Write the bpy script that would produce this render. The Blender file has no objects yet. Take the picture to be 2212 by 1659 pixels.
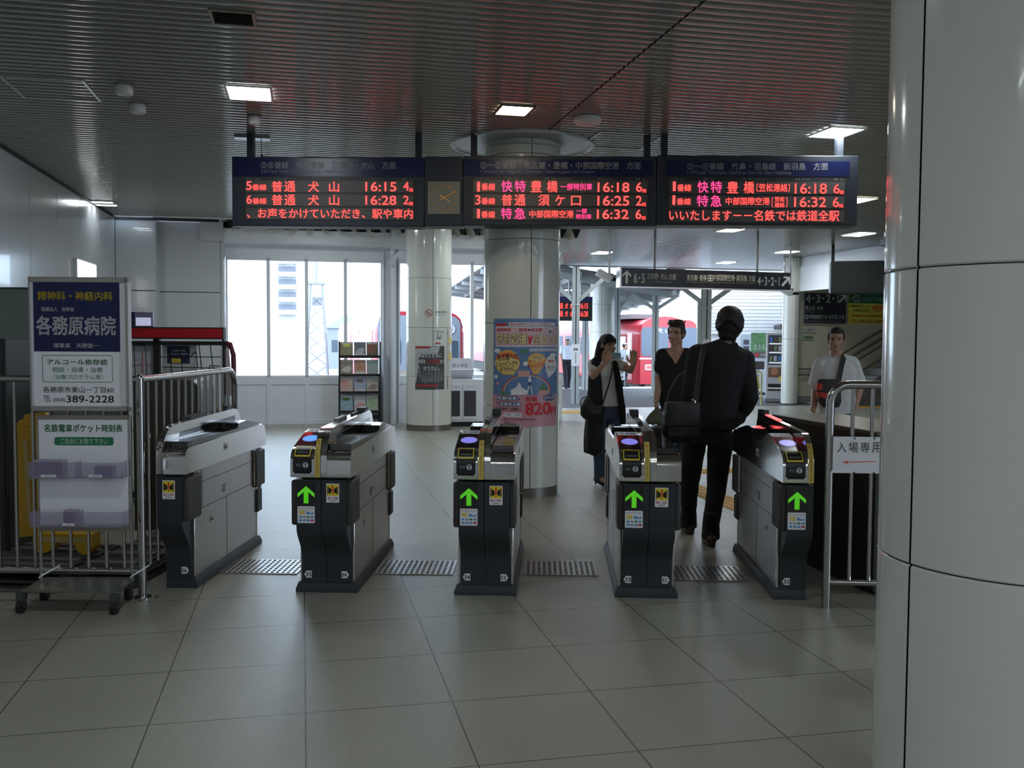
import bpy, math, random
from mathutils import Vector, Matrix
random.seed(7)
SC = bpy.context.scene
COL = SC.collection
R = math.radians
# ---------------------------------------------------------------- camera
FPX, EYE = 2060.0, 1.54
PITCH, ROLL = math.atan((829.5 - 725) / FPX), 0.006
F_ = Vector((0, math.cos(PITCH), -math.sin(PITCH)))
RX = Vector((1, 0, 0))
UP = Vector((0, math.sin(PITCH), math.cos(PITCH)))
CR = RX * math.cos(ROLL) + UP * math.sin(ROLL)
CU = -RX * math.sin(ROLL) + UP * math.cos(ROLL)
EYEP = Vector((0, 0, EYE))
cd = bpy.data.cameras.new('camera')
cd.sensor_width = 36.0
cd.lens = 36.0 * FPX / 2212.0
cd.clip_start, cd.clip_end = 0.05, 500
cam = bpy.data.objects.new('camera', cd)
m = Matrix((CR, CU, -F_)).transposed().to_4x4()
m.translation = EYEP
cam.matrix_world = m
COL.objects.link(cam)
SC.camera = cam
# ---------------------------------------------------------------- sky and exposure
W = bpy.data.worlds.new('sky')
SC.world = W
W.use_nodes = True
bg = W.node_tree.nodes['Background']
bg.inputs[0].default_value = (0.66, 0.80, 1.0, 1)
bg.inputs[1].default_value = 7.2
SC.view_settings.view_transform = 'Standard'
SC.view_settings.look = 'None'
SC.view_settings.gamma = 1
SC.view_settings.use_curve_mapping = False
SC.view_settings.exposure = 0.0
SC.cycles.use_denoising = True
SC.cycles.adaptive_threshold = 0.02
SC.cycles.max_bounces = 8
SC.cycles.diffuse_bounces = 5
SC.cycles.glossy_bounces = 4
SC.cycles.sample_clamp_indirect = 6.0
LAMP = 44.0          # strength of the white ceiling lamps
# ---------------------------------------------------------------- points
ANG = R(12.4)                    # the building is turned against the line of sight
UU = Vector((math.cos(ANG), math.sin(ANG), 0))
VV = Vector((-math.sin(ANG), math.cos(ANG), 0))
def ray(x, y):
    return CR * ((x - 1106) / FPX) - CU * ((y - 829.5) / FPX) + F_
def G(x, y, z=0.0):              # where a line of sight meets the level z
    d = ray(x, y); return EYEP + d * ((z - EYE) / d.z)
def D(x, y, Y):                  # where it meets the depth Y
    d = ray(x, y); return EYEP + d * (Y / d.y)
def V(u, v, z=0.0):              # building coordinates
    return UU * u + VV * v + Vector((0, 0, z))
def UVof(P):
    return (P.dot(UU), P.dot(VV))
CEIL = 3.38
# ---------------------------------------------------------------- materials
MATS = {}
def mat(name, col, rough=0.5, metal=0.0, emit=0.0, ecol=None, var=0.06, nscale=6.0, bump=0.0, bscale=60.0, spec=0.5, alpha=1.0, coat=0.0, trans=0.0, ior=1.45):
    if name in MATS: return MATS[name]
    M_ = bpy.data.materials.new(name); M_.use_nodes = True
    nt = M_.node_tree; b = nt.nodes['Principled BSDF']
    b.inputs['Roughness'].default_value = rough
    b.inputs['Metallic'].default_value = metal
    b.inputs['Specular IOR Level'].default_value = spec
    b.inputs['Coat Weight'].default_value = coat
    b.inputs['Alpha'].default_value = alpha
    b.inputs['Transmission Weight'].default_value = trans
    b.inputs['IOR'].default_value = ior
    tc = nt.nodes.new('ShaderNodeTexCoord')
    nz = nt.nodes.new('ShaderNodeTexNoise'); nz.inputs['Scale'].default_value = nscale; nz.inputs['Detail'].default_value = 4
    nt.links.new(tc.outputs['Object'], nz.inputs['Vector'])
    rp = nt.nodes.new('ShaderNodeMix'); rp.data_type = 'RGBA'
    c = Vector(col[:3])
    rp.inputs['A'].default_value = (*(c * (1 - var)), 1)
    rp.inputs['B'].default_value = (*[min(1, k) for k in c * (1 + var)], 1)
    nt.links.new(nz.outputs['Fac'], rp.inputs['Factor'])
    nt.links.new(rp.outputs['Result'], b.inputs['Base Color'])
    if emit:
        b.inputs['Emission Color'].default_value = (*(ecol or col)[:3], 1)
        b.inputs['Emission Strength'].default_value = emit
    if bump:
        bz = nt.nodes.new('ShaderNodeTexNoise'); bz.inputs['Scale'].default_value = bscale; bz.inputs['Detail'].default_value = 3
        nt.links.new(tc.outputs['Object'], bz.inputs['Vector'])
        bp = nt.nodes.new('ShaderNodeBump'); bp.inputs['Strength'].default_value = bump; bp.inputs['Distance'].default_value = 0.01
        nt.links.new(bz.outputs['Fac'], bp.inputs['Height']); nt.links.new(bp.outputs['Normal'], b.inputs['Normal'])
    MATS[name] = M_
    return M_
steel = mat('brushed steel', (0.66, 0.64, 0.62), 0.12, 1.0, bump=0.006, bscale=200)
steel_side = mat('satin steel sheet', (0.50, 0.48, 0.465), 0.30, 0.9, bump=0.03, bscale=90)
chrome = mat('polished tube steel', (0.46, 0.45, 0.44), 0.18, 1.0)
alu = mat('anodised aluminium', (0.42, 0.40, 0.37), 0.35, 0.7)
alu_white = mat('pale aluminium', (0.72, 0.71, 0.74), 0.3, 0.4)
dkgrey = mat('dark grey plastic', (0.032, 0.036, 0.042), 0.42, bump=0.05, bscale=160)
dkpad = mat('charcoal rubber pad', (0.045, 0.042, 0.040), 0.5)
black = mat('black plastic', (0.010, 0.010, 0.012), 0.35)
blackglass = mat('black glass', (0.012, 0.012, 0.014), 0.10, coat=0.5)
white = mat('white paint', (0.78, 0.79, 0.82), 0.4)
white_sheet = mat('white printed sheet', (0.80, 0.81, 0.84), 0.5, var=0.02)
navy = mat('navy print', (0.010, 0.014, 0.075), 0.35, var=0.02)
greenp = mat('green print', (0.015, 0.20, 0.08), 0.5, var=0.02)
yellowp = mat('yellow print', (0.72, 0.55, 0.05), 0.5, var=0.02)
blackp = mat('black print', (0.012, 0.012, 0.014), 0.5, var=0.02)
redp = mat('red print', (0.62, 0.03, 0.035), 0.5, var=0.02)
greyp = mat('grey print', (0.30, 0.31, 0.34), 0.5, var=0.02)
orangep = mat('orange print', (0.80, 0.25, 0.04), 0.5, var=0.02)
pinkp = mat('pink print', (0.75, 0.30, 0.36), 0.5, var=0.02)
skyp = mat('light blue print', (0.16, 0.32, 0.60), 0.5, var=0.04)
bluep = mat('blue print', (0.03, 0.10, 0.40), 0.5, var=0.02)
ledred = mat('red display segments', (0.3, 0.0, 0.0), 0.5, emit=2.3, ecol=(1.0, 0.068, 0.060), var=0)
ledpink = mat('magenta display segments', (0.3, 0.0, 0.0), 0.5, emit=1.9, ecol=(1.0, 0.05, 0.22), var=0)
colpanel = mat('cream enamel panel', (0.66, 0.68, 0.62), 0.13, coat=0.3, var=0.015, nscale=2)
joint = mat('dark sealant', (0.012, 0.012, 0.014), 0.6)
wallpanel = mat('pale grey enamel wall panel', (0.56, 0.58, 0.60), 0.18, coat=0.3, var=0.02, nscale=1.5)
steelwhite = mat('white painted steel', (0.82, 0.84, 0.88), 0.4)
# ---------------------------------------------------------------- objects
def props(o, label=None, cat=None, group=None, kind=None):
    if label: o['label'] = label
    if cat: o['category'] = cat
    if group: o['group'] = group
    if kind: o['kind'] = kind
    return o
def thing(name, label, cat, loc=(0, 0, 0), rotz=0.0, group=None, kind=None):
    o = bpy.data.objects.new(name, None); COL.objects.link(o)
    o.empty_display_size = 0.1
    o.location = loc; o.rotation_euler = (0, 0, rotz)
    return props(o, label, cat, group, kind)
TXT = {}
def glyphs(s, bold=0.0, res=3):
    k = (s, round(bold, 3))
    if k not in TXT:
        cu = bpy.data.curves.new('t', 'FONT'); cu.body = s; cu.size = 1; cu.resolution_u = res
        ob = bpy.data.objects.new('t', cu)
        me = ob.to_mesh()
        v0 = [v.co.copy() for v in me.vertices]; f0 = [tuple(p.vertices) for p in me.polygons]
        ob.to_mesh_clear(); bpy.data.objects.remove(ob); bpy.data.curves.remove(cu)
        b = bold * 0.75; vs, fs = [], []
        sh = [(0, 0)] if b <= 0.001 else [(-b, -b), (b, -b), (-b, b), (b, b)] if b < 0.03 else [(b*math.cos(R(45*i)), b*math.sin(R(45*i))) for i in range(8)]
        for dx, dy in sh:
            n = len(vs); vs += [Vector((v.x + dx, v.y + dy, 0)) for v in v0]; fs += [tuple(i + n for i in f) for f in f0]
        x0 = min(v.x for v in vs); x1 = max(v.x for v in vs); y0 = min(v.y for v in vs); y1 = max(v.y for v in vs)
        TXT[k] = (vs, fs, x0, x1, y0, y1)
    return TXT[k]
class MB:
    """collects shapes into one mesh"""
    def __init__(s): s.v, s.f, s.mi, s.cur, s.sm, s.T = [], [], [], 0, [], None
    def add(s, vs, fs, smooth=False):
        n = len(s.v)
        for p in vs:
            p = Vector(p)
            s.v.append(s.T @ p if s.T else p)
        for f in fs:
            s.f.append(tuple(i + n for i in f)); s.mi.append(s.cur); s.sm.append(smooth)
        return s
    def m(s, i): s.cur = i; return s
    def box(s, a, b):
        x0, y0, z0 = a; x1, y1, z1 = b
        if x0 > x1: x0, x1 = x1, x0
        if y0 > y1: y0, y1 = y1, y0
        if z0 > z1: z0, z1 = z1, z0
        return s.add([(x0,y0,z0),(x1,y0,z0),(x1,y1,z0),(x0,y1,z0),(x0,y0,z1),(x1,y0,z1),(x1,y1,z1),(x0,y1,z1)],
                     [(0,3,2,1),(4,5,6,7),(0,1,5,4),(1,2,6,5),(2,3,7,6),(3,0,4,7)])
    def bar(s, p, q, w, h, up=(0, 0, 1)):
        p, q = Vector(p), Vector(q); d = (q - p).normalized(); upv = Vector(up)
        x = d.cross(upv)
        if x.length < 1e-4: x = d.cross(Vector((0, 1, 0)))
        x.normalize(); y = x.cross(d).normalized(); x = x * w / 2; y = y * h / 2
        vs = [p - x - y, p + x - y, p + x + y, p - x + y, q - x - y, q + x - y, q + x + y, q - x + y]
        return s.add(vs, [(0,1,2,3),(7,6,5,4),(0,4,5,1),(1,5,6,2),(2,6,7,3),(3,7,4,0)])
    def quad(s, *p): return s.add(p, [tuple(range(len(p)))])
    def rings(s, rings, cap=True, smooth=True, closed=True):
        n = len(rings[0]); vs = [p for r in rings for p in r]; fs = []
        for i in range(len(rings) - 1):
            for j in range(n if closed else n - 1):
                k = (j + 1) % n
                fs.append((i*n + j, i*n + k, (i+1)*n + k, (i+1)*n + j))
        s.add(vs, fs, smooth)
        if cap and closed:
            s.add(rings[0], [tuple(range(n - 1, -1, -1))]); s.add(rings[-1], [tuple(range(n))])
        return s
    def tube(s, pts, r, n=12, cap=True, smooth=True):
        pts = [Vector(p) for p in pts]; rs = r if isinstance(r, (list, tuple)) else [r] * len(pts)
        out = []; px = None
        for i, p in enumerate(pts):
            d = (pts[min(i + 1, len(pts) - 1)] - pts[max(i - 1, 0)]).normalized()
            if px is None:
                px = d.cross(Vector((0, 0, 1)))
                if px.length < 1e-3: px = Vector((1, 0, 0))
            px = (px - d * px.dot(d)).normalized(); py = d.cross(px)
            out.append([p + (px * math.cos(2*math.pi*k/n) + py * math.sin(2*math.pi*k/n)) * rs[i] for k in range(n)])
        return s.rings(out, cap, smooth)
    def lathe(s, prof, n=48, c=(0, 0), a0=0.0, a1=2*math.pi, smooth=True):
        full = abs(a1 - a0 - 2*math.pi) < 1e-6; k = n if full else n + 1; vs, fs = [], []
        for r, z in prof:
            for i in range(k):
                a = a0 + (a1 - a0) * i / n
                vs.append((c[0] + r*math.cos(a), c[1] + r*math.sin(a), z))
        for i in range(len(prof) - 1):
            for j in range(n):
                q = (j + 1) % k
                fs.append((i*k + j, i*k + q, (i+1)*k + q, (i+1)*k + j))
        return s.add(vs, fs, smooth)
    def prism(s, prof, x0, x1, axis='x', smooth=False):
        """extrude a 2-d outline; axis x: outline in (y, z); axis y: outline in (x, z); axis z: outline in (x, y)"""
        def P(a, b, t): return (t, a, b) if axis == 'x' else (a, t, b) if axis == 'y' else (a, b, t)
        n = len(prof); vs = [P(a, b, x0) for a, b in prof] + [P(a, b, x1) for a, b in prof]
        s.add(vs, [(i, (i+1) % n, n + (i+1) % n, n + i) for i in range(n)], smooth)
        s.add(vs[:n], [tuple(range(n - 1, -1, -1))]); s.add(vs[n:], [tuple(range(n))])
        return s
    def ball(s, c, r, n=16, h=10):
        r = (r, r, r) if not isinstance(r, (tuple, list)) else r
        rr = []
        for i in range(h + 1):
            t = math.pi * i / h; e = max(math.sin(t), 1e-3)
            rr.append([(c[0] + r[0]*e*math.cos(2*math.pi*k/n), c[1] + r[1]*e*math.sin(2*math.pi*k/n), c[2] - r[2]*math.cos(t)) for k in range(n)])
        return s.rings(rr)
    def rrect(s, x0, x1, z0, z1, y, rad=0.01, n=5, t=0.0):
        """rounded rectangle in the x-z plane at y, with thickness t towards +y"""
        p = []
        for cx, cz, a in ((x1-rad, z1-rad, 0), (x0+rad, z1-rad, 90), (x0+rad, z0+rad, 180), (x1-rad, z0+rad, 270)):
            for k in range(n + 1):
                b = R(a + 90*k/n); p.append((cx + rad*math.cos(b), cz + rad*math.sin(b)))
        if t: return s.prism(p, y, y + t, 'y')
        return s.add([(a, y, b) for a, b in p], [tuple(range(len(p)))])
    def rframe(s, x0, x1, z0, z1, y, w, rad=0.01, n=5):
        def loop(i):
            p = []; q = max(rad - i, 0.0005)
            for cx, cz, a in ((x1-rad, z1-rad, 0), (x0+rad, z1-rad, 90), (x0+rad, z0+rad, 180), (x1-rad, z0+rad, 270)):
                for k in range(n + 1):
                    b = R(a + 90*k/n); p.append((cx + q*math.cos(b), y, cz + q*math.sin(b)))
            return p
        return s.rings([loop(0), loop(w)], cap=False, smooth=False)
    def text(s, t, x0, x1, z0, z1, y, bold=0.0, keep=False):
        """lettering stretched to the given box in the x-z plane"""
        vs, fs, a0, a1, b0, b1 = glyphs(t, bold)
        sx = (x1 - x0) / max(a1 - a0, 1e-6); sz = (z1 - z0) / max(b1 - b0, 1e-6)
        ox = x0
        if keep:
            k = min(sx, sz); ox = (x0 + x1)/2 - k*(a1 - a0)/2; z0 = (z0 + z1)/2 - k*(b1 - b0)/2; sx = sz = k
        return s.add([(ox + (v.x - a0)*sx, y, z0 + (v.y - b0)*sz) for v in vs], fs)
    def build(s, name, mats, parent=None, loc=(0, 0, 0), rotz=0.0, bevel=0.0, sharp=34, seg=2):
        me = bpy.data.meshes.new(name)
        me.from_pydata([tuple(p) for p in s.v], [], s.f)
        for mm in (mats if isinstance(mats, (list, tuple)) else [mats]): me.materials.append(mm)
        me.polygons.foreach_set('material_index', s.mi)
        me.polygons.foreach_set('use_smooth', [True]*len(s.f))
        me.update(); me.set_sharp_from_angle(angle=R(sharp))
        o = bpy.data.objects.new(name, me); COL.objects.link(o)
        if parent: o.parent = parent
        o.location = loc; o.rotation_euler = (0, 0, rotz)
        if bevel:
            bm_ = o.modifiers.new('bevel', 'BEVEL'); bm_.width = bevel; bm_.segments = seg; bm_.limit_method = 'ANGLE'; bm_.angle_limit = R(40)
        return o
def struct(name, mb, mats, **k):
    return props(mb.build(name, mats, **k), kind='structure')
def copy_tree(o, parent=None):
    c = o.copy(); COL.objects.link(c)
    if parent: c.parent = parent
    for ch in list(o.children): copy_tree(ch, c)
    return c
def arc(cx, cy, r, a0, a1, n=8, ry=None):
    return [(cx + r*math.cos(R(a0 + (a1-a0)*i/n)), cy + (ry or r)*math.sin(R(a0 + (a1-a0)*i/n))) for i in range(n + 1)]
# ================================================================ the hall
def nodes_of(M_): return M_.node_tree.nodes, M_.node_tree.links, M_.node_tree.nodes['Principled BSDF']
def joint_mask(M_, sock, period, off, width):
    n, l, _ = nodes_of(M_)
    def mth(op, a, b=None):
        k = n.new('ShaderNodeMath'); k.operation = op
        for i, x in enumerate((a, b)):
            if x is None: continue
            if isinstance(x, (int, float)): k.inputs[i].default_value = x
            else: l.new(x, k.inputs[i])
        return k.outputs[0]
    t = mth('DIVIDE', mth('SUBTRACT', sock, off), period)
    t = mth('ABSOLUTE', mth('SUBTRACT', mth('FRACT', mth('ADD', t, 0.5)), 0.5))
    return mth('LESS_THAN', t, width / period / 2)
def tiled(name, col, jcol, pu, ou, pv, ov, w, rough, bump=0.25, bscale=220, var=0.10):
    M_ = mat(name, col, rough, var=var, nscale=1.1, bump=bump, bscale=bscale)
    n, l, b = nodes_of(M_)
    tc = n.new('ShaderNodeTexCoord'); sp = n.new('ShaderNodeSeparateXYZ'); l.new(tc.outputs['Object'], sp.inputs[0])
    a = joint_mask(M_, sp.outputs['X'], pu, ou, w); c = joint_mask(M_, sp.outputs['Y'], pv, ov, w)
    mx = n.new('ShaderNodeMath'); mx.operation = 'MAXIMUM'; l.new(a, mx.inputs[0]); l.new(c, mx.inputs[1])
    src = b.inputs['Base Color'].links[0].from_socket
    # fine speckle of the stone
    sn = n.new('ShaderNodeTexNoise'); sn.inputs['Scale'].default_value = 170; sn.inputs['Detail'].default_value = 2
    l.new(tc.outputs['Object'], sn.inputs['Vector'])
    mr = n.new('ShaderNodeMapRange'); mr.inputs[1].default_value = 0.3; mr.inputs[2].default_value = 0.7; mr.inputs[3].default_value = 0.82; mr.inputs[4].default_value = 1.15
    l.new(sn.outputs['Fac'], mr.inputs[0])
    ml = n.new('ShaderNodeMix'); ml.data_type = 'RGBA'; ml.blend_type = 'MULTIPLY'; ml.inputs['Factor'].default_value = 1
    l.new(src, ml.inputs['A']); l.new(mr.outputs[0], ml.inputs['B'])
    mi = n.new('ShaderNodeMix'); mi.data_type = 'RGBA'; mi.inputs['B'].default_value = (*jcol, 1)
    l.new(mx.outputs[0], mi.inputs['Factor']); l.new(ml.outputs['Result'], mi.inputs['A'])
    l.new(mi.outputs['Result'], b.inputs['Base Color'])
    return M_
floor_m = tiled('beige grey floor tile', (0.325, 0.325, 0.268), (0.09, 0.088, 0.075), 0.604, 0.005, 0.611, 3.901, 0.0065, 0.27)
struct('floor', MB().box((-2.95, -9, -0.25), (16.5, 19.6, 0)), floor_m, rotz=ANG)
asphalt = mat('dark platform asphalt', (0.07, 0.07, 0.075), 0.8, var=0.15, nscale=20, bump=0.3, bscale=120)
concrete = mat('pale platform concrete', (0.45, 0.45, 0.44), 0.7, var=0.1)
pf = [(19.62, -1.3), (19.62, -0.01), (31.0, -0.19), (31.0, -1.3)]
struct('ground_platform', MB().prism(pf, 4.05, 24).m(1).add([(4.05, 29.6, -.163), (24, 29.6, -.163), (24, 31.0, -.184), (4.05, 31.0, -.184)], [(0, 1, 2, 3)]), [asphalt, concrete], rotz=ANG)
gravel = mat('track gravel', (0.30, 0.28, 0.26), 0.9, var=0.25, nscale=30, bump=0.5, bscale=40)
struct('ground_track', MB().box((-80, -60, -1.5), (90, 160, -1.32)), gravel, rotz=ANG)
tact = mat('yellow tactile paving', (0.62, 0.36, 0.08), 0.6, bump=0.1)
def tactile(u0, u1, v0, v1, label, along):
    mb = MB().box((u0, v0, 0.0), (u1, v1, 0.004))
    if along == 'v':
        k = 0
        for i in range(4):
            x = u0 + (u1-u0)*(i + 0.5)/4
            mb.box((x - 0.018, v0 + 0.02, 0.004), (x + 0.018, v1 - 0.02, 0.009))
    else:
        for i in range(4):
            x = v0 + (v1-v0)*(i + 0.5)/4
            mb.box((u0 + 0.02, x - 0.018, 0.004), (u1 - 0.02, x + 0.018, 0.009))
    return props(mb.build('tactile_strip', tact, rotz=ANG), label, 'tactile paving')
a_ = UVof(G(1588, 1090)); b_ = UVof(G(1505, 1055)); c_ = UVof(G(1525, 1018))
tactile(a_[0] - 0.15, a_[0] + 0.15, a_[1] - 1.9, c_[1] - 0.2, 'ribbed yellow guide strip running straight through the last gate passage', 'v')
tactile(a_[0] - 0.5, a_[0] + 4.5, c_[1] - 0.15, c_[1] + 0.15, 'ribbed yellow guide strip crossing the floor behind the black suited person', 'u')
e_ = UVof(G(1245, 890)); tactile(e_[0] - 1.2, e_[0] + 0.4, e_[1] - 0.35, e_[1] + 0.25, 'orange yellow guide strip beside the foot of the round column with the big poster', 'u')
e_ = UVof(G(1760, 876)); tactile(e_[0] - 0.1, e_[0] + 3.2, e_[1] - 0.9, e_[1] - 0.45, 'yellow guide strip on the floor at the foot of the stairs', 'u')
# ---- ribbed ceiling
ceil_m = mat('grey ribbed ceiling strip', (0.22, 0.225, 0.20), 0.13, 0.0, var=0.04, nscale=1.0, spec=0.8)
mb = MB(); pr = []
v = -9.0
while v < 24.1:
    pr += [(v, CEIL + 0.009), (v + 0.010, CEIL + 0.009)] + [(v + 0.014 + 0.078*k/6, CEIL + 0.0050*(2*k/6 - 1)**2) for k in range(7)] + [(v + 0.096, CEIL + 0.009)]
    v += 0.1
n = len(pr)
def ceil_part(u0, u1, v0, v1):
    p = [q for q in pr if v0 <= q[0] <= v1]; k = len(p)
    mb.add([(u0, a, b) for a, b in p] + [(u1, a, b) for a, b in p], [(i, i + k, i + k + 1, i + 1) for i in range(k - 1)])
ceil_part(-2.9, 2.157, -9, 15.95); ceil_part(2.173, 4.1, -9, 15.95); ceil_part(4.1, 16.5, -9, 24.1)
mb.m(1).box((2.157, -9, CEIL + 0.008), (2.173, 15.95, CEIL + 0.02))
mb.m(2).box((-2.9, -9, CEIL + 0.03), (16.5, 15.95, CEIL + 0.25)).box((4.1, 15.95, CEIL + 0.03), (16.5, 24.1, CEIL + 0.25))
mb.m(3).box((-2.9, 15.93, CEIL - 0.012), (4.1, 15.99, CEIL + 0.2)).box((4.1, 24.08, CEIL - 0.03), (16.5, 24.16, CEIL + 0.2)).box((4.06, 15.95, CEIL - 0.012), (4.12, 24.1, CEIL + 0.2))
struct('ceiling', mb, [ceil_m, joint, wallpanel, steelwhite], rotz=ANG)
# ---- wall on one side, glossy enamel panels with dark joints
def panel_wall(name, axis, c, t, a0, a1, z0, z1, va, vz, face):
    """axis 'u': wall plane at u=c running along v; 'v': wall plane at v=c running along u. va, vz: joint places"""
    mb = MB(); xs = [a0] + sorted(q for q in va if a0 < q < a1) + [a1]; zs = [z0] + sorted(q for q in vz if z0 < q < z1) + [z1]
    g = 0.006
    for i in range(len(xs) - 1):
        for j in range(len(zs) - 1):
            p0, p1, q0, q1 = xs[i] + g, xs[i+1] - g, zs[j] + g, zs[j+1] - g
            if axis == 'u': mb.box((c, p0, q0), (c + face*t, p1, q1))
            else: mb.box((p0, c, q0), (p1, c + face*t, q1))
    mb.m(1)
    if axis == 'u': mb.box((c + face*0.012, a0, z0), (c + face*(t + 0.03), a1, z1))
    else: mb.box((a0, c + face*0.012, z0), (a1, c + face*(t + 0.03), z1))
    return struct(name, mb, [wallpanel, joint], rotz=ANG, bevel=0.003, seg=1)
LW = -2.88
panel_wall('wall_left', 'u', LW, 0.05, -9, 16.35, 0, CEIL, [16.1 - 1.2*k for k in range(1, 22)], [1.92 + 0.02, 0.66], -1)
panel_wall('wall_back', 'v', 16.12, 0.05, LW, -2.28, 0, CEIL, [], [2.22, 0.9], 1)
panel_wall('wall_recess', 'v', 16.47, 0.05, -2.28, -1.30, 0, CEIL - 0.03, [], [2.22, 0.9], 1)
struct('wall_return', MB().box((-2.285, 16.12, 0), (-2.27, 16.5, CEIL)).box((-1.32, 16.47, 0), (-1.26, 17.1, CEIL + 0.1)).box((-1.62, 16.40, CEIL - 0.32), (-1.26, 16.9, CEIL - 0.01)), wallpanel, rotz=ANG)
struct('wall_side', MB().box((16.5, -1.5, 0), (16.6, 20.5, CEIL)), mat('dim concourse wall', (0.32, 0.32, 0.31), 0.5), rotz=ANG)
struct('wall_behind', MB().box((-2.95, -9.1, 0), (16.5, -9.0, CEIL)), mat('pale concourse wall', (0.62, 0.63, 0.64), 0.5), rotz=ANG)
struct('trim_1', MB().box((LW - 0.03, 16.10, CEIL - 0.045), (-1.3, 16.14, CEIL)).box((LW - 0.01, -9, CEIL - 0.03), (LW + 0.015, 16.1, CEIL)), joint, rotz=ANG)
# ---- glazed wall to the tracks
glass = bpy.data.materials.new('window glass'); glass.use_nodes = True
nt = glass.node_tree; nt.nodes.clear()
o_ = nt.nodes.new('ShaderNodeOutputMaterial'); tr = nt.nodes.new('ShaderNodeBsdfTransparent'); gl = nt.nodes.new('ShaderNodeBsdfGlossy'); mxs = nt.nodes.new('ShaderNodeMixShader'); fr = nt.nodes.new('ShaderNodeFresnel')
tr.inputs[0].default_value = (0.93, 0.96, 0.97, 1); gl.inputs['Roughness'].default_value = 0.02; fr.inputs[0].default_value = 1.3
nt.links.new(fr.outputs[0], mxs.inputs[0]); nt.links.new(tr.outputs[0], mxs.inputs[1]); nt.links.new(gl.outputs[0], mxs.inputs[2]); nt.links.new(mxs.outputs[0], o_.inputs[0])
WV = 16.75
def at_v(px, py, v):                # point of the plane v = const
    d = ray(px, py); t = (v - EYEP.dot(VV)) / d.dot(VV); return EYEP + d * t
def uz(px, py, v=WV):
    P = at_v(px, py, v); return P.dot(UU), P.z
U0 = -1.26; U1 = uz(1215, 800)[0]
sill = uz(600, 815)[1]; head = uz(660, 558)[1]
posts = [uz(p, 700)[0] for p in (495, 580, 662.5, 746.5, 826)]
post2 = [uz(p, 700)[0] for p in (861, 918, 978+42, 1060, 1130, 1200)]
mb = MB().box((U0, WV, 0), (U1, WV + 0.10, sill - 0.12)).box((U0, WV - 0.02, sill - 0.12), (U1, WV + 0.12, sill))
mb.box((U0, WV, head), (U1, WV + 0.1, 3.08)).box((U0, WV - 0.30, 3.04), (U1, WV + 0.02, 3.07)).box((U0, WV - 0.30, 3.07), (U1, WV - 0.27, 3.26)).box((U0, WV - 0.34, 3.26), (U1, WV - 0.2, 3.275)).box((U0, WV - 0.34, 3.05), (U1, WV - 0.2, 3.065))
mb.box((U0, WV - 0.012, 0), (U1, WV, 0.07))
for p in posts[1:-1] + post2[1:]:
    mb.box((p - 0.035, WV - 0.025, 0), (p + 0.035, WV, sill))
struct('wall_window', mb, steelwhite, rotz=ANG)
deck_m = mat('cream roof deck', (0.55, 0.53, 0.44), 0.6)
mb = MB(); u = U0; zz = CEIL - 0.065; p = []
while u < U1:
    p += [(u, zz + 0.09), (u + 0.06, zz + 0.09), (u + 0.13, zz - 0.08), (u + 0.17, zz - 0.08), (u + 0.24, zz + 0.09)]; u += 0.25
k = len(p); y0, y1 = 16.0, 19.0
mb.add([(a, y0, b) for a, b in p] + [(a, y1, b) for a, b in p], [(i, i + 1, i + k + 1, i + k) for i in range(k - 1)])
mb.add([(a, y0, b + 0.004) for a, b in p] + [(a, y1, b + 0.004) for a, b in p], [(i, i + k, i + k + 1, i + 1) for i in range(k - 1)])
mb.m(1)
for i in range(0, len(p), 5):
    q_ = p[i:i+5]; a0 = q_[0][0] + .045
    mb.add([(q_[1][0] - .0, 16.02, zz + .09), (q_[2][0], 16.02, zz - .083), (q_[3][0], 16.02, zz - .083), (q_[4][0], 16.02, zz + .09)], [(0, 1, 2, 3)])
mb.box((U0 - 1.2, 15.9, CEIL + 0.12), (U1 + .3, 19.0, CEIL + 0.30)).box((U0, 16.7, zz - 0.06), (U1, 16.8, zz + 0.11))
struct('ceiling_deck', mb, [deck_m, joint], rotz=ANG)
allp = [posts[0] - 0.05] + posts[1:] + [post2[0]] + post2[1:]
wi = 0
for i in range(len(allp) - 1):
    if i == 4: continue                      # the white post stands there
    wi += 1
    a, b = allp[i], allp[i + 1]; w = 0.055
    fr_ = MB().box((a, WV, sill), (a + w/2, WV + 0.09, head)).box((b - w/2, WV, sill), (b, WV + 0.09, head)).box((a, WV, head - 0.05), (b, WV + 0.09, head)).box((a, WV, sill), (b, WV + 0.09, sill + 0.03))
    fo = struct('window_%d' % wi, fr_, steelwhite, rotz=ANG)
    MB().box((a + w/2, WV + 0.04, sill + 0.03), (b - w/2, WV + 0.048, head - 0.05)).build('pane', glass, parent=fo)
# white steel post with its bracket at the window wall
c = (allp[4] + allp[5]) / 2; hw = (allp[5] - allp[4]) / 2
t = thing('steel_post', 'white painted steel post between two windows beside the leaflet rack', 'post', V(c, WV - 0.08), ANG)
MB().box((-hw, -0.06, 0), (-hw + 0.012, 0.10, 2.99)).box((hw - 0.012, -0.06, 0), (hw, 0.10, 2.99)).box((-hw, 0.01, 0), (hw, 0.025, 2.99)).m(0).build('shaft', steelwhite, t)
MB().tube([(0.03, -0.08, 0), (0.03, -0.08, 3.0)], 0.055, 16).build('drain_pipe', steelwhite, t)
MB().box((-0.02, -0.36, 3.0), (0.36, 0.0, 3.34)).bar((-0.05, -0.2, 2.74), (0.2, -0.2, 3.02), 0.08, 0.08).build('bracket', steelwhite, t)
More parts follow.
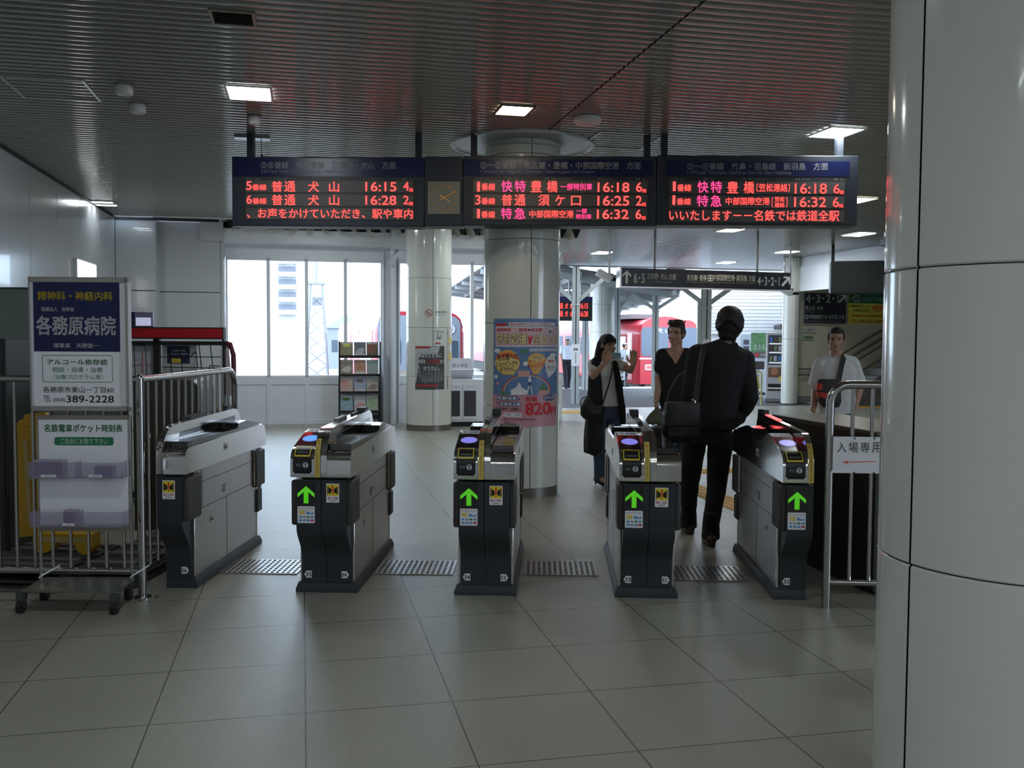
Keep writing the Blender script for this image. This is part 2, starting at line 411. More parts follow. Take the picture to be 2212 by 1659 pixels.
# ---- round columns
COLR = 0.37
def column(loc, label, ztop, joints, seam_angle, collar=True, r=COLR, rotz=0, skirt=True, panels=True):
    t = thing('column', label, 'column', (loc.x, loc.y, 0), rotz, kind='thing')
    z0 = 0.09 if skirt else 0.0; g = 0.006
    zs = [z0] + joints + [ztop]
    s = MB(); sa = [R(a) for a in seam_angle]; da = 0.007 / r
    for i in range(len(sa)):
        a0 = sa[i] + da/2; a1 = (sa[(i + 1) % len(sa)] + (2*math.pi if i == len(sa) - 1 else 0)) - da/2
        for k in range(len(zs) - 1):
            s.lathe([(r - g, zs[k] + 0.0015), (r, zs[k] + g)], 32, a0=a0, a1=a1); s.lathe([(r, zs[k] + g), (r, zs[k+1] - g)], 32, a0=a0, a1=a1); s.lathe([(r, zs[k+1] - g), (r - g, zs[k+1] - 0.0015)], 32, a0=a0, a1=a1)
    s.build('cladding', colpanel, t)
    MB().lathe([(r - 0.008, z0), (r - 0.008, ztop)], 64).build('joint', joint, t)
    if skirt: MB().lathe([(r - 0.006, 0.0), (r - 0.006, z0)], 64).build('skirting', mat('dull steel skirting', (0.20, 0.18, 0.16), 0.35, 0.6), t)
    if collar:
        q = MB().lathe([(r, ztop - 0.06), (r + 0.04, ztop - 0.055), (r + 0.04, ztop - 0.05), (r, ztop - 0.045)], 64)
        q.lathe([(r, CEIL - 0.004), (0.66, CEIL - 0.006), (0.67, CEIL - 0.02), (0.69, CEIL - 0.02), (0.70, CEIL - 0.004), (0.70, CEIL + 0.02)], 72)
        q.build('ceiling_collar', mat('pale grey collar', (0.50, 0.52, 0.52), 0.3), t)
    return t
JZ = [0.87, 1.66, 2.45, 3.24]
C1 = Vector((0.09, 9.33, 0)); C2 = Vector((-1.36, 15.58, 0))
col_c = column(C1, 'round cream column with the big ticket poster behind the middle gate', CEIL, JZ, [-77, 13, 103, 193])
col_l = column(C2, 'round cream column with the black and white poster before the windows', CEIL, JZ, [-75, 15, 105, 195])
az = R(28.3); C3 = Vector((2.99*math.sin(az), 2.99*math.cos(az), 0))
def col_angle(px, C, r):         # angle on the column where the line of sight through this pixel column meets it
    d = ray(px, 830); d = Vector((d.x, d.y)).normalized(); c2 = Vector((C.x, C.y)); b = d.dot(c2)
    t = b - math.sqrt(max(0, r*r - (c2.length_squared - b*b))); p = d*t - c2
    return math.degrees(math.atan2(p.y, p.x))
sa = col_angle(1976, C3, COLR)
column(C3, 'huge round cream column close by at the frame edge', CEIL, [0.935, 1.725, 2.515, 3.3], [sa, sa + 90, sa + 180, sa + 270])
P4 = D(1300, 838, 27.6); far_white = Vector((P4.x, P4.y, 0))
column(far_white, 'slim looking white round column out by the platform behind the woman', CEIL + 0.3, [0.87, 1.66, 2.45], [-100, -10, 80, 170], collar=False, skirt=False)
P5 = G(1707, 872); column(Vector((P5.x, P5.y + 0.1, 0)), 'narrow white column between the vending machine and the stair wall', CEIL, [1.50], [-70, 20, 110, 200], collar=False, r=0.19, skirt=False)
# ================================================================ ceiling fittings
lampw = mat('white lamp diffuser', (0.9, 0.95, 1.0), 0.4, emit=LAMP, ecol=(0.90, 0.97, 1.0), var=0)
lampy = mat('warm lamp diffuser', (1.0, 0.9, 0.7), 0.4, emit=LAMP*0.55, ecol=(1.0, 0.86, 0.62), var=0)
frame_w = mat('white lamp frame', (0.7, 0.7, 0.7), 0.4)
def square_lamp(u, v, label, w=0.31, d=0.40, warm=False):
    t = thing('ceiling_lamp', label, 'ceiling light', V(u, v, CEIL), ANG, 'recessed square ceiling lamps')
    MB().rings([[(-w/2 - 0.02, -d/2 - 0.02, 0.0), (w/2 + 0.02, -d/2 - 0.02, 0.0), (w/2 + 0.02, d/2 + 0.02, 0.0), (-w/2 - 0.02, d/2 + 0.02, 0.0)],
                [(-w/2 - 0.02, -d/2 - 0.02, -0.012), (w/2 + 0.02, -d/2 - 0.02, -0.012), (w/2 + 0.02, d/2 + 0.02, -0.012), (-w/2 - 0.02, d/2 + 0.02, -0.012)],
                [(-w/2, -d/2, -0.012), (w/2, -d/2, -0.012), (w/2, d/2, -0.012), (-w/2, d/2, -0.012)],
                [(-w/2, -d/2, -0.004), (w/2, -d/2, -0.004), (w/2, d/2, -0.004), (-w/2, d/2, -0.004)]], cap=False, smooth=False).build('frame', frame_w if not warm else mat('dark lamp frame', (0.05, 0.05, 0.05), 0.4), t)
    MB().quad((-w/2, -d/2, -0.005), (-w/2, d/2, -0.005), (w/2, d/2, -0.005), (w/2, -d/2, -0.005)).build('diffuser', lampy if warm else lampw, t)
    return t
square_lamp(-0.385, 7.64, 'bright white square ceiling lamp over the second gate')
square_lamp(1.695, 7.70, 'warm square ceiling lamp in front of the poster column', 0.25, 0.31, True)
square_lamp(4.68, 7.83, 'bright white square ceiling lamp above the end of the third departure board')
for px, py, lab in ((1855, 506, 'white square ceiling lamp beside the big near column'), (1700, 544, 'white square ceiling lamp above the arrow end of the hanging sign'),
                    (1300, 546, 'white ceiling lamp over the slim far column'), (1568, 567, 'small far ceiling lamp right above the hanging sign'), (1577, 497, 'far ceiling lamp peeking out under the third departure board'), (1850, 432, 'ceiling lamp just beyond the end of the third departure board')):
    P = G(px, py, CEIL); u, v = UVof(P); square_lamp(u, v, lab, 0.34, 0.5, warm=px in (1577, 1850))
for k, (u, v) in enumerate([(-0.4, 3.6), (4.7, 3.8), (2.0, -4.6), (7.5, 3.6), (7.5, 7.7)]):
    square_lamp(u, v, 'white square ceiling lamp outside the picture overhead')
for v, lab in ((-1.2, 'long line lamp on the ceiling over the near end of the hall'), (-3.6, 'long line lamp on the ceiling at the far rear of the hall')):
    t = thing('line_lamp', lab, 'ceiling light', V(0, v, CEIL), ANG)
    MB().box((-2.4, -.09, -.03), (9.0, .09, 0)).build('housing', frame_w, t)
    MB().box((-2.4, -.06, -.034), (9.0, .06, -.03)).build('tube', mat('line lamp diffuser', (0.9, 0.95, 1.0), 0.4, emit=LAMP*0.5, ecol=(0.88, 0.95, 1.0), var=0), t)
for k, (u, v) in enumerate([(0.0, 12.0), (0.2, 14.8), (3.2, 12.2), (3.2, 14.8), (6.0, 12.2)]):  # unseen lamps added to brighten the window wall and the floor there
    square_lamp(u, v, 'added white square ceiling lamp hidden behind the departure boards', 0.34, 0.5)
# fluorescent fitting at the wall
P = G(222, 437, CEIL); u, v = UVof(P)
t = thing('wall_washer', 'slim fluorescent fitting where the glossy wall meets the ceiling', 'light', V(u + 0.02, v, CEIL), ANG)
MB().box((-0.15, -0.2, -0.02), (0.15, 0.2, 0.0)).build('housing', frame_w, t)
MB().box((-0.13, -0.18, -0.026), (0.13, -0.13, -0.02)).box((-0.13, 0.13, -0.026), (0.13, 0.18, -0.02)).build('tube', lampw, t)
MB().box((-0.13, -0.11, -0.024), (0.13, 0.11, -0.02)).build('louvre', mat('lamp louvre', (0.5, 0.5, 0.5), 0.2, 0.8), t)
# return-air grille
u, v = -0.385, 5.87
t = thing('ceiling_vent', 'dark rectangular air grille in the ribbed ceiling', 'vent', V(u, v, CEIL), ANG)
MB().rings([[(-0.13, -0.13, 0), (0.13, -0.13, 0), (0.13, 0.13, 0), (-0.13, 0.13, 0)], [(-0.13, -0.13, -0.01), (0.13, -0.13, -0.01), (0.13, 0.13, -0.01), (-0.13, 0.13, -0.01)], [(-0.11, -0.11, -0.01), (0.11, -0.11, -0.01), (0.11, 0.11, -0.01), (-0.11, 0.11, -0.01)], [(-0.11, -0.11, 0.0), (0.11, -0.11, 0.0), (0.11, 0.11, 0.0), (-0.11, 0.11, 0.0)]], cap=False, smooth=False).build('frame', mat('brass grey frame', (0.22, 0.19, 0.14), 0.4, 0.3), t)
mb = MB().box((-0.11, -0.11, -0.001), (0.11, 0.11, 0.006))
for i in range(7): mb.bar((-0.11, -0.09 + 0.03*i, -0.004), (0.11, -0.09 + 0.03*i, -0.004), 0.003, 0.012)
mb.build('grille', mat('grille black', (0.006, 0.006, 0.006), 0.6), t)
for px, py, lab, r in ((268, 190, 'round white smoke detector nearest the ceiling hatch', 0.062), (298, 231, 'round white smoke detector next to another one over the wall side', 0.062), (550, 257, 'round white smoke detector under the bright lamp', 0.05)):
    P = G(px, py - 6, CEIL); t = thing('smoke_detector', lab, 'smoke detector', P, ANG, 'smoke detectors')
    MB().lathe([(0.001, -0.072), (r*0.9, -0.07), (r, -0.06), (r, 0.0)], 24).build('cover', mat('white detector plastic', (0.72, 0.71, 0.70), 0.4), t)
    MB().lathe([(r + 0.006, -0.012), (r + 0.006, 0.0), (r, 0.0)], 24).build('rim', mat('detector rim', (0.35, 0.35, 0.35), 0.5), t)
P = G(1268, 254, CEIL)
t = thing('ceiling_speaker', 'round white dome on the ceiling beside the dark seam', 'speaker', P, ANG)
MB().lathe([(0.001, -0.07), (0.06, -0.066), (0.10, -0.05), (0.118, -0.03), (0.12, 0.0)], 32).build('dome', mat('white dome', (0.62, 0.63, 0.60), 0.4), t)
MB().lathe([(0.126, 0.0), (0.126, -0.008), (0.12, -0.008)], 32).build('rim', mat('detector rim', (0.35, 0.35, 0.35), 0.5), t)
def hatch(u0, u1, v0, v1, label):
    w = 0.02
    o = MB().box((u0, v0, CEIL - 0.008), (u1, v0 + w, CEIL + 0.004)).box((u0, v1 - w, CEIL - 0.008), (u1, v1, CEIL + 0.004)).box((u0, v0 + w, CEIL - 0.008), (u0 + w, v1 - w, CEIL + 0.004)).box((u1 - w, v0 + w, CEIL - 0.008), (u1, v1 - w, CEIL + 0.004)).build('ceiling_hatch', mat('hatch frame', (0.42, 0.43, 0.42), 0.3, 0.4), rotz=ANG)
    return props(o, label, 'hatch')
hatch(-2.12, -1.545, 7.55, 8.2, 'aluminium framed access hatch in the ceiling near the side wall')
hatch(2.62, 3.25, 8.3, 9.0, 'framed access hatch in the ceiling past the round dome')
# small emergency lamp boxes behind the first board
P = G(545, 296, CEIL)
t = thing('emergency_lamp', 'small emergency lamp plate with a pull cord behind the first departure board', 'lamp', P, ANG)
MB().box((-0.16, -0.06, -0.02), (0.16, 0.06, 0)).build('plate', mat('hatch frame', (0.42, 0.43, 0.42), 0.3, 0.4), t)
MB().tube([(0.08, 0, -0.02), (0.085, 0, -0.16)], 0.004, 6).ball((0.085, 0, -0.17), 0.012).build('cord', black, t)
# ceiling sensor and camera on rods
def on_rod(px, py, Y, label, name, cat, flip=1):
    P = D(px, py, Y)
    t = thing(name, label, cat, P, ANG)
    MB().tube([(0, 0, 0.08), (0, 0, CEIL - P.z)], 0.022, 10).build('rod', steelwhite, t)
    q = MB(); q.T = Matrix.Rotation(R(28*flip), 4, 'Y')
    q.box((-0.26*flip, -0.08, -0.03), (0.02, 0.08, 0.09)).build('housing', white, t, bevel=0.01)
    MB().box((-0.05, -0.06, 0.03), (0.05, 0.06, 0.12)).build('bracket', mat('dull steel', (0.25, 0.25, 0.25), 0.4, 0.6), t)
    q = MB().tube([(0.03, 0, 0.02), (0.18, -0.02, 0.02)], 0.03, 10); q.build('lens_tube', black, t)
    return t
on_rod(1316, 606, 17.0, 'white camera housing on a rod at the up arrow end of the hanging sign', 'security_camera', 'camera')
on_rod(1706, 636, 19.5, 'white camera housing hanging by the narrow white column', 'security_camera', 'camera')
t = thing('mini_camera', 'small black camera hanging beside the huge near column', 'camera', D(1918, 520, 9.0), 0)
MB().box((-0.05, -0.06, -0.05), (0.05, 0.06, 0.01)).build('housing', black, t, bevel=0.006)
MB().tube([(0, 0, 0.01), (0, 0, CEIL - D(1918, 520, 9.0).z)], 0.012, 8).build('rod', black, t)
MB().box((-0.03, -0.03, 0.03), (0.03, 0.03, 0.08)).build('bracket', mat('dull steel', (0.25, 0.25, 0.25), 0.4, 0.6), t)
# ================================================================ ticket gates
GR = R(-2.6)
green_led = mat('green arrow lamp', (0.05, 0.4, 0.0), 0.5, emit=0.42, ecol=(0.14, 0.80, 0.03), var=0)
pad_blue = mat('lit blue reader pad', (0.1, 0.1, 0.5), 0.3, emit=0.75, ecol=(0.25, 0.25, 0.86), var=0)
pad_bright = mat('bright blue reader pad', (0.05, 0.2, 0.8), 0.3, emit=1.1, ecol=(0.02, 0.22, 1.0), var=0)
red_led = mat('red gate lamp', (0.5, 0.05, 0.05), 0.4, emit=2.2, ecol=(1.0, 0.10, 0.10), var=0)
HB = 0.712
FINP = [(-.16, HB), (-.16, .79), (-.152, .85), (-.13, .895), (-.10, .932), (-.06, .962), (-.02, .98), (.02, .987), (1.10, 1.006), (1.17, .995), (1.22, .965), (1.25, .92), (1.26, .87), (1.26, HB)]
READP = [(-.16, HB), (-.16, .80), (-.154, .828), (-.14, .852), (-.115, .871), (-.08, .884), (.15, .941), (.25, .953), (.28, .95), (.44, .89), (1.32, .875), (1.375, .855), (1.40, .80), (1.40, HB)]
PLAINP = [(-.16, HB), (-.16, .80), (-.154, .825), (-.14, .847), (-.12, .860), (-.09, .866), (1.32, .875), (1.375, .855), (1.40, .80), (1.40, HB)]
TOPP = [(-.098, .855), (-.09, .900), (.80, .893), (.815, .926), (.98, .933), (1.27, .886), (1.30, .86)]
FRONTP = [(-.14, .695), (-.14, .43), (-.135, .395), (-.115, .36), (-.085, .325), (-.05, .285), (-.028, .25), (-.018, .21), (-.015, .062)]
def off(pl, d):
    out = []
    for i, (a, b) in enumerate(pl):
        p, q = pl[max(i-1, 0)], pl[min(i+1, len(pl)-1)]; t = Vector((q[0]-p[0], q[1]-p[1])).normalized()
        out.append((a - t.y*d, b + t.x*d))
    return out
def strip(pl, x0, x1, t, mb):      # a sheet that follows an outline
    o = off(pl, t); q = list(pl) + o[::-1]
    if x0 > x1: x0, x1 = x1, x0
    return mb.prism(q, x0, x1)
def cut(pl, i0, i1): return pl[i0:i1 + 1]
def onprof(pl, x, t, d):           # point on an outline, t from 0 to 1 along it, lifted by d
    L = [0]
    for i in range(1, len(pl)): L.append(L[-1] + math.dist(pl[i], pl[i-1]))
    q = t * L[-1]
    for i in range(1, len(pl)):
        if q <= L[i] + 1e-9:
            k = (q - L[i-1]) / max(L[i] - L[i-1], 1e-9); a, b = pl[i-1], pl[i]
            tt = Vector((b[0]-a[0], b[1]-a[1])).normalized()
            return Vector((x, a[0] + (b[0]-a[0])*k - tt.y*d, a[1] + (b[1]-a[1])*k + tt.x*d))
def bent(mb, pl, d, outline):      # a flat outline (x, t) laid on a profile
    mb.add([onprof(pl, x, t, d) for x, t in outline], [tuple(range(len(outline)))]); return mb
def half_gate(g, s, num, bright=False, alert=False, solo=False):
    P = lambda a, b: (min(a*s, b*s), max(a*s, b*s))
    i = 0.0 if not solo else -0.004
    # plinth
    a, b = P(i, .186); c, d = P(i, .172)
    MB().rings([[(a, -.02, 0), (b, -.02, 0), (b, 1.26, 0), (a, 1.26, 0)], [(a, -.02, .022), (b, -.02, .022), (b, 1.26, .022), (a, 1.26, .022)], [(c, -.004, .06), (d, -.004, .06), (d, 1.245, .06), (c, 1.245, .06)]], smooth=False).build('plinth', mat('dark plinth', (0.028, 0.032, 0.038), 0.45), g)
    # body with its joints
    bp = [(.025, .06), (1.215, .06), (1.215, HB), (.025, HB)]
    mb = MB(); mb.prism(bp, *P(i, .160)); mb.m(1)
    x0, x1 = P(.1595, .1612)
    mb.box((x0, .10, .46), (x1, 1.16, .463)).box((x0, .10, .622), (x1, 1.16, .625)).box((x0, .585, .06), (x1, .588, .46)).box((x0, .148, .46), (x1, .151, HB)).box((x0, 1.10, .46), (x1, 1.103, HB))
    for k in range(5): mb.box((x0, .50, .500 + .011*k), (x1, .56, .505 + .011*k))
    body = mb.build('body', [steel_side, joint], g)
    x0, x1 = P(.1598, .1625); x2, x3 = P(.1622, .1632)
    MB().box((x0, .28, .345), (x1, .36, .39)).m(1).box((x2, .288, .352), (x3, .325, .372)).build('lock', [steel_side, black], body)
    a_, b_ = P(.150, .174); MB().box((a_, 1.20, .235), (b_, 1.315, .405)).build('lower_pad', dkpad, g, bevel=.01); MB().box((x0, .58, .533), (x1, .60, .548)).build('lock', steel, body)
    # dark end panels
    mb = MB().prism(FRONTP + [(.026, .062), (.026, .695)], *P(.002 if not solo else i, .148))
    fp = mb.build('front_panel', dkgrey, g)
    mb = MB().prism([(1.24 - p, q) for p, q in FRONTP] + [(1.214, .062), (1.214, .695)], *P(.002 if not solo else i, .148)); mb.build('rear_panel', dkgrey, g)
    a_, b_ = P(.1485, .1635); MB().box((a_, .008, .06), (b_, .03, .43)).build('corner_trim', steel, body, bevel=.003); MB().box((a_, 1.21, .06), (b_, 1.232, .43)).build('corner_trim', steel, body, bevel=.003)
    for y0, y1 in ((-.13, .085), (1.155, 1.37)):
        x0, x1 = P(.142, .181)
        pd = MB().box((x0, y0, .425), (x1, y1, .690)).build('flap_pad', dkpad, g, bevel=.012)
        yy = .094 if y0 < 0 else 1.146
        MB().tube([(s*.168, yy, .44), (s*.168, yy, .70)], .007, 8).build('hinge', steel, pd)
    # head
    prof = READP if s < 0 else PLAINP
    mb = MB(); mb.prism(prof, *P(.037, .176))
    mb.m(1); x0, x1 = P(.1758, .1770)
    hd = mb.build('head', [steel, joint], g, bevel=.002, seg=1)
    x0, x1 = P(.1755, .1785); x2, x3 = P(.1782, .1792)
    MB().box((x0, .50, .780), (x1, .57, .828)).m(1).box((x2, .508, .788), (x3, .545, .808)).m(0).box((x2, .552, .795), (x3, .562, .806)).build('lock', [steel_side, black], hd)
    mb = MB()
    tp = TOPP if s > 0 else [(.40, .86), (.42, .90)] + TOPP[2:]
    mb.prism(tp, *P(.040, .166)); mb.build('top_cover', blackglass, g, bevel=.003, seg=1)
    # fin
    mb = MB(); mb.prism(FINP, *P(.0015, .036)); fin = mb.build('fin', steel, g, bevel=.002, seg=1)
    x0, x1 = P(.036, .0372); MB().prism([(.10, .905), (.12, .935), (1.12, .955), (1.14, .915)], x0, x1).build('fin_window', blackglass, fin)
    # number tag
    z = .108; xc = s*.108
    o = [(-.018, z-.021), (.014, z-.021), (.027, z), (.014, z+.021), (-.018, z+.021)]
    mb = MB(); mb.prism([(xc + s*p, q) for p, q in o], -.0175, -.0155, 'y'); mb.m(1).text(num, xc - .017, xc + .013 if s > 0 else xc + .016, z - .012, z + .012, -.0182, .015)
    mb.build('number_tag', [white_sheet, blackp], fp)
    if s > 0 :
        mb = MB().rrect(.030, .106, .563, .675, -.1415, .004); mb.m(1).rrect(.034, .102, .603, .670, -.1422, .003)
        mb.m(2).box((.0655, -.1432, .622), (.0705, -.1428, .664)); mb.add([(.064, -.143, .664), (.064, -.143, .628), (.072, -.143, .628), (.072, -.143, .664)], [(0, 1, 2, 3)]); mb.add([(.068 + .0045*math.cos(R(60*k)), -.143, .615 + .0045*math.sin(R(60*k))) for k in range(6)], [tuple(range(6))])
        mb.m(3)
        for e in (-1, 1):
            mb.add([(.068 + e*.007, -.1429, .643), (.068 + e*.026, -.1429, .657), (.068 + e*.026, -.1429, .615), (.068 + e*.007, -.1429, .622)], [(0, 1, 2, 3)])
            mb.add([(.068 + e*.028, -.1429, .66), (.068 + e*.032, -.1429, .66), (.068 + e*.032, -.1429, .612), (.068 + e*.028, -.1429, .612)], [(0, 1, 2, 3)])
        mb.m(2).text('扉にご注意', .038, .098, .583, .596, -.143, .02); mb.m(3).text('CAUTION', .050, .086, .570, .577, -.143, .02)
        mb.build('warning_sticker', [white_sheet, mat('sticker yellow', (0.85, 0.62, 0.03), 0.5, var=0), redp, blackp], fp)
    else:
        ap = MB().rrect(-.142, -.036, .533, .685, -.1415, .004).build('arrow_panel', blackglass, fp)
        cx, z0 = -.089, .557
        A = [(-.050, .035), (-.050, .058), (0, .102), (.050, .058), (.050, .035), (.014, .066), (.014, 0), (-.014, 0), (-.014, .066)]
        MB().add([(cx + p, -.1425, z0 + q) for p, q in A], [(0, 1, 2, 8), (2, 3, 4, 5), (8, 2, 5), (8, 5, 6, 7)]).build('arrow_lamp', green_led, ap)
        mb = MB().rrect(-.140, -.038, .441, .540, -.1425, .005); mb.m(1).text('ご利用いただけます', -.118, -.046, .524, .531, -.1432, .02); mb.m(2).text('IC', -.132, -.121, .524, .531, -.1432, .03)
        mb.m(3).box((-.131, -.1431, .492), (-.097, -.143, .516)); mb.add([(-.114 + .008*math.cos(R(30*k)), -.1434, .504 + .008*math.sin(R(30*k))) for k in range(12)], [tuple(range(12))])
        mb.m(4).add([(-.088, -.1432, .494), (-.046, -.1432, .494), (-.046, -.1432, .507), (-.060, -.1432, .500), (-.076, -.1432, .508), (-.088, -.1432, .512)], [tuple(range(6))])
        for k in range(4): mb.m((4, 1, 5, 4)[k]).box((-.131 + .023*k, -.1432, .472), (-.114 + .023*k, -.143, .482))
        for k in range(4): mb.m((4, 6, 4, 2)[k]).box((-.131 + .023*k, -.1432, .452), (-.113 + .023*k, -.143, .463))
        mb.build('card_sticker', [white_sheet, greyp, redp, mat('pale yellow print', (0.8, 0.62, 0.2), 0.5), mat('card blue print', (0.10, 0.30, 0.62), 0.5), greenp, skyp], fp)
        # ticket inlet bezel
        bz = cut(READP, 1, 5); bz = [(-.16, .744)] + bz
        mb = MB()
        strip(bz, -.160, -.050, .004, mb); strip([(-.16, .734), (-.16, .744)], -.152, -.058, .004, mb)
        bez = mb.build('ticket_inlet', black, g, bevel=.002, seg=1)
        q = bz
        def rr(x0, x1, t0, t1): return [(x0, t0), (x1, t0), (x1, t1), (x0, t1)]
        mb = MB()
        x0, x1, t0, t1 = -.154, -.060, .48, .95
        for aa in ((x0, x1, t0, t0 + .055), (x0, x1, t1 - .055, t1), (x0, x0 + .006, t0, t1), (x1 - .006, x1, t0, t1)):
            k = 6
            for j in range(k):
                ta, tb = aa[2] + (aa[3]-aa[2])*j/k, aa[2] + (aa[3]-aa[2])*(j+1)/k
                bent(mb, q, .0052, rr(aa[0], aa[1], ta, tb))
        mb.build('slot_frame', mat('yellow slot frame', (0.75, 0.60, 0.05), 0.4), bez)
        mb = MB(); bent(mb, q, .0055, rr(-.140, -.074, .60, .66)); mb.build('slot', mat('slot grey', (0.18, 0.18, 0.17), 0.3, 0.5), bez)
        mb = MB()
        cxx, cz, rr_ = -.0855, .784, .0165
        mb.add([(cxx + rr_*math.cos(R(15*k)), -.1648, cz + rr_*math.sin(R(15*k))) for k in range(24)], [tuple(range(24))])
        mb.text('投入口', -.140, -.110, .781, .791, -.1648, .02); mb.text('Ticket in', -.138, -.112, .774, .778, -.1648, .01)
        mb.m(1).add([(cxx - .009, -.1652, cz + .006), (cxx - .009, -.1652, cz + .010), (cxx + .009, -.1652, cz + .010), (cxx + .009, -.1652, cz + .006)], [(0, 1, 2, 3)]).add([(cxx - .0022, -.1652, cz - .016), (cxx - .0022, -.1652, cz + .006), (cxx + .0022, -.1652, cz + .006), (cxx + .0022, -.1652, cz - .016)], [(0, 1, 2, 3)])
        mb.build('inlet_lettering', [mat('pale print', (0.55, 0.57, 0.58), 0.5), black], bez)
        # card reader
        sl = READP[5:7]
        mb = MB(); strip(sl, -.170, -.041, .004, mb); rd = mb.build('card_reader', blackglass, g)
        ring = [(-.105 + .052*math.cos(R(15*k)), .52 + .24*math.sin(R(15*k))) for k in range(24)]; inner = [(-.105 + .048*math.cos(R(15*k)), .52 + .22*math.sin(R(15*k))) for k in range(24)]
        mb = MB(); bent(mb, sl, .0045, ring); mb.build('pad_rim', greyp, rd); mb = MB(); bent(mb, sl, .0051, inner); mb.build('reader_pad', pad_bright if bright else pad_blue, rd)
        mb = MB(); bent(mb, READP[6:8], .002, rr(-.166, -.045, .02, .98)); mb.m(1); bent(mb, READP[6:8], .0027, rr(-.150, -.130, .3, .7)); bent(mb, READP[6:8], .0027, rr(-.120, -.060, .3, .7)); mb.build('label_strip', [white_sheet, skyp], rd)
        # yellow sticker down the fin
        stp = cut(FINP, 0, 4); mb = MB()
        strip(stp, -.032, -.003, .0015, mb)
        txt = '危険　かけこみはおやめください'
        N = len(txt)
        for k, ch in enumerate(txt):
            if ch == '　': continue
            t = 0.96 - 0.93*(k + .5)/N; vs, fs, a0, a1, b0, b1 = glyphs(ch, .02); h = .0115
            sc = h; mb.m(1 if k < 3 else 2)
            L = sum(math.dist(stp[j], stp[j+1]) for j in range(len(stp)-1))
            mb.add([onprof(stp, -.0175 + (v.x - (a0+a1)/2)*sc, max(0, min(1, t + (v.y - (b0+b1)/2)*sc/L)), .0022) for v in vs], fs)
        mb.build('caution_strip', [mat('sticker yellow dull', (0.62, 0.48, 0.10), 0.5, var=0), mat('red sticker print', (0.75, 0.10, 0.02), 0.5), mat('brown sticker print', (0.16, 0.09, 0.02), 0.5)], fin)
def gate(X, Y, label, left, right, **k):
    g = thing('ticket_gate', label, 'ticket gate', (X, Y, 0), GR, 'automatic ticket gates in a row')
    solo = not (left and right)
    if left: half_gate(g, -1, left, solo=solo, **k)
    if right: half_gate(g, 1, right, solo=solo, **k)
    return g
g1 = gate(-2.085, 5.735, 'half width ticket gate numbered 36 beside the barred fence', None, '36')
g2 = gate(-1.10, 5.65, 'ticket gate numbered 35 and 34 with the brightest blue reader', '35', '34', bright=True)
g3 = gate(-0.15, 5.605, 'ticket gate numbered 34 and 33 in front of the poster column', '34', '33')
g4 = gate(0.80, 5.57, 'ticket gate numbered 33 and 32 beside the black suited person', '33', '32')
g5 = gate(1.728, 5.545, 'half width ticket gate numbered 32 with red lamps lit', '32', None)
MB().box((-.022, .74, 1.0), (-.002, 1.0, 1.012)).build('indicator_box', dkgrey, g2, bevel=.004)
for g in (g1, g2, g3, g4):
    MB().prism([(.30, .99), (.33, 1.012), (.55, 1.016), (.58, .995)], -.034, -.004 if g is not g1 else .03).build('indicator_box', dkgrey, g)
    MB().prism([(.98, 1.0), (1.0, 1.03), (1.08, 1.032), (1.10, 1.005)], -.03 if g is not g1 else .004, .03).build('indicator_box', dkgrey, g)
MB().prism([(.62, 1.0), (.62, 1.005), (.98, 1.0105), (.98, 1.004)], -.034, -.004).build('status_lamp', red_led, g5)
MB().prism([(1.0, .99), (1.01, 1.04), (1.2, 1.03), (1.22, .97)], -.036, -.002).build('indicator_box', dkgrey, g5)
MB().add([(-.14, .90, .9320), (-.085, .84, .9290), (-.055, .86, .9300), (-.10, .90, .9320), (-.06, .94, .9345), (-.085, .96, .9355)], [(0, 1, 2, 3), (0, 3, 4, 5)]).build('status_lamp', red_led, g5)
# steel gratings between the gates
grm = mat('worn steel grating', (0.42, 0.42, 0.42), 0.35, 0.9)
def grate(X, Y, w, label):
    t = thing('floor_grate', label, 'drain grating', (X, Y, 0), R(-1.5), 'steel gratings between the gates')
    MB().box((-w/2, -.19, 0), (w/2, .19, .002)).build('tray', mat('grating pit', (0.05, 0.05, 0.05), 0.6), t)
    mb = MB(); n = int(w / .034)
    for k in range(n + 1): mb.box((-w/2 + k*(w - .012)/n, -.19, .002), (-w/2 + k*(w - .012)/n + .016, .19, .006))
    for k in range(9): mb.box((-w/2, -.19 + k*.0455, .002), (w/2, -.19 + k*.0455 + .012, .0055))
    mb.build('grating', grm, t)
for (X, w, lab) in ((-1.625, .50, 'steel grating between the gates numbered 36 and 35'), (-0.625, .50, 'steel grating between gate 35 with the bright reader and the middle gate'), (0.325, .47, 'steel grating between the middle gate and the next one over'), (1.255, .50, 'steel grating at the heels of the black suited person')):
    grate(X, 6.25 if X < 1 else 6.14, w, lab)
# ================================================================ barred steel fences
def fence_run(t, pts_top, bars, zb, zt, r=.021, rb=.011):
    pass
T = thing('barred_fence', 'stainless steel barred fence behind the white notice stand', 'fence', (-2.15, 5.50, 0), 0)
zt, zb = 1.275, .155
E1 = Vector((0.080, 1.60, 0)); dE = E1.normalized()
MB().tube([(0, 0, 0), (0, 0, zt + .005)], .024, 14).ball((0, 0, zt + .005), .024).lathe([(.05, 0), (.05, .006), (.026, .008)], 20).build('post', chrome, T)
MB().tube([(-1.3, .02, zt), (0, 0, zt)], .02, 12).build('top_rail', chrome, T)
MB().tube([(-1.3, .02, zb), (0, 0, zb)], .02, 12).build('bottom_rail', chrome, T)
for k in range(12): MB().tube([(-.104 - .1045*k, .003 + .0015*k, zb), (-.104 - .1045*k, .003 + .0015*k, zt)], .0105, 8).build('bar', chrome, T)
ap = [(Vector((0, 0, 0)) + E1*(i/10)) for i in range(10)]
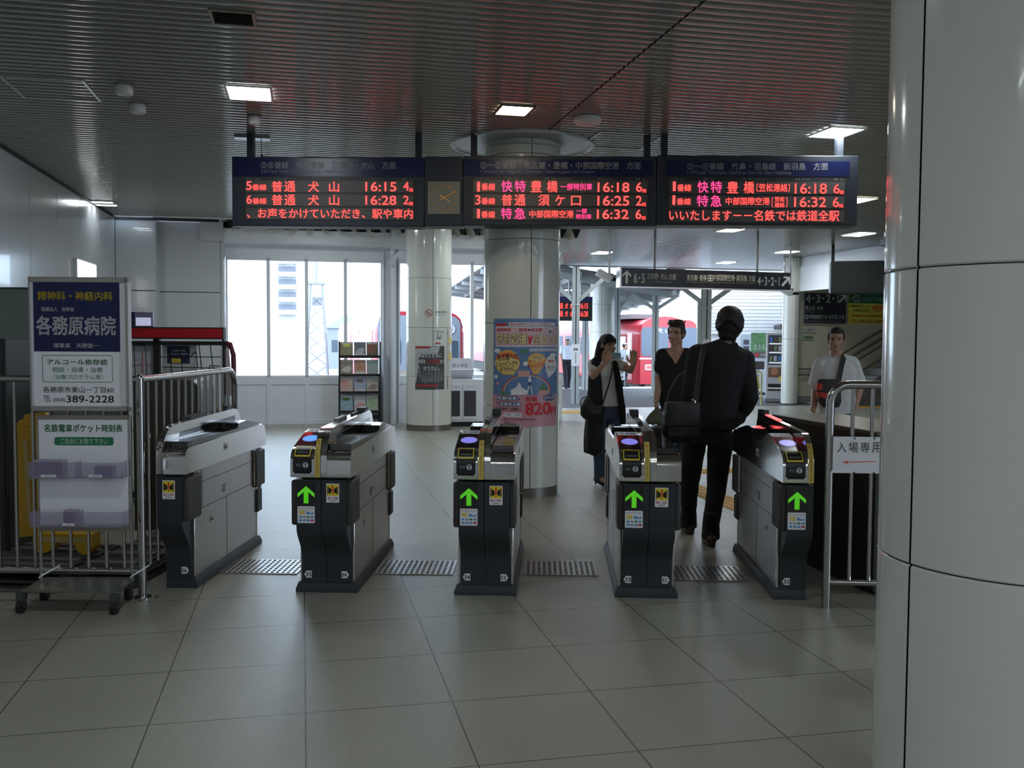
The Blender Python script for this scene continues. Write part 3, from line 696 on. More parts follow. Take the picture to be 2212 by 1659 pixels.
top = [p + Vector((0, 0, zt)) for p in ap] + [E1 - dE*.12*(1 - math.sin(R(a))) + Vector((0, 0, zt - .12*(1 - math.cos(R(a))))) for a in (0, 22, 45, 67, 90)] + [E1 + Vector((0, 0, 0))]
MB().tube(top, .021, 12).build('end_rail', chrome, T)
MB().tube([Vector((0, 0, zb)), E1 + Vector((0, 0, zb))], .018, 10).build('bottom_rail', chrome, T)
for k in range(1, 14):
    p = E1*(k/14.2); MB().tube([p + Vector((0, 0, zb)), p + Vector((0, 0, zt))], .0105, 8).build('bar', chrome, T)
for a in (0, 1, 2): MB().lathe([(.012, 0), (.012, .014), (.002, .018)], 10, c=((.09, -.09, .02)[a], (-.02, -.03, -.08)[a])).build('bolt', chrome, T)
T = thing('barred_fence', 'stainless steel barred fence carrying the red arrow notice', 'fence', (1.797, 5.37, 0), R(-4))
c = .10
rail = [(0, 0, 0), (0, 0, zt - c)] + [(c - c*math.cos(R(a)), 0, zt - c + c*math.sin(R(a))) for a in (20, 45, 70, 90)] + [(1.3, 0, zt)]
MB().tube(rail, .024, 14).build('end_rail', chrome, T)
MB().tube([(0, 0, .15), (1.3, 0, .15)], .018, 12).build('bottom_rail', chrome, T)
for k in range(8): MB().tube([(.125 + .108*k, 0, .15), (.125 + .108*k, 0, zt)], .0115, 10).build('bar', chrome, T)
T2 = thing('notice_sheet', 'laminated white notice with a red arrow tied to the fence bars', 'sign', (1.797, 5.33, 0), R(-4))
def at5(px, py, Y=5.33): p = D(px, py, Y); return p.x - 1.797, p.z
x0, z1 = at5(1800, 943); x1, z0 = at5(1912, 1022)
MB().box((x0, -.002, z0), (x1, .002, z1)).build('sheet', white_sheet, T2)
mb = MB()
for k, ch in enumerate('入場専用'):
    xa, zb_ = at5(1806.5 + 24.7*k + 0.6, 977); xb, za_ = at5(1806.5 + 24.7*k + 21, 954.5); mb.text(ch, xa, xb, zb_, za_, -.004, -.005)
mb.build('lettering', mat('soft black print', (0.03, 0.03, 0.035), 0.6), T2)
xa, za_ = at5(1818, 998); xb, zb_ = at5(1889, 995.5)
MB().add([(xa, -.004, za_), (xa + .032, -.004, za_ - .009), (xa + .032, -.004, za_ + .009)], [(0, 1, 2)]).add([(xa + .03, -.004, za_ - .0025), (xb, -.004, zb_ - .0025), (xb, -.004, zb_ + .0025), (xa + .03, -.004, za_ + .0025)], [(0, 1, 2, 3)]).build('arrow', mat('faded red print', (0.75, 0.12, 0.12), 0.5), T2)
mb = MB()
for k in (0, 1): 
    for zz in (z1 - .006, z0 + .006): mb.box((.121 + .108*k, -.005, zz - .006), (.129 + .108*k, .03, zz + .002))
mb.build('cable_tie', black, T2)
# low dark partition beside the last gate
Pn = Vector((2.16, 5.62, 0)); Pf = Vector((1.895, 6.9, 0)); d_ = Pf - Pn
t = thing('low_partition', 'dark brown low partition panel behind the barred fence with the arrow notice', 'partition', Pn, math.atan2(d_.y, d_.x))
L = d_.length
brown = mat('dark brown laminate', (0.030, 0.026, 0.022), 0.35)
MB().box((0, -.5, .03), (L, 0, .955)).build('panel', brown, t)
MB().box((-.005, -.505, .955), (L + .005, .006, .985)).build('cap', mat('olive brown edge', (0.07, 0.06, 0.045), 0.35), t, bevel=.006)
MB().box((0.02, -.48, 0), (L - .02, -.02, .03)).build('plinth', black, t)
# ================================================================ departure boards
BY, BR = 8.7, R(-1.0)
housing = mat('dark blue grey housing', (0.026, 0.032, 0.045), 0.45)
header = mat('navy header film', (0.006, 0.010, 0.060), 0.3, var=0.02)
hdr_txt = mat('pale header lettering', (0.45, 0.46, 0.47), 0.5, var=0)
screen = mat('display louvre grey', (0.030, 0.029, 0.030), 0.5)
rowm = mat('display row grey', (0.095, 0.088, 0.085), 0.5)
BX0 = (1106 - 1106)
def bpx(px): return (px - 1106) / FPX * BY
def bpz(px, py): return EYE + (725 + ROLL*(px - 1106) - py) / FPX * BY
def board(px0, px1, label, crop, title, eng, tx, ty, ex, ey, hd, scr, rows, cols, posts):
    """crop: origin and scale of the measured view of the board"""
    ox, oy, sc = crop
    pc = (px0 + px1) / 2; xc = bpx(pc)
    base = Vector((xc, BY - math.tan(-BR)*xc*1.0, 0))
    t = thing('departure_board', label, 'departure board', base, BR, 'hanging departure boards')
    X = lambda cx: bpx(ox + cx/sc) - xc
    Z = lambda cy: bpz(pc, oy + cy/sc)
    zt, zb = bpz(pc, 342), bpz(pc, 490)
    w0, w1 = bpx(px0) - xc, bpx(px1) - xc
    MB().box((w0 + .003, 0, zb), (w1 - .003, .26, zt)).build('housing', housing, t, bevel=.008)
    h = MB().box((X(hd[0]), -.004, Z(hd[3])), (X(hd[2]), 0.0, Z(hd[1]))).build('header', header, t)
    mb = MB().text(title, X(tx[0]), X(tx[1]), Z(ty[1]), Z(ty[0]), -.006, .018); mb.text(eng, X(ex[0]), X(ex[1]), Z(ey[1]), Z(ey[0]), -.006, 0.004)
    mb.build('lettering', hdr_txt, h)
    s_ = MB().box((X(scr[0]), -.003, Z(scr[3])), (X(scr[2]), .0, Z(scr[1]))).build('screen', screen, t)
    rws = []
    for a, b in rows:
        rws.append((a, b, MB().box((X(scr[0] + 25), -.006, Z(b)), (X(scr[2] - 25), -.003, Z(a))).build('display_row', rowm, t)))
    for q in cols:
        s, a, b, c_, d_2 = q[:5]; bold = q[6] if len(q) > 6 else .012
        rw = min(rws, key=lambda r: abs((r[0] + r[1])/2 - (c_ + d_2)/2))[2]
        MB().text(s, X(a), X(b), Z(d_2), Z(c_), -.009, bold).build('display_text', ledpink if len(q) > 5 and q[5] else ledred, rw)
    mg = None
    return t, s_, X, Z, mg
def post(t, xs, zt, y=.13):
    for x in xs: MB().box((x - .028, y - .04, zt), (x + .028, y + .04, CEIL)).build('hanger', housing, t)
def colheads(s_, X, Z, cy0, cy1, items):
    mb = MB()
    for s, a, b, e, ea, eb in items:
        mb.text(s, X(a), X(b), Z(cy1), Z(cy0), -.005, .02); mb.text(e, X(ea), X(eb), Z(cy1 - 2), Z(cy0 + 6), -.005, 0)
    mb.build('column_heading', mat('dim heading print', (0.30, 0.30, 0.30), 0.5), s_)
t, s_, X, Z, _ = board(500, 915, 'departure board for tracks five and six left of the square clock', (480, 320, 4.1736), '⑤⑥番線　各務原線　三柿野・犬山　方面', '5.6Track Kakamigahara Line for Mikakino, Inuyama', (350, 1562), (135, 200), (352, 1230), (208, 242), (100, 105, 1815, 268), (188, 276, 1742, 652),
    [(305, 408), (425, 530), (545, 648)],
    [('5', 218, 268, 312, 390), ('番線', 274, 400, 338, 392), ('普', 448, 544, 310, 405), ('通', 562, 660, 310, 405), ('犬', 775, 872, 312, 405), ('山', 964, 1054, 312, 405), ('16:15', 1290, 1568, 315, 398, 0, .01), ('4', 1630, 1680, 312, 390, 0, .01), ('両', 1683, 1718, 372, 402),
     ('6', 220, 268, 436, 512), ('番線', 274, 400, 460, 514), ('普', 448, 544, 430, 524), ('通', 562, 660, 430, 524), ('犬', 775, 872, 432, 524), ('山', 964, 1054, 432, 524), ('16:28', 1290, 1568, 436, 518, 0, .01), ('2', 1630, 1680, 436, 512, 0, .01), ('両', 1683, 1718, 492, 524),
     ('、お声をかけていただき、駅や車内', 222, 1716, 553, 640, 0, .012)], None)
post(t, (bpx(534) - bpx(707.5), bpx(900) - bpx(707.5)), bpz(700, 342))
colheads(s_, X, Z, 278, 299, [('のりば', 212, 276, 'Track', 292, 336), ('種別', 492, 536, 'Type', 550, 584), ('行先・経由', 815, 920, 'Destination,Via', 934, 1056), ('時刻', 1285, 1330, 'Dep.Time', 1342, 1420), ('両数', 1618, 1662, 'Cars', 1676, 1716)])
t, s_, X, Z, _ = board(998, 1412, 'departure board for tracks one to four right of the square clock', (990, 320, 5.0273), '①～④番線　名古屋・豊橋・中部国際空港　方面', "1~4Track for Nagoya, Toyohashi, Central Japan Int'l Airport", (230, 1950), (172, 250), (230, 1462), (262, 302), (60, 148, 2080, 326), (128, 338, 2050, 800),
    [(372, 500), (520, 645), (665, 790)],
    [('1', 196, 226, 390, 492, 0, .01), ('番線', 242, 390, 404, 480), ('快', 458, 574, 374, 496, 1), ('特', 600, 716, 374, 496, 1), ('豊', 772, 890, 374, 498), ('橋', 946, 1060, 374, 498), ('一部特別車', 1092, 1432, 402, 474, 1), ('16:18', 1490, 1830, 392, 494, 0, .01), ('6', 1902, 1965, 390, 490, 0, .01), ('両', 1968, 2010, 462, 500),
     ('3', 176, 232, 532, 632, 0, .01), ('番線', 242, 390, 558, 630), ('普', 460, 574, 522, 642), ('通', 600, 716, 522, 642), ('須', 856, 974, 522, 642), ('ケ', 1036, 1138, 530, 640), ('口', 1206, 1312, 536, 640), ('16:25', 1490, 1830, 534, 638, 0, .01), ('2', 1902, 1965, 532, 636, 0, .01), ('両', 1968, 2010, 606, 646),
     ('1', 196, 226, 680, 776, 0, .01), ('番線', 242, 390, 700, 774), ('特', 456, 570, 666, 786, 1), ('急', 598, 716, 666, 786, 1), ('中部国際空港', 760, 1234, 690, 770), ('一部', 1266, 1376, 670, 722, 1), ('特別車', 1260, 1426, 730, 782, 1), ('16:32', 1486, 1826, 680, 780, 0, .01), ('6', 1900, 1962, 680, 780, 0, .01), ('両', 1966, 2008, 752, 790)], None)
post(t, (bpx(1020) - bpx(1205), bpx(1394) - bpx(1205)), bpz(1200, 342))
colheads(s_, X, Z, 342, 366, [('のりば', 172, 254, 'Track', 272, 322), ('種別', 514, 568, 'Type', 586, 632), ('行先・経由', 916, 1044, 'Destination,Via', 1062, 1206), ('時刻', 1490, 1544, 'Dep.Time', 1558, 1652), ('両数', 1896, 1950, 'Cars', 1966, 2010)])
t, s_, X, Z, _ = board(1412, 1840, 'departure board for the branch line at the far end of the row', (1400, 320, 4.8087), '①～④番線　竹鼻・羽島線　新羽島　方面', '1~4Track Takehana, Hashima Line for Shin Hashima', (370, 1800), (180, 256), (370, 1428), (262, 304), (150, 166, 2018, 320), (162, 330, 2002, 796),
    [(372, 498), (518, 640), (658, 784)],
    [('1', 224, 252, 375, 472, 0, .01), ('番線', 268, 412, 402, 474), ('快', 475, 586, 370, 488, 1), ('特', 610, 724, 370, 488, 1), ('豊', 778, 890, 372, 492), ('橋', 946, 1054, 372, 494), ('〔笠松連絡〕', 1078, 1416, 392, 476), ('16:18', 1466, 1794, 390, 494, 0, .01), ('6', 1862, 1924, 394, 492, 0, .01), ('両', 1926, 1966, 462, 500),
     ('1', 222, 250, 516, 612, 0, .01), ('番線', 266, 410, 544, 612), ('特', 470, 586, 512, 628, 1), ('急', 612, 722, 512, 628, 1), ('中部国際空港', 766, 1214, 534, 610), ('〔', 1236, 1250, 530, 634), ('笠松', 1264, 1366, 526, 576), ('連絡', 1264, 1366, 584, 634), ('〕', 1378, 1396, 530, 634), ('16:32', 1464, 1790, 530, 630, 0, .01), ('6', 1858, 1920, 530, 630, 0, .01), ('両', 1922, 1964, 600, 636),
     ('いいたします－－名鉄では鉄道全駅', 190, 1926, 662, 772, 0, .012)], None)
post(t, (bpx(1431) - bpx(1626), bpx(1807) - bpx(1626)), bpz(1620, 342))
colheads(s_, X, Z, 336, 362, [('のりば', 200, 276, 'Track', 296, 344), ('種別', 534, 584, 'Type', 600, 644), ('行先・経由', 918, 1042, 'Destination,Via', 1056, 1194), ('時刻', 1466, 1520, 'Dep.Time', 1534, 1626), ('両数', 1856, 1908, 'Cars', 1924, 1966)])
for pc, lab in ((502, 'rounded end cap of the board row at the wall side'), ):
    pass
# clock unit
pc = 956.5; xc = bpx(pc)
t = thing('station_clock', 'square dark faced clock in the panel between two departure boards', 'clock', Vector((xc, BY + math.tan(BR)*xc, 0)), BR)
zt, zb = bpz(pc, 342), bpz(pc, 490)
MB().box((bpx(915) - xc + .003, 0, zb), (bpx(998) - xc - .003, .26, zt)).build('housing', housing, t, bevel=.008)
cz = bpz(pc, 430); hw = .146; cx = bpx(957.4) - xc
MB().rframe(cx - hw - .035, cx + hw + .035, cz - hw - .03, cz + hw + .03, -.004, .03, .004).build('surround', mat('clock surround', (0.05, 0.055, 0.06), 0.4), t)
fc = MB().box((cx - hw, -.006, cz - hw), (cx + hw, 0, cz + hw)).build('dial', mat('grey olive dial', (0.19, 0.188, 0.15), 0.3), t)
mb = MB(); num = mat('amber dial numerals', (0.90, 0.46, 0.10), 0.5, var=0)
for h in range(1, 13):
    a = R(90 - 30*h); r_ = .113
    k = .024 if h != 12 else .026; wd = .030 if h > 9 else .018
    x, z = cx + r_*math.cos(a)*1.0, cz + r_*math.sin(a)*1.0
    mb.text(str(h), x - wd/2, x + wd/2, z - k/2, z + k/2, -.0075, .012)
mb.build('numeral', num, fc)
mb = MB()
for ang, L_, w_ in ((90 - 30*4.17, .072, .012), (90 - 6*10.3, .118, .009)):
    a = R(ang); d2 = Vector((math.cos(a), 0, math.sin(a))); p_ = Vector((-math.sin(a), 0, math.cos(a)))
    o = Vector((cx, -.010, cz))
    mb.add([o - d2*.04 - p_*w_/2, o + d2*L_ - p_*w_/3, o + d2*L_ + p_*w_/3, o - d2*.04 + p_*w_/2], [(0, 1, 2, 3)])
mb.build('clock_hand', num, fc)
# ================================================================ notice stand
SY = 5.32
def sx(px): return (px - 62) / FPX * SY
P0 = D(62, 720, SY)
def sz(py): return EYE + (719.6 - py) / FPX * SY
t = thing('notice_stand', 'white and navy hospital notice on a wheeled aluminium stand before the fence', 'sign stand', (P0.x, SY, 0), R(1.5))
zt, zb = sz(599), sz(889); W_ = sx(275)
fm = MB().box((0, 0, zt - .03), (W_, .04, zt)).box((0, 0, zb), (W_, .04, zb + .028)).box((0, 0, zb), (.012, .04, zt)).box((W_ - .022, 0, zb), (W_, .05, zt)).build('frame', alu, t, bevel=.003)
MB().box((.013, -.003, zb + .03), (.027, .01, zt - .032)).box((sx(257.5), -.003, zb + .03), (sx(268), .01, zt - .032)).build('frame_lining', alu_white, fm)
ox, oy, sc = 60, 590, 5.352
X = lambda c: sx(ox + c/sc)
Z = lambda c: sz(oy + c/sc)
pn = MB().box((X(64), .004, Z(1562)), (X(1052), .03, Z(908))).build('panel', white_sheet, t)
nv = MB().box((X(64), .003, Z(909)), (X(1052), .03, Z(104))).build('navy_panel', navy, t)
yel = mat('mustard lettering', (0.62, 0.46, 0.03), 0.5, var=0)
MB().text('精神科・神経内科', X(118), X(972), Z(320), Z(214), 0.0015, .025).build('lettering', yel, nv)
swl = mat('soft white lettering', (0.66, 0.68, 0.70), 0.5, var=0)
MB().text('医療法人　杏野会', X(160), X(530), Z(446), Z(396), 0.0015, .02).build('lettering', swl, nv)
MB().text('各務原病院', X(95), X(1006), Z(720), Z(496), 0.0015, .026).build('lettering', swl, nv)
MB().text('理事長　天野宏一', X(288), X(810), Z(866), Z(810), 0.0015, .02).build('lettering', swl, nv)
MB().rframe(X(155), X(962), Z(1266), Z(950), .0035, .0035, .012).build('green_outline', greenp, pn)
mb = MB().text('アルコール依存症', X(210), X(906), Z(1062), Z(996), .0025, .022).text('相談・指導・治療', X(270), X(846), Z(1150), Z(1086), .0025, 0).text('（治療プログラム有）', X(276), X(848), Z(1233), Z(1174), .0025, 0)
mb.build('lettering', greenp, pn)
MB().text('各務原市東山一丁目60', X(160), X(970), Z(1386), Z(1316), .0025, .004).build('lettering', blackp, pn)
MB().text('TEL', X(162), X(246), Z(1490), Z(1420), .0025, 0).text('(058)', X(275), X(412), Z(1500), Z(1448), .0025, 0).text('389-2228', X(425), X(970), Z(1500), Z(1418), .0025, .008).build('lettering', blackp, pn)
ox, oy, sc = 0, 900, 3.858
MB().box((X(298), .012, Z(925)), (X(1032), .03, Z(28))).build('backboard', white_sheet, t)
MB().box((X(290), .008, Z(28)), (X(1040), .035, Z(-6))).box((X(290), .008, Z(975)), (X(1046), .035, Z(922))).build('crossbar', mat('brownish aluminium', (0.30, 0.25, 0.21), 0.4, 0.5), t)
MB().text('名鉄電車ポケット時刻表', X(344), X(994), Z(136), Z(68), .0105, .02).build('lettering', greenp, t)
pl = MB().rrect(X(428), X(918), Z(246), Z(177), .0105, .0115, t=.001).build('pill_label', greenp, t)
MB().text('ご自由にお取り下さい', X(478), X(872), Z(236), Z(188), .0085, .02).build('lettering', white_sheet, pl)
acr = mat('violet tinted acrylic', (0.34, 0.30, 0.44), 0.10, alpha=0.30)
for a, b, z0, z1 in ((264, 1030, 510, 374), (272, 1040, 915, 788)):
    q = MB().box((X(a), -.075, Z(z0)), (X(b), -.072, Z(z1))).box((X(a), -.075, Z(z0)), (X(b), .012, Z(z0) + .003)).box((X(a), -.075, Z(z0)), (X(a) + .003, .012, Z(z1))).box((X(b) - .003, -.075, Z(z0)), (X(b), .012, Z(z1)))
    q.box((X((a+b)/2) - .001, -.072, Z(z0)), (X((a+b)/2) + .001, .012, Z(z1)))
    tr_ = q.build('leaflet_tray', acr, t)
    mb = MB()
    for c0, c1, tx_ in (((368, 494, '犬山線方面'), (760, 868, '各務原線')) if z0 == 510 else ((538, 634, '小牧線'),)):
        mb.m(0).box((X(c0), -.0765, Z(z0 - 12)), (X(c1), -.0755, Z(z0 - 34))); mb.m(1).text(tx_, X(c0 + 25), X(c1 - 25), Z(z0 - 17), Z(z0 - 29), -.0772, .01)
    mb.build('tray_label', [white_sheet, greyp], tr_)
for k, (a, b, z0, z1, lab) in enumerate(((300, 345, 500, 360, 'pocket timetable leaflets at the edge of the upper acrylic tray'), (350, 436, 500, 358, 'pocket timetable leaflets second in the upper acrylic tray'), (440, 545, 500, 362, 'pocket timetable leaflets third in the upper acrylic tray'), (800, 950, 500, 404, 'low pile of leaflets over the second label of the upper tray'), (540, 640, 905, 778, 'short pile of leaflets in the lower acrylic tray'))):
    p0 = Vector((P0.x, SY, 0)) + Matrix.Rotation(R(1.5), 3, 'Z') @ Vector((X((a+b)/2), -.03, Z(z0)))
    w = X(b) - X(a)
    o = MB().box((-w/2, -.036, 0), (w/2, .02, Z(z1) - Z(z0))).m(1).box((-w/2 + .003, -.0365, .006), (w/2 - .003, -.0358, Z(z1) - Z(z0) - .006)).build('timetable_leaflets', [mat('leaflet paper', (0.42, 0.38, 0.46), 0.6), mat('leaflet cover %d' % (k % 2), ((0.26, 0.17, 0.24), (0.22, 0.20, 0.34))[k % 2], 0.6)], loc=p0, rotz=R(1.5))
    props(o, lab, 'leaflets', 'timetable leaflets in the trays')
for x_, in ((X(290),), (X(1052),)):
    MB().tube([(x_, .022, .135), (x_, .022, Z(-6))], .0095, 10).build('leg', chrome, t)
bp_ = MB().prism([(X(140) + .075, -.16), (X(925) + .085, -.18), (X(1085) - .05, .13), (X(330) - .06, .13)], .118, .130, 'z').build('base_plate', mat('checker steel plate', (0.22, 0.23, 0.21), 0.3, 0.7), t, bevel=.003)
for x_, y_ in ((X(125) + .075, -.145), (X(890) + .08, -.165), (X(1060) - .06, .11), (X(330) - .05, .11)):
    c = MB().tube([(x_ - .014, y_, .038), (x_ + .014, y_, .038)], .038, 18).build('caster', mat('black rubber', (0.012, 0.012, 0.012), 0.6), t)
    MB().box((x_ - .019, y_ - .02, .07), (x_ + .019, y_ + .035, .12)).box((x_ + .015, y_ - .012, .03), (x_ + .019, y_ + .012, .08)).build('fork', mat('caster steel', (0.10, 0.10, 0.10), 0.4, 0.6), c)
for x_ in (X(290), X(1052)):
    MB().tube([(x_ - .01, .012, .155), (x_ + .01, .008, .17), (x_ + .06, .12, .20)], .004, 6).build('tie_cord', white, t)
# ================================================================ things behind the fence
t = thing('caution_board', 'yellow plastic folding floor board leaning behind the fence bars', 'caution board', D(56, 1150, 6.1) * 1, R(-4))
t.location.z = 0.225
ypl = mat('yellow plastic', (0.62, 0.36, 0.015), 0.45)
def lean(mb): mb.T = Matrix.Rotation(R(-7), 4, 'Y') @ Matrix.Rotation(R(-8), 4, 'X'); return mb
hh = .76
lean(MB()).prism([(-.05, 0), (.28, 0), (.27, hh - .06), (.22, hh), (0, hh), (-.05, hh - .06)], 0, .03, 'y').build('panel', ypl, t, bevel=.006)
lean(MB()).box((.02, -.008, .10), (.05, 0, hh - .14)).box((.10, -.008, .10), (.13, 0, hh - .14)).box((.18, -.008, .10), (.21, 0, hh - .14)).build('rib', mat('worn pale yellow', (0.55, 0.42, 0.16), 0.5), t)
lean(MB()).prism([(.02, hh - .05), (.2, hh - .05), (.18, hh + .03), (.04, hh + .03)], -.01, .035, 'y').build('handle', ypl, t, bevel=.008)
mb = MB()
t2 = thing('wheel_stop', 'yellow plastic block with two humps lying on the dark frames', 'wheel stop', D(145, 1172, 6.0) * 1, R(-4)); t2.location.z = 0.197
pf = [(-.19, .0), (-.19, .08), (.19, .08), (.19, .0)] + arc(.14, 0, .05, 0, -180, 6, .05) + [(.06, .025), (-.06, .025)] + arc(-.13, 0, .06, 0, -180, 6, .045)
MB().prism(pf, -.06, .06, 'y').build('block', ypl, t2, bevel=.008)
MB().box((-.15, -.062, .03), (.15, -.06, .06)).build('groove', mat('worn pale yellow', (0.55, 0.42, 0.16), 0.5), t2)
# folded dark steel ramps on the floor
dks = mat('dark worn steel', (0.075, 0.07, 0.065), 0.5, 0.4)
for k, (x, y, w, d, lab) in enumerate(((-2.95, 6.0, .62, .7, 'folded dark steel frame on the floor under the yellow board'), (-2.40, 6.35, .36, 1.3, 'smaller folded dark steel frame on the floor behind the notice stand'))):
    t = thing('folded_ramp', lab, 'steel frame', (x, y, 0), R(-4))
    MB().box((-w/2, -d/2, .10), (w/2, d/2, .125)).box((-w/2, -d/2, .0), (-w/2 + .03, d/2, .10)).box((w/2 - .03, -d/2, 0), (w/2, d/2, .10)).box((-w/2, -d/2, .04), (w/2, d/2, .055)).build('frame', dks, t)
    mb = MB()
    for j in range(5): mb.box((-w/2 + .02, -d/2 + .04 + j*d/5.2, .125), (w/2 - .02, -d/2 + .10 + j*d/5.2, .145))
    mb.build('slat', mat('grey worn slat', (0.16, 0.155, 0.15), 0.5, 0.3), t)
# grey green low screen behind the stand
t = thing('screen_panel', 'dull green grey screen standing behind the notice stand by the side wall', 'screen', D(-60, 800, 7.6), R(0)); t.location.z = 0
w = D(262, 800, 7.6).x - D(-60, 800, 7.6).x
MB().box((0, 0, .25), (w, .05, 1.885)).build('panel', mat('grey green board', (0.20, 0.24, 0.215), 0.45), t)
MB().box((-.02, -.01, 0), (w + .01, .06, .25)).build('kick_panel', black, t)
MB().box((w - .0, -.01, 0), (w + .03, .06, 1.895)).box((-.02, -.008, 1.885), (w + .03, .058, 1.90)).build('edge_trim', mat('dark edge', (0.05, 0.055, 0.055), 0.4), t)
t = thing('dark_cabinet', 'dark upright cabinet edge at the picture border by the fence', 'cabinet', D(-30, 800, 6.3), 0); t.location.z = 0
w = D(13, 800, 6.3).x - D(-30, 800, 6.3).x
MB().box((-.3, 0, 0), (w, .4, 1.50)).build('body', mat('dark cabinet', (0.03, 0.035, 0.035), 0.4), t, bevel=.006)
MB().box((-.3, -.006, .05), (w - .02, 0, 1.44)).build('door', mat('dark cabinet door', (0.036, 0.04, 0.04), 0.35), t)
# slanted dark counter behind the fence
t = thing('dark_counter', 'dark counter with a rounded corner behind the barred fence beside the red topped rack', 'counter', D(290, 1060, 7.4), R(6)); t.location.z = 0
w = D(430, 900, 7.4).x - D(290, 900, 7.4).x
mb = MB(); o = [(0, 0), (w, 0), (w, .82)] + arc(w - .10, 1.08, .10, 0, 90, 6) + [(0, 1.18)]
mb.prism(o, 0, .55, 'y'); mb.build('body', mat('dark olive laminate', (0.06, 0.06, 0.05), 0.4), t, bevel=.006)
MB().box((.02, -.01, .1), (w - .05, 0, .62)).build('front', mat('darker olive laminate', (0.035, 0.035, 0.03), 0.4), t)
MB().box((.05, .02, 0), (w - .1, .5, .02)).build('foot', black, t)
# red topped display rack
RY = 8.6
def rp(px, py): p = D(px, py, RY); return p.x, p.z
xa, za = rp(250, 706); xb, zb_ = rp(484, 733)
t = thing('newspaper_rack', 'black wire display rack under a red header box behind the fence', 'display rack', ((xa+xb)/2, RY, 0), R(-2))
hw = (xb - xa)/2; O = (xa + xb)/2
hd_ = MB().box((-hw, 0, zb_), (hw, .07, za)).build('header_box', mat('black frame', (0.02, 0.018, 0.018), 0.4), t)
MB().box((-hw, -.004, zb_ + .012), (hw - .012, 0, za - .012)).build('red_panel', mat('red header film', (0.42, 0.012, 0.02), 0.35), hd_)
x2, z2 = rp(483, 738); x3, z3 = rp(503, 900)
MB().tube([(hw - .01, .05, z2 - .01), (x3 - O - .03, .05, z2 - .02), (x3 - O, .05, z2 - .12), (x3 - O + .015, .05, .05)], .022, 10).build('side_tube', mat('dark red tube', (0.12, 0.015, 0.03), 0.4), t)
MB().prism([(hw - .005, .98), (hw - .005, z2 - .03), (x3 - O - .045, z2 - .03), (x3 - O - .015, .98)], .05, .06, 'y').build('side_panel', mat('pink white panel', (0.62, 0.48, 0.52), 0.5), t)
MB().box((-hw, .02, zb_ - .055), (x3 - O - .06, .06, zb_ - .02)).box((hw - .012, .0, .04), (hw + .004, .05, zb_)).box((rp(333, 800)[0] - O - .018, .02, .04), (rp(342, 800)[0] - O, .06, zb_)).box((-hw, .02, .04), (-hw + .02, .06, zb_)).build('frame', mat('black frame', (0.02, 0.018, 0.018), 0.4), t)
mb = MB()
def wire(ax, ay, bx_, by_, r=.0045):
    p, q = rp(ax, ay), rp(bx_, by_); mb.tube([(p[0] - O, .0, p[1]), (q[0] - O, -.02, q[1])], r, 6)
for x_ in (288, 313): wire(x_, 741, x_ + 6, 830)
for x_ in (364, 388, 430, 455): wire(x_, 741, x_ + 9, 806)
wire(343, 771, 480, 771); wire(350, 793, 480, 795); wire(288, 746, 313, 746); wire(412, 771, 424, 760); wire(424, 760, 430, 795); wire(454, 790, 478, 790); wire(454, 790, 454, 800)
mb.build('wire_grid', mat('black wire', (0.012, 0.012, 0.012), 0.4, 0.4), t)
MB().box((-hw, .03, .04), (hw, .34, .10)).build('base', black, t)
def paper(name, lab, pts, colr, y=.07, extra=None):
    x0, z1 = rp(*pts[0]); x1, z0 = rp(*pts[1]); c = (x0 + x1)/2
    o = MB().box((-(x1-x0)/2, 0, 0), ((x1-x0)/2, .012, z1 - z0)); mats_ = [colr]
    if extra: extra(o, x1 - x0, z1 - z0, mats_)
    q = o.build(name, mats_, loc=(c, RY + y, z0), rotz=R(-2)); return props(q, lab, 'poster')
paper('pinned_poster', 'pale poster with thin red lines beneath the red header box', ((272, 742), (332, 824)), mat('pale grey paper', (0.50, 0.50, 0.52), 0.6), extra=lambda o, w, h, ms: (ms.append(redp), o.m(1).box((-w*.42, -.002, h*.42), (-w*.06, 0, h*.435)).box((w*.12, -.002, h*.42), (w*.44, 0, h*.435)).box((-.003, -.002, h*.2), (.003, 0, h*.8))))
paper('white_case', 'white box with a navy label in the wire display rack', ((344, 742), (420, 810)), mat('pale box card', (0.56, 0.55, 0.56), 0.6), extra=lambda o, w, h, ms: (ms.extend([mat('navy box label', (0.03, 0.035, 0.085), 0.5), yellowp, white_sheet]), o.m(1).box((-w*.36, -.003, h*.36), (w*.30, 0, h*.92)), o.m(2).box((-w*.22, -.005, h*.38), (w*.05, -.003, h*.52)), o.m(3).text('お得な情報', -w*.2, w*.18, h*.74, h*.80, -.005, .02), o.m(3).text('プレゼント実施中', -w*.26, w*.24, h*.64, h*.70, -.005, .02)))
t = thing('small_monitor', 'small purple monitor showing a pale picture on top of the red header box', 'monitor', (rp(302, 700)[0], RY + .045, za), R(8))
MB().box((-.10, -.02, 0), (.10, .04, .135)).build('case', mat('violet grey plastic', (0.18, 0.16, 0.24), 0.4), t, bevel=.006)
MB().box((-.045, -.024, .012), (.085, -.019, .085)).build('picture', mat('lit monitor picture', (0.5, 0.5, 0.7), 0.3, emit=0.5, ecol=(0.62, 0.64, 0.9)), t)
MB().box((-.10, -.021, 0.0), (-.055, -.0195, .135)).build('side_band', mat('dark violet plastic', (0.02, 0.02, 0.06), 0.4), t)
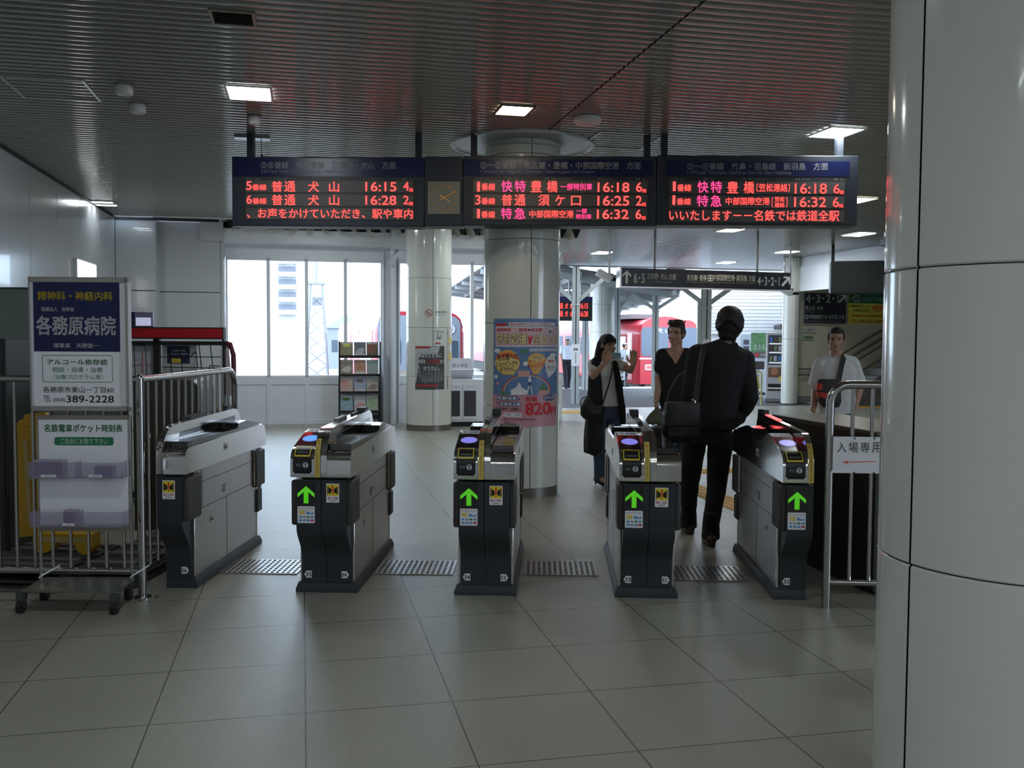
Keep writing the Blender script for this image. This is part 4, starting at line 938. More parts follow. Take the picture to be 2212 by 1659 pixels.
# lit sign on the side wall
def onwall(px, py):
    d = ray(px, py); k = (LW + .05 - EYEP.dot(UU)) / d.dot(UU); return EYEP + d*k
a, b = onwall(168, 560), onwall(208, 573); ua, va = UVof(a); ub, vb = UVof(b)
zlow = onwall(168, 640).z
t = thing('wall_lightbox', 'blank glowing white lightbox on the side wall above the notice stand', 'lightbox', V(LW, (va + vb)/2, 0), ANG)
hv = (vb - va)/2
MB().box((0.0, -hv - .02, zlow - .02), (.045, hv + .02, a.z + .02)).build('case', steelwhite, t, bevel=.004)
MB().box((.045, -hv, zlow), (.05, hv, a.z)).build('lit_face', mat('lit white face', (1, 1, 1), 0.4, emit=3.0, ecol=(1, 1, 1), var=0), t)
# ================================================================ leaflet rack by the windows
LV = 16.35
def lp(px, py, v=LV): P = at_v(px, py, v); return P.dot(UU), P.z
ua, zt = lp(733, 738); ub, _ = lp(821, 738)
t = thing('leaflet_rack', 'black wire leaflet rack with four tiers in front of the windows', 'leaflet rack', V((ua + ub)/2, LV, 0), ANG)
hw = (ub - ua)/2; cu = (ua + ub)/2
for e in (-1, 1): MB().box((e*hw - .012, -.01, 0), (e*hw + .012, .25, zt)).build('side_frame', mat('black frame', (0.02, 0.018, 0.018), 0.4), t)
rows = ((739, 770), (777.5, 810), (816.5, 847.5), (854.5, 889))
mb = MB()
for a, b in rows:
    z = lp(770, b)[1]; mb.box((-hw, -.03, z - .025), (hw, .16, z - .005)).box((-hw, -.035, z - .025), (hw, -.03, z + .02))
mb.box((-hw, .0, .10), (hw, .2, .16)); mb.build('shelf', mat('black frame', (0.02, 0.018, 0.018), 0.4), t)
cols = ((734.5, 762.5), (765, 790.5), (792, 817))
pal = [[(.25,.24,.16), (.16,.18,.20), (.17,.13,.09)], [(.28,.24,.20), (.45,.30,.24), (.34,.40,.38)], [(.55,.42,.38), (.36,.40,.52), (.48,.44,.38)], [(.28,.40,.46), (.50,.50,.52), (.46,.54,.42)]]
acc = [[(.62,.58,.10), (.45,.47,.52), (.45,.08,.05)], [(.55,.52,.46), (.62,.16,.08), (.25,.42,.40)], [(.70,.18,.12), (.20,.17,.16), (.30,.22,.18)], [(.08,.16,.06), (.60,.30,.26), (.20,.42,.14)]]
what = [['green and yellow leaflet', 'dark grey blue leaflet', 'dark brown leaflet with red'], ['brown leaflet', 'orange autumn leaflet', 'pale green leaflet'], ['pinkish leaflet', 'violet blue leaflet', 'cream brown leaflet'], ['landscape leaflet with green hills', 'pale leaflet with red lines', 'light green leaflet']]
tier = ['top', 'second', 'third', 'lowest']; rown = ['first', 'middle', 'last']
for i, (a, b) in enumerate(rows):
    for j, (c, d) in enumerate(cols):
        u0, z1 = lp(c, a); u1, z0 = lp(d, b); w, h = u1 - u0, z1 - z0
        mb = MB(); mb.T = Matrix.Rotation(R(-10), 4, 'X')
        mb.box((-w/2, 0, 0), (w/2, .012, h)); mb.m(1)
        if (i + j) % 3 == 0: mb.add([(-w*.3 + w*.3*(1+math.cos(R(30*k))), -.002, h*.78 + h*.12*math.sin(R(30*k))) for k in range(12)], [tuple(range(12))])
        elif (i + j) % 3 == 1: mb.add([(-w*.4, -.002, h*.25), (w*.1, -.002, h*.15), (w*.42, -.002, h*.4), (w*.2, -.002, h*.6), (-w*.2, -.002, h*.5)], [tuple(range(5))])
        else:
            for k in range(4): mb.box((-w*.38, -.002, h*(.75 - .15*k)), (w*(.1 + .25*((k*7) % 3)/2), 0, h*(.80 - .15*k)))
        mb.m(2).box((-w*.42, -.003, h*.86), (w*.40, 0, h*.95)) if j != 1 else mb.m(2).box((-w*.44, -.003, h*.02), (w*.44, 0, h*.22))
        o = mb.build('leaflet', [mat('leaflet %d%d' % (i, j), pal[i][j], 0.5, var=.35, nscale=14), mat('leaflet accent %d%d' % (i, j), acc[i][j], 0.5, var=.3, nscale=20), mat('leaflet band %d' % (i % 2), ((.55, .54, .50), (.62, .60, .60))[i % 2], 0.5)], loc=V(cu + ((u0 + u1)/2 - cu), LV - .012, z0 + .004), rotz=ANG)
        props(o, '%s, %s in the %s tier of the wire rack' % (what[i][j], rown[j], tier[i]), 'leaflet', 'leaflets in the wire rack')
# ================================================================ white collection box
KV = 15.85
ua, zt = lp(948, 820, KV); ub, _ = lp(1052, 820, KV); w = ub - ua
t = thing('collection_box', 'white ticket and bottle collection box between the two round columns', 'bin', V(ua, KV, 0), ANG)
boxw = mat('white box laminate', (0.72, 0.74, 0.80), 0.35)
MB().box((0, 0, .08), (w, .48, zt)).build('body', boxw, t, bevel=.006)
MB().box((.02, .03, 0), (w - .02, .45, .08)).build('plinth', black, t)
kz = lambda py: lp(1000, py, KV)[1]; ku = lambda px: lp(px, 850, KV)[0] - ua
for a, b, nm in ((ku(975.5), ku(997), 0), (ku(999), ku(1033), 1)):
    d_ = MB().box((a + .004, -.014, kz(906)), (b - .004, 0, kz(829))).build('door', boxw, t, bevel=.004)
    a2, b2 = (ku(960), ku(993.5)) if nm == 0 else (ku(1002), ku(1028))
    MB().box((a2, -.018, kz(899)), (b2, -.013, kz(844))).build('door_window', mat('smoky window', (0.055, 0.055, 0.065), 0.15), d_)
    MB().text('びん・かん' if nm else 'ペット', (a + b)/2 - .06, (a + b)/2 + .05, kz(837.5), kz(833.5), -.0155, .01).build('lettering', greyp, d_)
bk = MB(); p = [(ku(955), zt), (ku(1027), zt), (ku(1027), kz(786) - 0)] + arc(ku(1027) - .07, kz(775) - .07, .07, 0, 90, 6) + [(ku(955), kz(775))]
bk.prism(p, .30, .34, 'y'); bo = bk.build('back_board', boxw, t)
MB().text('回収ボックス', ku(966), ku(1016), kz(795), kz(786.5), .296, .012).build('lettering', mat('grey blue lettering', (0.20, 0.22, 0.28), 0.5), bo)
mb = MB(); mb.T = Matrix.Translation((0, .30, zt)) @ Matrix.Rotation(R(-38), 4, 'X')
mb.box((ku(955), -.26, -.0), (ku(1026), 0, .02)); mb.build('slope', boxw, t)
mb = MB(); mb.T = Matrix.Translation((0, .30, zt)) @ Matrix.Rotation(R(-38), 4, 'X')
for c_ in (ku(974), ku(1012)): mb.add([(c_ + .062*math.cos(R(15*k)), -.13 + .05*math.sin(R(15*k)), .0215) for k in range(24)], [tuple(range(24))])
mb.build('opening', mat('dark opening', (0.02, 0.016, 0.016), 0.5), t)
# ================================================================ posters wrapped on the columns
def wrap(C, r, Ym):
    def f(px, py, lift=0.0):
        a = R(col_angle(px, C, r)); rr = r + lift
        return Vector((C.x + rr*math.cos(a), C.y + rr*math.sin(a), EYE + (725 + ROLL*(px - 1106) - py)/FPX*Ym))
    return f
class Wrap(MB):
    def __init__(s, f): super().__init__(); s.fn = f; s.l = .003
    def lift(s, l): s.l = l; return s
    def rect(s, x0, y0, x1, y1, n=None):
        n = n or max(1, int(abs(x1 - x0)/6)); xs = [x0 + (x1-x0)*i/n for i in range(n + 1)]
        s.add([s.fn(x, y0, s.l) for x in xs] + [s.fn(x, y1, s.l) for x in xs], [(i, i+n+1, i+n+2, i+1) for i in range(n)]); return s
    def poly(s, pts):            # an outline cut into narrow strips so that it follows the curve
        x0 = min(p[0] for p in pts); x1 = max(p[0] for p in pts); n = max(1, int((x1 - x0)/1.6)); lo, hi = [], []
        if x1 - x0 < 5: s.add([s.fn(x, y, s.l) for x, y in pts], [tuple(range(len(pts)))]); return s
        for i in range(n + 1):
            x = min(max(x0 + (x1 - x0)*i/n, x0 + 1e-4), x1 - 1e-4); ys = []
            for j in range(len(pts)):
                (ax, ay), (bx_, by_) = pts[j], pts[(j+1) % len(pts)]
                if (ax - x)*(bx_ - x) <= 0 and abs(ax - bx_) > 1e-9: ys.append(ay + (by_ - ay)*(x - ax)/(bx_ - ax))
            if ys: lo.append((x, max(ys))); hi.append((x, min(ys)))
        k = len(lo)
        if k > 1: s.add([s.fn(x, y, s.l) for x, y in hi] + [s.fn(x, y, s.l) for x, y in lo], [(i, i+k, i+k+1, i+1) for i in range(k-1)])
        return s
    def disc(s, cx, cy, rx, ry, n=20, a0=0, a1=360): return s.poly([(cx + rx*math.cos(R(a0 + (a1-a0)*k/n)), cy - ry*math.sin(R(a0 + (a1-a0)*k/n))) for k in range(n + (a1 - a0 < 360))])
    def tx(s, t, x0, y0, x1, y1, bold=.02, rot=0.0):
        vs, fs, a0, a1, b0, b1 = glyphs(t, bold); c, n = math.cos(R(rot)), math.sin(R(rot)); cx, cy = (x0+x1)/2, (y0+y1)/2; pts = []
        for v in vs:
            x = x0 + (v.x-a0)/(a1-a0)*(x1-x0) - cx; y = y1 - (v.y-b0)/(b1-b0)*(y1-y0) - cy
            pts.append(s.fn(cx + x*c + y*n, cy - x*n + y*c, s.l))
        s.add(pts, fs); return s
f = wrap(C1, COLR, 8.99)
def Q(x): return 1030 + x/6.379
def QY(y): return 670 + y/6.381
t = thing('ticket_poster', 'pink and blue fare poster wrapped round the middle column', 'poster', C1 + Vector((0, -COLR, 0)), 0)
def wb(mb, name, m_): 
    for i in range(len(mb.v)): mb.v[i] = mb.v[i] - t_loc
    return mb.build(name, m_, t)
t_loc = t.location.copy()
w = Wrap(f); w.rect(Q(232), QY(118), Q(1098), QY(1175)); wb(w, 'blue_sheet', mat('poster sky blue', (0.13, 0.24, 0.46), 0.4, var=.15, nscale=5))
w = Wrap(f); w.rect(Q(225), QY(1165), Q(1092), QY(1612)); wb(w, 'pink_sheet', mat('poster pink', (0.62, 0.30, 0.36), 0.4))
w = Wrap(f).lift(.0045); w.rect(Q(258), QY(240), Q(1094), QY(490)); wb(w, 'title_band', mat('poster pale pink', (0.68, 0.46, 0.52), 0.4))
w = Wrap(f).lift(.0045)
w.rect(Q(440), QY(170), Q(1070), QY(215)); w.rect(Q(722), QY(530), Q(1092), QY(568)).disc(Q(1010), QY(290), 7, 7); w.disc(Q(285), QY(560), 6.5, 5); w.disc(Q(1040), QY(625), 7, 5); w.disc(Q(670), QY(735), 6, 5); w.disc(Q(270), QY(920), 4, 4); w.disc(Q(1012), QY(760), 12, 21); w.poly([(Q(940), QY(820)), (Q(1085), QY(820)), (Q(985), QY(945))])
for x0 in range(270, 1090, 22): w.disc(Q(x0), QY(232), 1.6, 1.6, 8); w.disc(Q(x0), QY(498), 1.6, 1.6, 8)
w.poly([(Q(470), QY(1165)), (Q(470), QY(1100)), (Q(560), QY(1050)), (Q(575), QY(990)), (Q(600), QY(1010)), (Q(615), QY(1060)), (Q(700), QY(1110)), (Q(690), QY(1165))])
wb(w, 'white_shapes', white_sheet)
w = Wrap(f).lift(.005)
w.disc(Q(422), QY(720), 26.5, 27.5).poly([(Q(262), QY(760)), (Q(582), QY(760)), (Q(510), QY(890)), (Q(360), QY(890))]); w.disc(Q(820), QY(690), 20, 16); w.poly([(Q(695), QY(700)), (Q(945), QY(700)), (Q(850), QY(880)), (Q(775), QY(880))]); wb(w, 'balloon', mat('balloon orange', (0.80, 0.42, 0.12), 0.4))
w = Wrap(f).lift(.0055)
w.disc(Q(422), QY(700), 26, 18, 16, 0, 180); wb(w, 'balloon_top', mat('balloon red orange', (0.75, 0.16, 0.06), 0.4))
w = Wrap(f).lift(.0056)
w.disc(Q(422), QY(730), 26.5, 14); w.disc(Q(820), QY(670), 17, 8); w.poly([(Q(280), QY(780)), (Q(566), QY(780)), (Q(505), QY(880)), (Q(365), QY(880))]); wb(w, 'balloon_band', mat('balloon yellow', (0.80, 0.62, 0.22), 0.4))
w = Wrap(f).lift(.0052)
for r0, r1, mm in ((52, 49.5, 'r'),):
    n = 24
    for k in range(n):
        a, b = R(180*k/n), R(180*(k+1)/n)
        w.poly([(Q(685) + r0*math.cos(a), QY(1120) - r0*.72*math.sin(a)), (Q(685) + r0*math.cos(b), QY(1120) - r0*.72*math.sin(b)), (Q(685) + r1*math.cos(b), QY(1120) - r1*.72*math.sin(b)), (Q(685) + r1*math.cos(a), QY(1120) - r1*.72*math.sin(a))])
w.poly([(Q(700), QY(360)), (Q(712), QY(345)), (Q(728), QY(400)), (Q(745), QY(345)), (Q(765), QY(360)), (Q(735), QY(470)), (Q(705), QY(465))]); w.rect(Q(265), QY(185), Q(412), QY(218)); wb(w, 'red_shapes', redp)
w = Wrap(f).lift(.0054)
for k in range(24):
    a, b = R(180*k/24), R(180*(k+1)/24); r0, r1 = 49.5, 47.5
    w.poly([(Q(685) + r0*math.cos(a), QY(1120) - r0*.72*math.sin(a)), (Q(685) + r0*math.cos(b), QY(1120) - r0*.72*math.sin(b)), (Q(685) + r1*math.cos(b), QY(1120) - r1*.72*math.sin(b)), (Q(685) + r1*math.cos(a), QY(1120) - r1*.72*math.sin(a))])
w.tx('学生応援', Q(275), QY(318), Q(682), QY(468), .03); w.tx('往復きっぷ', Q(780), QY(330), Q(1085), QY(472), .03); wb(w, 'title_lettering', mat('cream yellow lettering', (0.80, 0.70, 0.35), 0.4))
w = Wrap(f).lift(.0048)
w.tx('学生応援', Q(272), QY(314), Q(690), QY(474), .09); w.tx('往復きっぷ', Q(776), QY(326), Q(1092), QY(478), .09); w.tx('名古屋へ', Q(285), QY(605), Q(520), QY(690), .03, 4); wb(w, 'title_outline', mat('dark brown print', (0.08, 0.05, 0.04), 0.5))
w = Wrap(f).lift(.0062)
w.tx('名古屋への', Q(285), QY(600), Q(560), QY(690), .02, 4).tx('ショッピングや', Q(268), QY(700), Q(562), QY(775), .025, 4).tx('おでかけに', Q(322), QY(780), Q(530), QY(845), .025, 3).tx('使いみち', Q(965), QY(770), Q(1058), QY(800)).tx('いろいろ', Q(965), QY(805), Q(1052), QY(835)).tx('ほかにも', Q(775), QY(628), Q(892), QY(668))
w.tx('⇔', Q(692), QY(255), Q(740), QY(290), .01); w.tx('割引', Q(980), QY(270), Q(1042), QY(325), .02); w.tx('通常往復運賃', Q(250), QY(1342), Q(402), QY(1376), .02); w.tx('1,100', Q(415), QY(1340), Q(570), QY(1392), .02); w.tx('円が', Q(578), QY(1360), Q(622), QY(1390), 0.01); w.tx('平成29年7月1日(土)～平成29年9月30日(土)', Q(300), QY(1492), Q(815), QY(1522), .01); w.tx('名鉄岐阜⇔名鉄名古屋', Q(360), QY(1540), Q(450), QY(1556), .01); w.tx('大学生・高校生・中学生・専門学校生', Q(735), QY(538), Q(1084), QY(562), .01)
wb(w, 'small_lettering', mat('navy brown print', (0.045, 0.04, 0.07), 0.5))
w = Wrap(f).lift(.0062)
w.tx('オープン', Q(705), QY(672), Q(930), QY(730), .02, 3).tx('キャンパスや', Q(700), QY(735), Q(925), QY(795), .02, 3); w.tx('夏休みは名鉄のおトクなきっぷで名古屋へ行こう', Q(455), QY(176), Q(1060), QY(208), .015); w.tx('期間限定', Q(278), QY(250), Q(468), QY(292), .02); w.tx('岐阜', Q(580), QY(248), Q(690), QY(296), .02); w.tx('名古屋', Q(742), QY(248), Q(888), QY(296), .02)
w.tx('往復', Q(672), QY(1185), Q(832), QY(1256), .035); w.tx('820', Q(668), QY(1270), Q(1020), QY(1448), .05); w.tx('円', Q(1020), QY(1345), Q(1084), QY(1448), .03); w.tx('部活', Q(975), QY(685), Q(1050), QY(725), .03)
wb(w, 'price_lettering', mat('poster red', (0.66, 0.035, 0.04), 0.5))
w = Wrap(f).lift(.0048)
w.rect(Q(283), QY(1180), Q(560), QY(1244)).rect(Q(320), QY(1264), Q(608), QY(1324)); w.disc(Q(995), QY(1215), 13, 6.5); w.poly([(Q(565), QY(1200)), (Q(600), QY(1225)), (Q(590), QY(1250)), (Q(580), QY(1235))]); w.poly([(Q(275), QY(1260)), (Q(300), QY(1270)), (Q(310), QY(1310)), (Q(285), QY(1290))]); w.rect(Q(708), QY(990), Q(745), QY(1040)); wb(w, 'navy_labels', mat('poster navy', (0.06, 0.09, 0.26), 0.5))
w = Wrap(f).lift(.0062)
w.tx('名鉄岐阜', Q(288), QY(1186), Q(552), QY(1238), .03).tx('名鉄名古屋', Q(328), QY(1270), Q(602), QY(1318), .03).tx('820', Q(658), QY(1262), Q(662), QY(1264)); w.tx('280円お得!', Q(925), QY(1190), Q(1068), QY(1235), .02); w.rect(Q(340), QY(1415), Q(615), QY(1472)); w.rect(Q(706), QY(940), Q(746), QY(988)); w.poly([(Q(705), QY(1040)), (Q(722), QY(1040)), (Q(700), QY(1160)), (Q(682), QY(1160))]); w.poly([(Q(732), QY(1040)), (Q(747), QY(1040)), (Q(775), QY(1160)), (Q(760), QY(1160))]); w.disc(Q(727), QY(920), 2.2, 2.6); wb(w, 'pale_details', white_sheet)
w = Wrap(f).lift(.0058)
w.poly([(Q(850), QY(1105)), (Q(905), QY(1000)), (Q(975), QY(1105))]); w.rect(Q(600), QY(545), Q(690), QY(590)); w.poly([(Q(330), QY(1165)), (Q(345), QY(1125)), (Q(440), QY(1145)), (Q(440), QY(1165))]); wb(w, 'green_shapes', mat('poster green', (0.09, 0.25, 0.10), 0.5))
w = Wrap(f).lift(.0058)
w.rect(Q(570), QY(832), Q(722), QY(915)); w.rect(Q(848), QY(1105), Q(985), QY(1165)); w.disc(Q(292), QY(1005), 3, 4); wb(w, 'pink_shapes', mat('poster coral', (0.70, 0.38, 0.34), 0.5))
w = Wrap(f).lift(.0066)
w.tx('1', Q(362), QY(1425), Q(372), QY(1445), .01).tx('名鉄岐阜', Q(410), QY(1425), Q(478), QY(1450), .01).tx('名鉄名古屋', Q(530), QY(1425), Q(602), QY(1450), .01); wb(w, 'small_lettering', bluep)
# posters on the column by the windows
f2 = wrap(C2, COLR, 15.22)
def q(x): return 860 + x/5.533
def qy(y): return 640 + y/5.53
t = thing('safety_poster', 'black and white poster with white brush lettering on the column by the windows', 'poster', C2 + Vector((0, -COLR, 0)), 0); t_loc = t.location.copy()
w = Wrap(f2); w.rect(q(205), qy(596), q(550), qy(1116)); wb(w, 'sheet', mat('grey photo print', (0.075, 0.08, 0.085), 0.4, var=.75, nscale=9))
w = Wrap(f2).lift(.005); w.poly([(q(206), qy(600)), (q(500), qy(600)), (q(470), qy(690)), (q(250), qy(690)), (q(250), qy(830)), (q(206), qy(830))]); w.poly([(q(206), qy(830)), (q(250), qy(830)), (q(215), qy(1040)), (q(206), qy(1040))]); wb(w, 'pale_area', mat('pale photo print', (0.42, 0.44, 0.45), 0.4, var=.1))
w = Wrap(f2).lift(.0065); w.tx('あなたとともに', q(236), qy(676), q(522), qy(736), .09).tx('この街を', q(206), qy(748), q(332), qy(810), .09).tx('から', q(490), qy(752), q(550), qy(812), .09).tx('守りたい。', q(296), qy(830), q(500), qy(892), .09); wb(w, 'lettering_outline', blackp)
w = Wrap(f2).lift(.008); w.tx('あなたとともに', q(240), qy(680), q(518), qy(732), .02).tx('この街を', q(210), qy(752), q(328), qy(806), .02).tx('から', q(494), qy(756), q(546), qy(808), .02).tx('守りたい。', q(300), qy(834), q(496), qy(888), .02); wb(w, 'lettering', white_sheet)
w = Wrap(f2).lift(.008); w.rect(q(210), qy(600), q(382), qy(622)); w.tx('テロの脅威', q(332), qy(750), q(492), qy(808), .03); w.rect(q(225), qy(1055), q(470), qy(1080)); wb(w, 'red_lettering', mat('dull red print', (0.42, 0.04, 0.05), 0.5))
w = Wrap(f2).lift(.008)
for k, (x, y, h) in enumerate(((262, 845, 120), (300, 910, 110), (330, 930, 110), (365, 900, 120), (400, 915, 110), (440, 890, 130), (480, 905, 120), (515, 890, 120))):
    w.disc(q(x), qy(y), 2.0, 2.6, 10); w.poly([(q(x - 16), qy(y + 18)), (q(x + 16), qy(y + 18)), (q(x + 20), qy(y + h)), (q(x - 20), qy(y + h))])
wb(w, 'figures', mat('photo figures', (0.16, 0.165, 0.17), 0.5, var=.3, nscale=30))
t = thing('notice_poster', 'small white notice with a laptop drawing above the black and white poster', 'poster', C2 + Vector((.1, -COLR, 0)), 0); t_loc = t.location.copy()
w = Wrap(f2); w.rect(q(428), qy(384), q(550), qy(584)); wb(w, 'sheet', mat('greenish white sheet', (0.62, 0.66, 0.62), 0.4))
w = Wrap(f2).lift(.006); w.rect(q(466), qy(455), q(512), qy(490)).poly([(q(455), qy(498)), (q(515), qy(498)), (q(508), qy(508)), (q(462), qy(508))]).tx('お忘れ物', q(440), qy(418), q(540), qy(430)); wb(w, 'drawing', mat('dark drawing', (0.06, 0.07, 0.08), 0.5))
w = Wrap(f2).lift(.007); w.rect(q(472), qy(460), q(506), qy(484)); wb(w, 'drawing_screen', white_sheet)
w = Wrap(f2).lift(.006); w.rect(q(445), qy(552), q(476), qy(572)).rect(q(482), qy(552), q(500), qy(572)); wb(w, 'red_marks', mat('dull red print', (0.42, 0.04, 0.05), 0.5))
t = thing('side_poster', 'narrow blue and pink poster on the far side of the column by the windows', 'poster', C2 + Vector((.3, -.2, 0)), 0); t_loc = t.location.copy()
w = Wrap(f2); w.rect(q(583), qy(376), q(648), qy(1112)); wb(w, 'sheet', mat('violet blue print', (0.20, 0.24, 0.42), 0.4, var=.35, nscale=7))
w = Wrap(f2).lift(.006); w.rect(q(590), qy(410), q(646), qy(470)).rect(q(588), qy(970), q(647), qy(1112)); wb(w, 'pink_band', mat('poster pink', (0.62, 0.30, 0.36), 0.4))
w = Wrap(f2).lift(.006); w.disc(q(620), qy(530), 5, 8).disc(q(618), qy(720), 5, 9); wb(w, 'yellow_balloon', mat('balloon yellow', (0.80, 0.62, 0.22), 0.4))
t = thing('no_smoking_mark', 'red ringed no smoking mark with small lettering on the column by the windows', 'sign', C2 + Vector((0, -COLR, .1)), 0); t_loc = t.location.copy()
w = Wrap(f2)
for k in range(24):
    a, b = R(15*k), R(15*(k+1)); r0, r1 = 8, 6.6; cx, cy = q(365), qy(201)
    w.poly([(cx + r0*math.cos(a), cy + r0*math.sin(a)), (cx + r0*math.cos(b), cy + r0*math.sin(b)), (cx + r1*math.cos(b), cy + r1*math.sin(b)), (cx + r1*math.cos(a), cy + r1*math.sin(a))])
w.poly([(cx - 5.2, cy - 4), (cx - 4, cy - 5.2), (cx + 5.2, cy + 4), (cx + 4, cy + 5.2)]); wb(w, 'ring', mat('dull red print', (0.42, 0.04, 0.05), 0.5))
w = Wrap(f2); w.rect(cx - 4.5, cy + .8, cx + 3.5, cy + 2.6); w.tx('駅構内禁煙', q(445), qy(176), q(576), qy(200), .01).tx('No Smoking', q(445), qy(212), q(560), qy(232), 0); wb(w, 'lettering', greyp)
# ================================================================ beyond the gates: signs, stair wall, platform
class Pl:
    """a vertical plane through P, turned by rot: pixel -> its own x and z"""
    def __init__(s, P, rot): s.P = Vector((P[0], P[1], 0)); s.r = rot; s.x = Vector((math.cos(rot), math.sin(rot), 0)); s.n = Vector((-math.sin(rot), math.cos(rot), 0))
    def __call__(s, px, py):
        d = ray(px, py); k = (s.P - EYEP).dot(s.n) / d.dot(s.n); q = EYEP + d*k; return (q - s.P).dot(s.x), q.z
L_ = D(1340, 600, 16.6); pl = Pl(L_, R(18))
t = thing('direction_sign', 'long black hanging sign with an up arrow and platform numbers at both ends', 'sign', (L_.x, L_.y, 0), R(18))
def S(x, y): return pl(1200 + x/2.44, 540 + y/2.44)
x1 = pl(1708, 600)[0]; zt = pl(1340, 578)[1]; zb = pl(1340, 618)[1]
sgn = mat('sign black', (0.012, 0.014, 0.022), 0.35)
MB().box((0, 0, zb), (x1, .14, zt)).build('body', sgn, t, bevel=.004)
MB().box((-.012, -.004, zb - .02), (.02, .15, zt + .01)).box((0, -.006, zb - .022), (x1, .14, zb)).build('edge', alu_white, t)
sl_ = mat('sign white lettering', (0.62, 0.63, 0.62), 0.5, var=0); sg_ = mat('sign grey lettering', (0.33, 0.34, 0.34), 0.5, var=0)
def sbox(mb, s, x0, y0, x1_, y1, bold=.02): a, z1 = S(x0, y0); b, z0 = S(x1_, y1); z1b = S(x1_, y0)[1]; mb.text(s, a, b, z0, z1b, -.004, bold)
mb = MB()
sbox(mb, '6･5', 412, 124, 470, 176, .03); sbox(mb, '三柿野･犬山 方面', 483, 126, 634, 158); sbox(mb, '名古屋･豊橋･', 692, 132, 802, 163); sbox(mb, '中部国際空港･新羽島 方面', 830, 134, 1052, 168); sbox(mb, '4･3･2･1', 1064, 144, 1180, 190, .03)
def arrow(mb, cx, cz, h, a, y=-.004):
    pts = [(-.42, .05), (-.42, .25), (0, .62), (.42, .25), (.42, .05), (.11, .32), (.11, -.5), (-.11, -.5), (-.11, .32)]
    c, n = math.cos(a), math.sin(a)
    mb.add([(cx + h*(p*c + q*n), y, cz + h*(-p*n + q*c)) for p, q in pts], [(0, 1, 2, 8), (2, 3, 4, 5), (8, 2, 5), (8, 5, 6, 7)])
a = S(375, 146); arrow(mb, a[0], a[1], .20, 0); a = S(1212, 168); arrow(mb, a[0], a[1], .21, R(45))
a, z = S(816, 148); mb.rframe(a - .055, a + .055, z - .055, z + .055, -.004, .012, .02); mb.add([(a - .012, -.0042, z - .04), (a + .012, -.0042, z - .04), (a + .012, -.0042, z + .04), (a - .012, -.0042, z + .04)], [(0, 1, 2, 3)]); mb.add([(a - .04, -.0042, z - .012), (a + .04, -.0042, z - .012), (a, -.0042, z + .02)], [(0, 1, 2)])
mb.build('lettering', sl_, t)
mb = MB(); sbox(mb, 'for Mikakino,Inuyama', 483, 164, 610, 178, .012); sbox(mb, 'for Nagoya, Toyohashi,Central Japan International Airport,Shin Hashima', 692, 170, 1052, 184, .006); mb.build('small_lettering', sg_, t)
for px in (1418, 1640):
    x = pl(px, 580)[0]; MB().tube([(x, .07, zt), (x, .07, CEIL)], .022, 10).build('hanger', mat('dull steel', (0.25, 0.25, 0.25), 0.4, 0.6), t)
# board hanging on the stair side, seen from its dark back
A_ = D(1795, 600, 18.9); pl2 = Pl(A_, R(-14))
t = thing('display_board', 'dark backed display box hanging before the stair wall', 'display board', (A_.x, A_.y, 0), R(-14))
zt = pl2(1795, 564)[1]; zb = pl2(1795, 633)[1]; xr = pl2(1925, 600)[0] + .5
MB().box((0, 0, zb), (xr, .45, zt)).build('housing', mat('blue black housing', (0.014, 0.019, 0.022), 0.4), t, bevel=.01)
MB().box((.03, -.006, zb + .03), (xr - .03, 0, zt - .03)).build('back_panel', mat('blue black panel', (0.012, 0.018, 0.019), 0.5), t)
MB().box((-.004, .02, zb + .02), (0.0, .43, zt - .02)).build('side_panel', mat('navy side', (0.03, 0.032, 0.055), 0.4), t)
x = pl2(1801, 560)[0]; MB().box((x - .03, .18, zt), (x + .03, .26, CEIL)).build('hanger', housing, t)
# stair wall
RV = 20.5
def rv(px, py, v=RV): P = at_v(px, py, v); return P.dot(UU), P.z
beige = mat('beige plaster', (0.52, 0.50, 0.37), 0.6, var=.05, nscale=2)
u0 = rv(1722, 700)[0]
struct('wall_right', MB().box((u0, RV, 0), (16.6, RV + .2, CEIL)), beige, rotz=ANG)
struct('baseboard_right', MB().box((u0, RV - .012, 0), (16.5, RV, .16)), mat('grey baseboard', (0.22, 0.22, 0.19), 0.5), rotz=ANG)
f0 = D(1722, 600, 22.3); f1 = D(1912, 600, 19.0)
zt, zb = f0.z + (600 - 578)/FPX*22.3, f0.z - (630 - 600)/FPX*22.3
d_ = f1 - f0; rz = math.atan2(d_.y, d_.x)
struct('trim_2', MB().box((0, -.06, zb), (Vector((d_.x, d_.y)).length + 1.4, 0.06, zt)).box((0, -.02, zt), (Vector((d_.x, d_.y)).length + 1.4, .06, CEIL)), steelwhite, loc=(f0.x, f0.y, 0), rotz=rz)
plw = Pl(V(u0, RV - .03), ANG)
def wsign(name, lab, px0, py0, px1, py1, m_):
    x0, z1 = plw(px0, py0); x1, _ = plw(px1, py0); _, z0 = plw(px0, py1)
    P = V(u0, RV - .03); t = thing(name, lab, 'sign', (P.x, P.y, 0), ANG)
    MB().box((x0, 0, z0), (x1, .03, z1)).build('board', m_, t)
    return t, x0, x1, z0, z1
t, x0, x1, z0, z1 = wsign('platform_sign', 'black wall sign with four platform numbers and a slanting arrow above the white shirted person', 1738, 633, 1828, 698, sgn)
MB().box((x0 - .03, -.01, z0 - .03), (x1 + .03, .03, z0)).box((x1, -.01, z0), (x1 + .03, .03, z1)).box((x0 - .03, -.01, z0), (x0, .03, z1)).build('frame', alu, t)
w, h = x1 - x0, z1 - z0
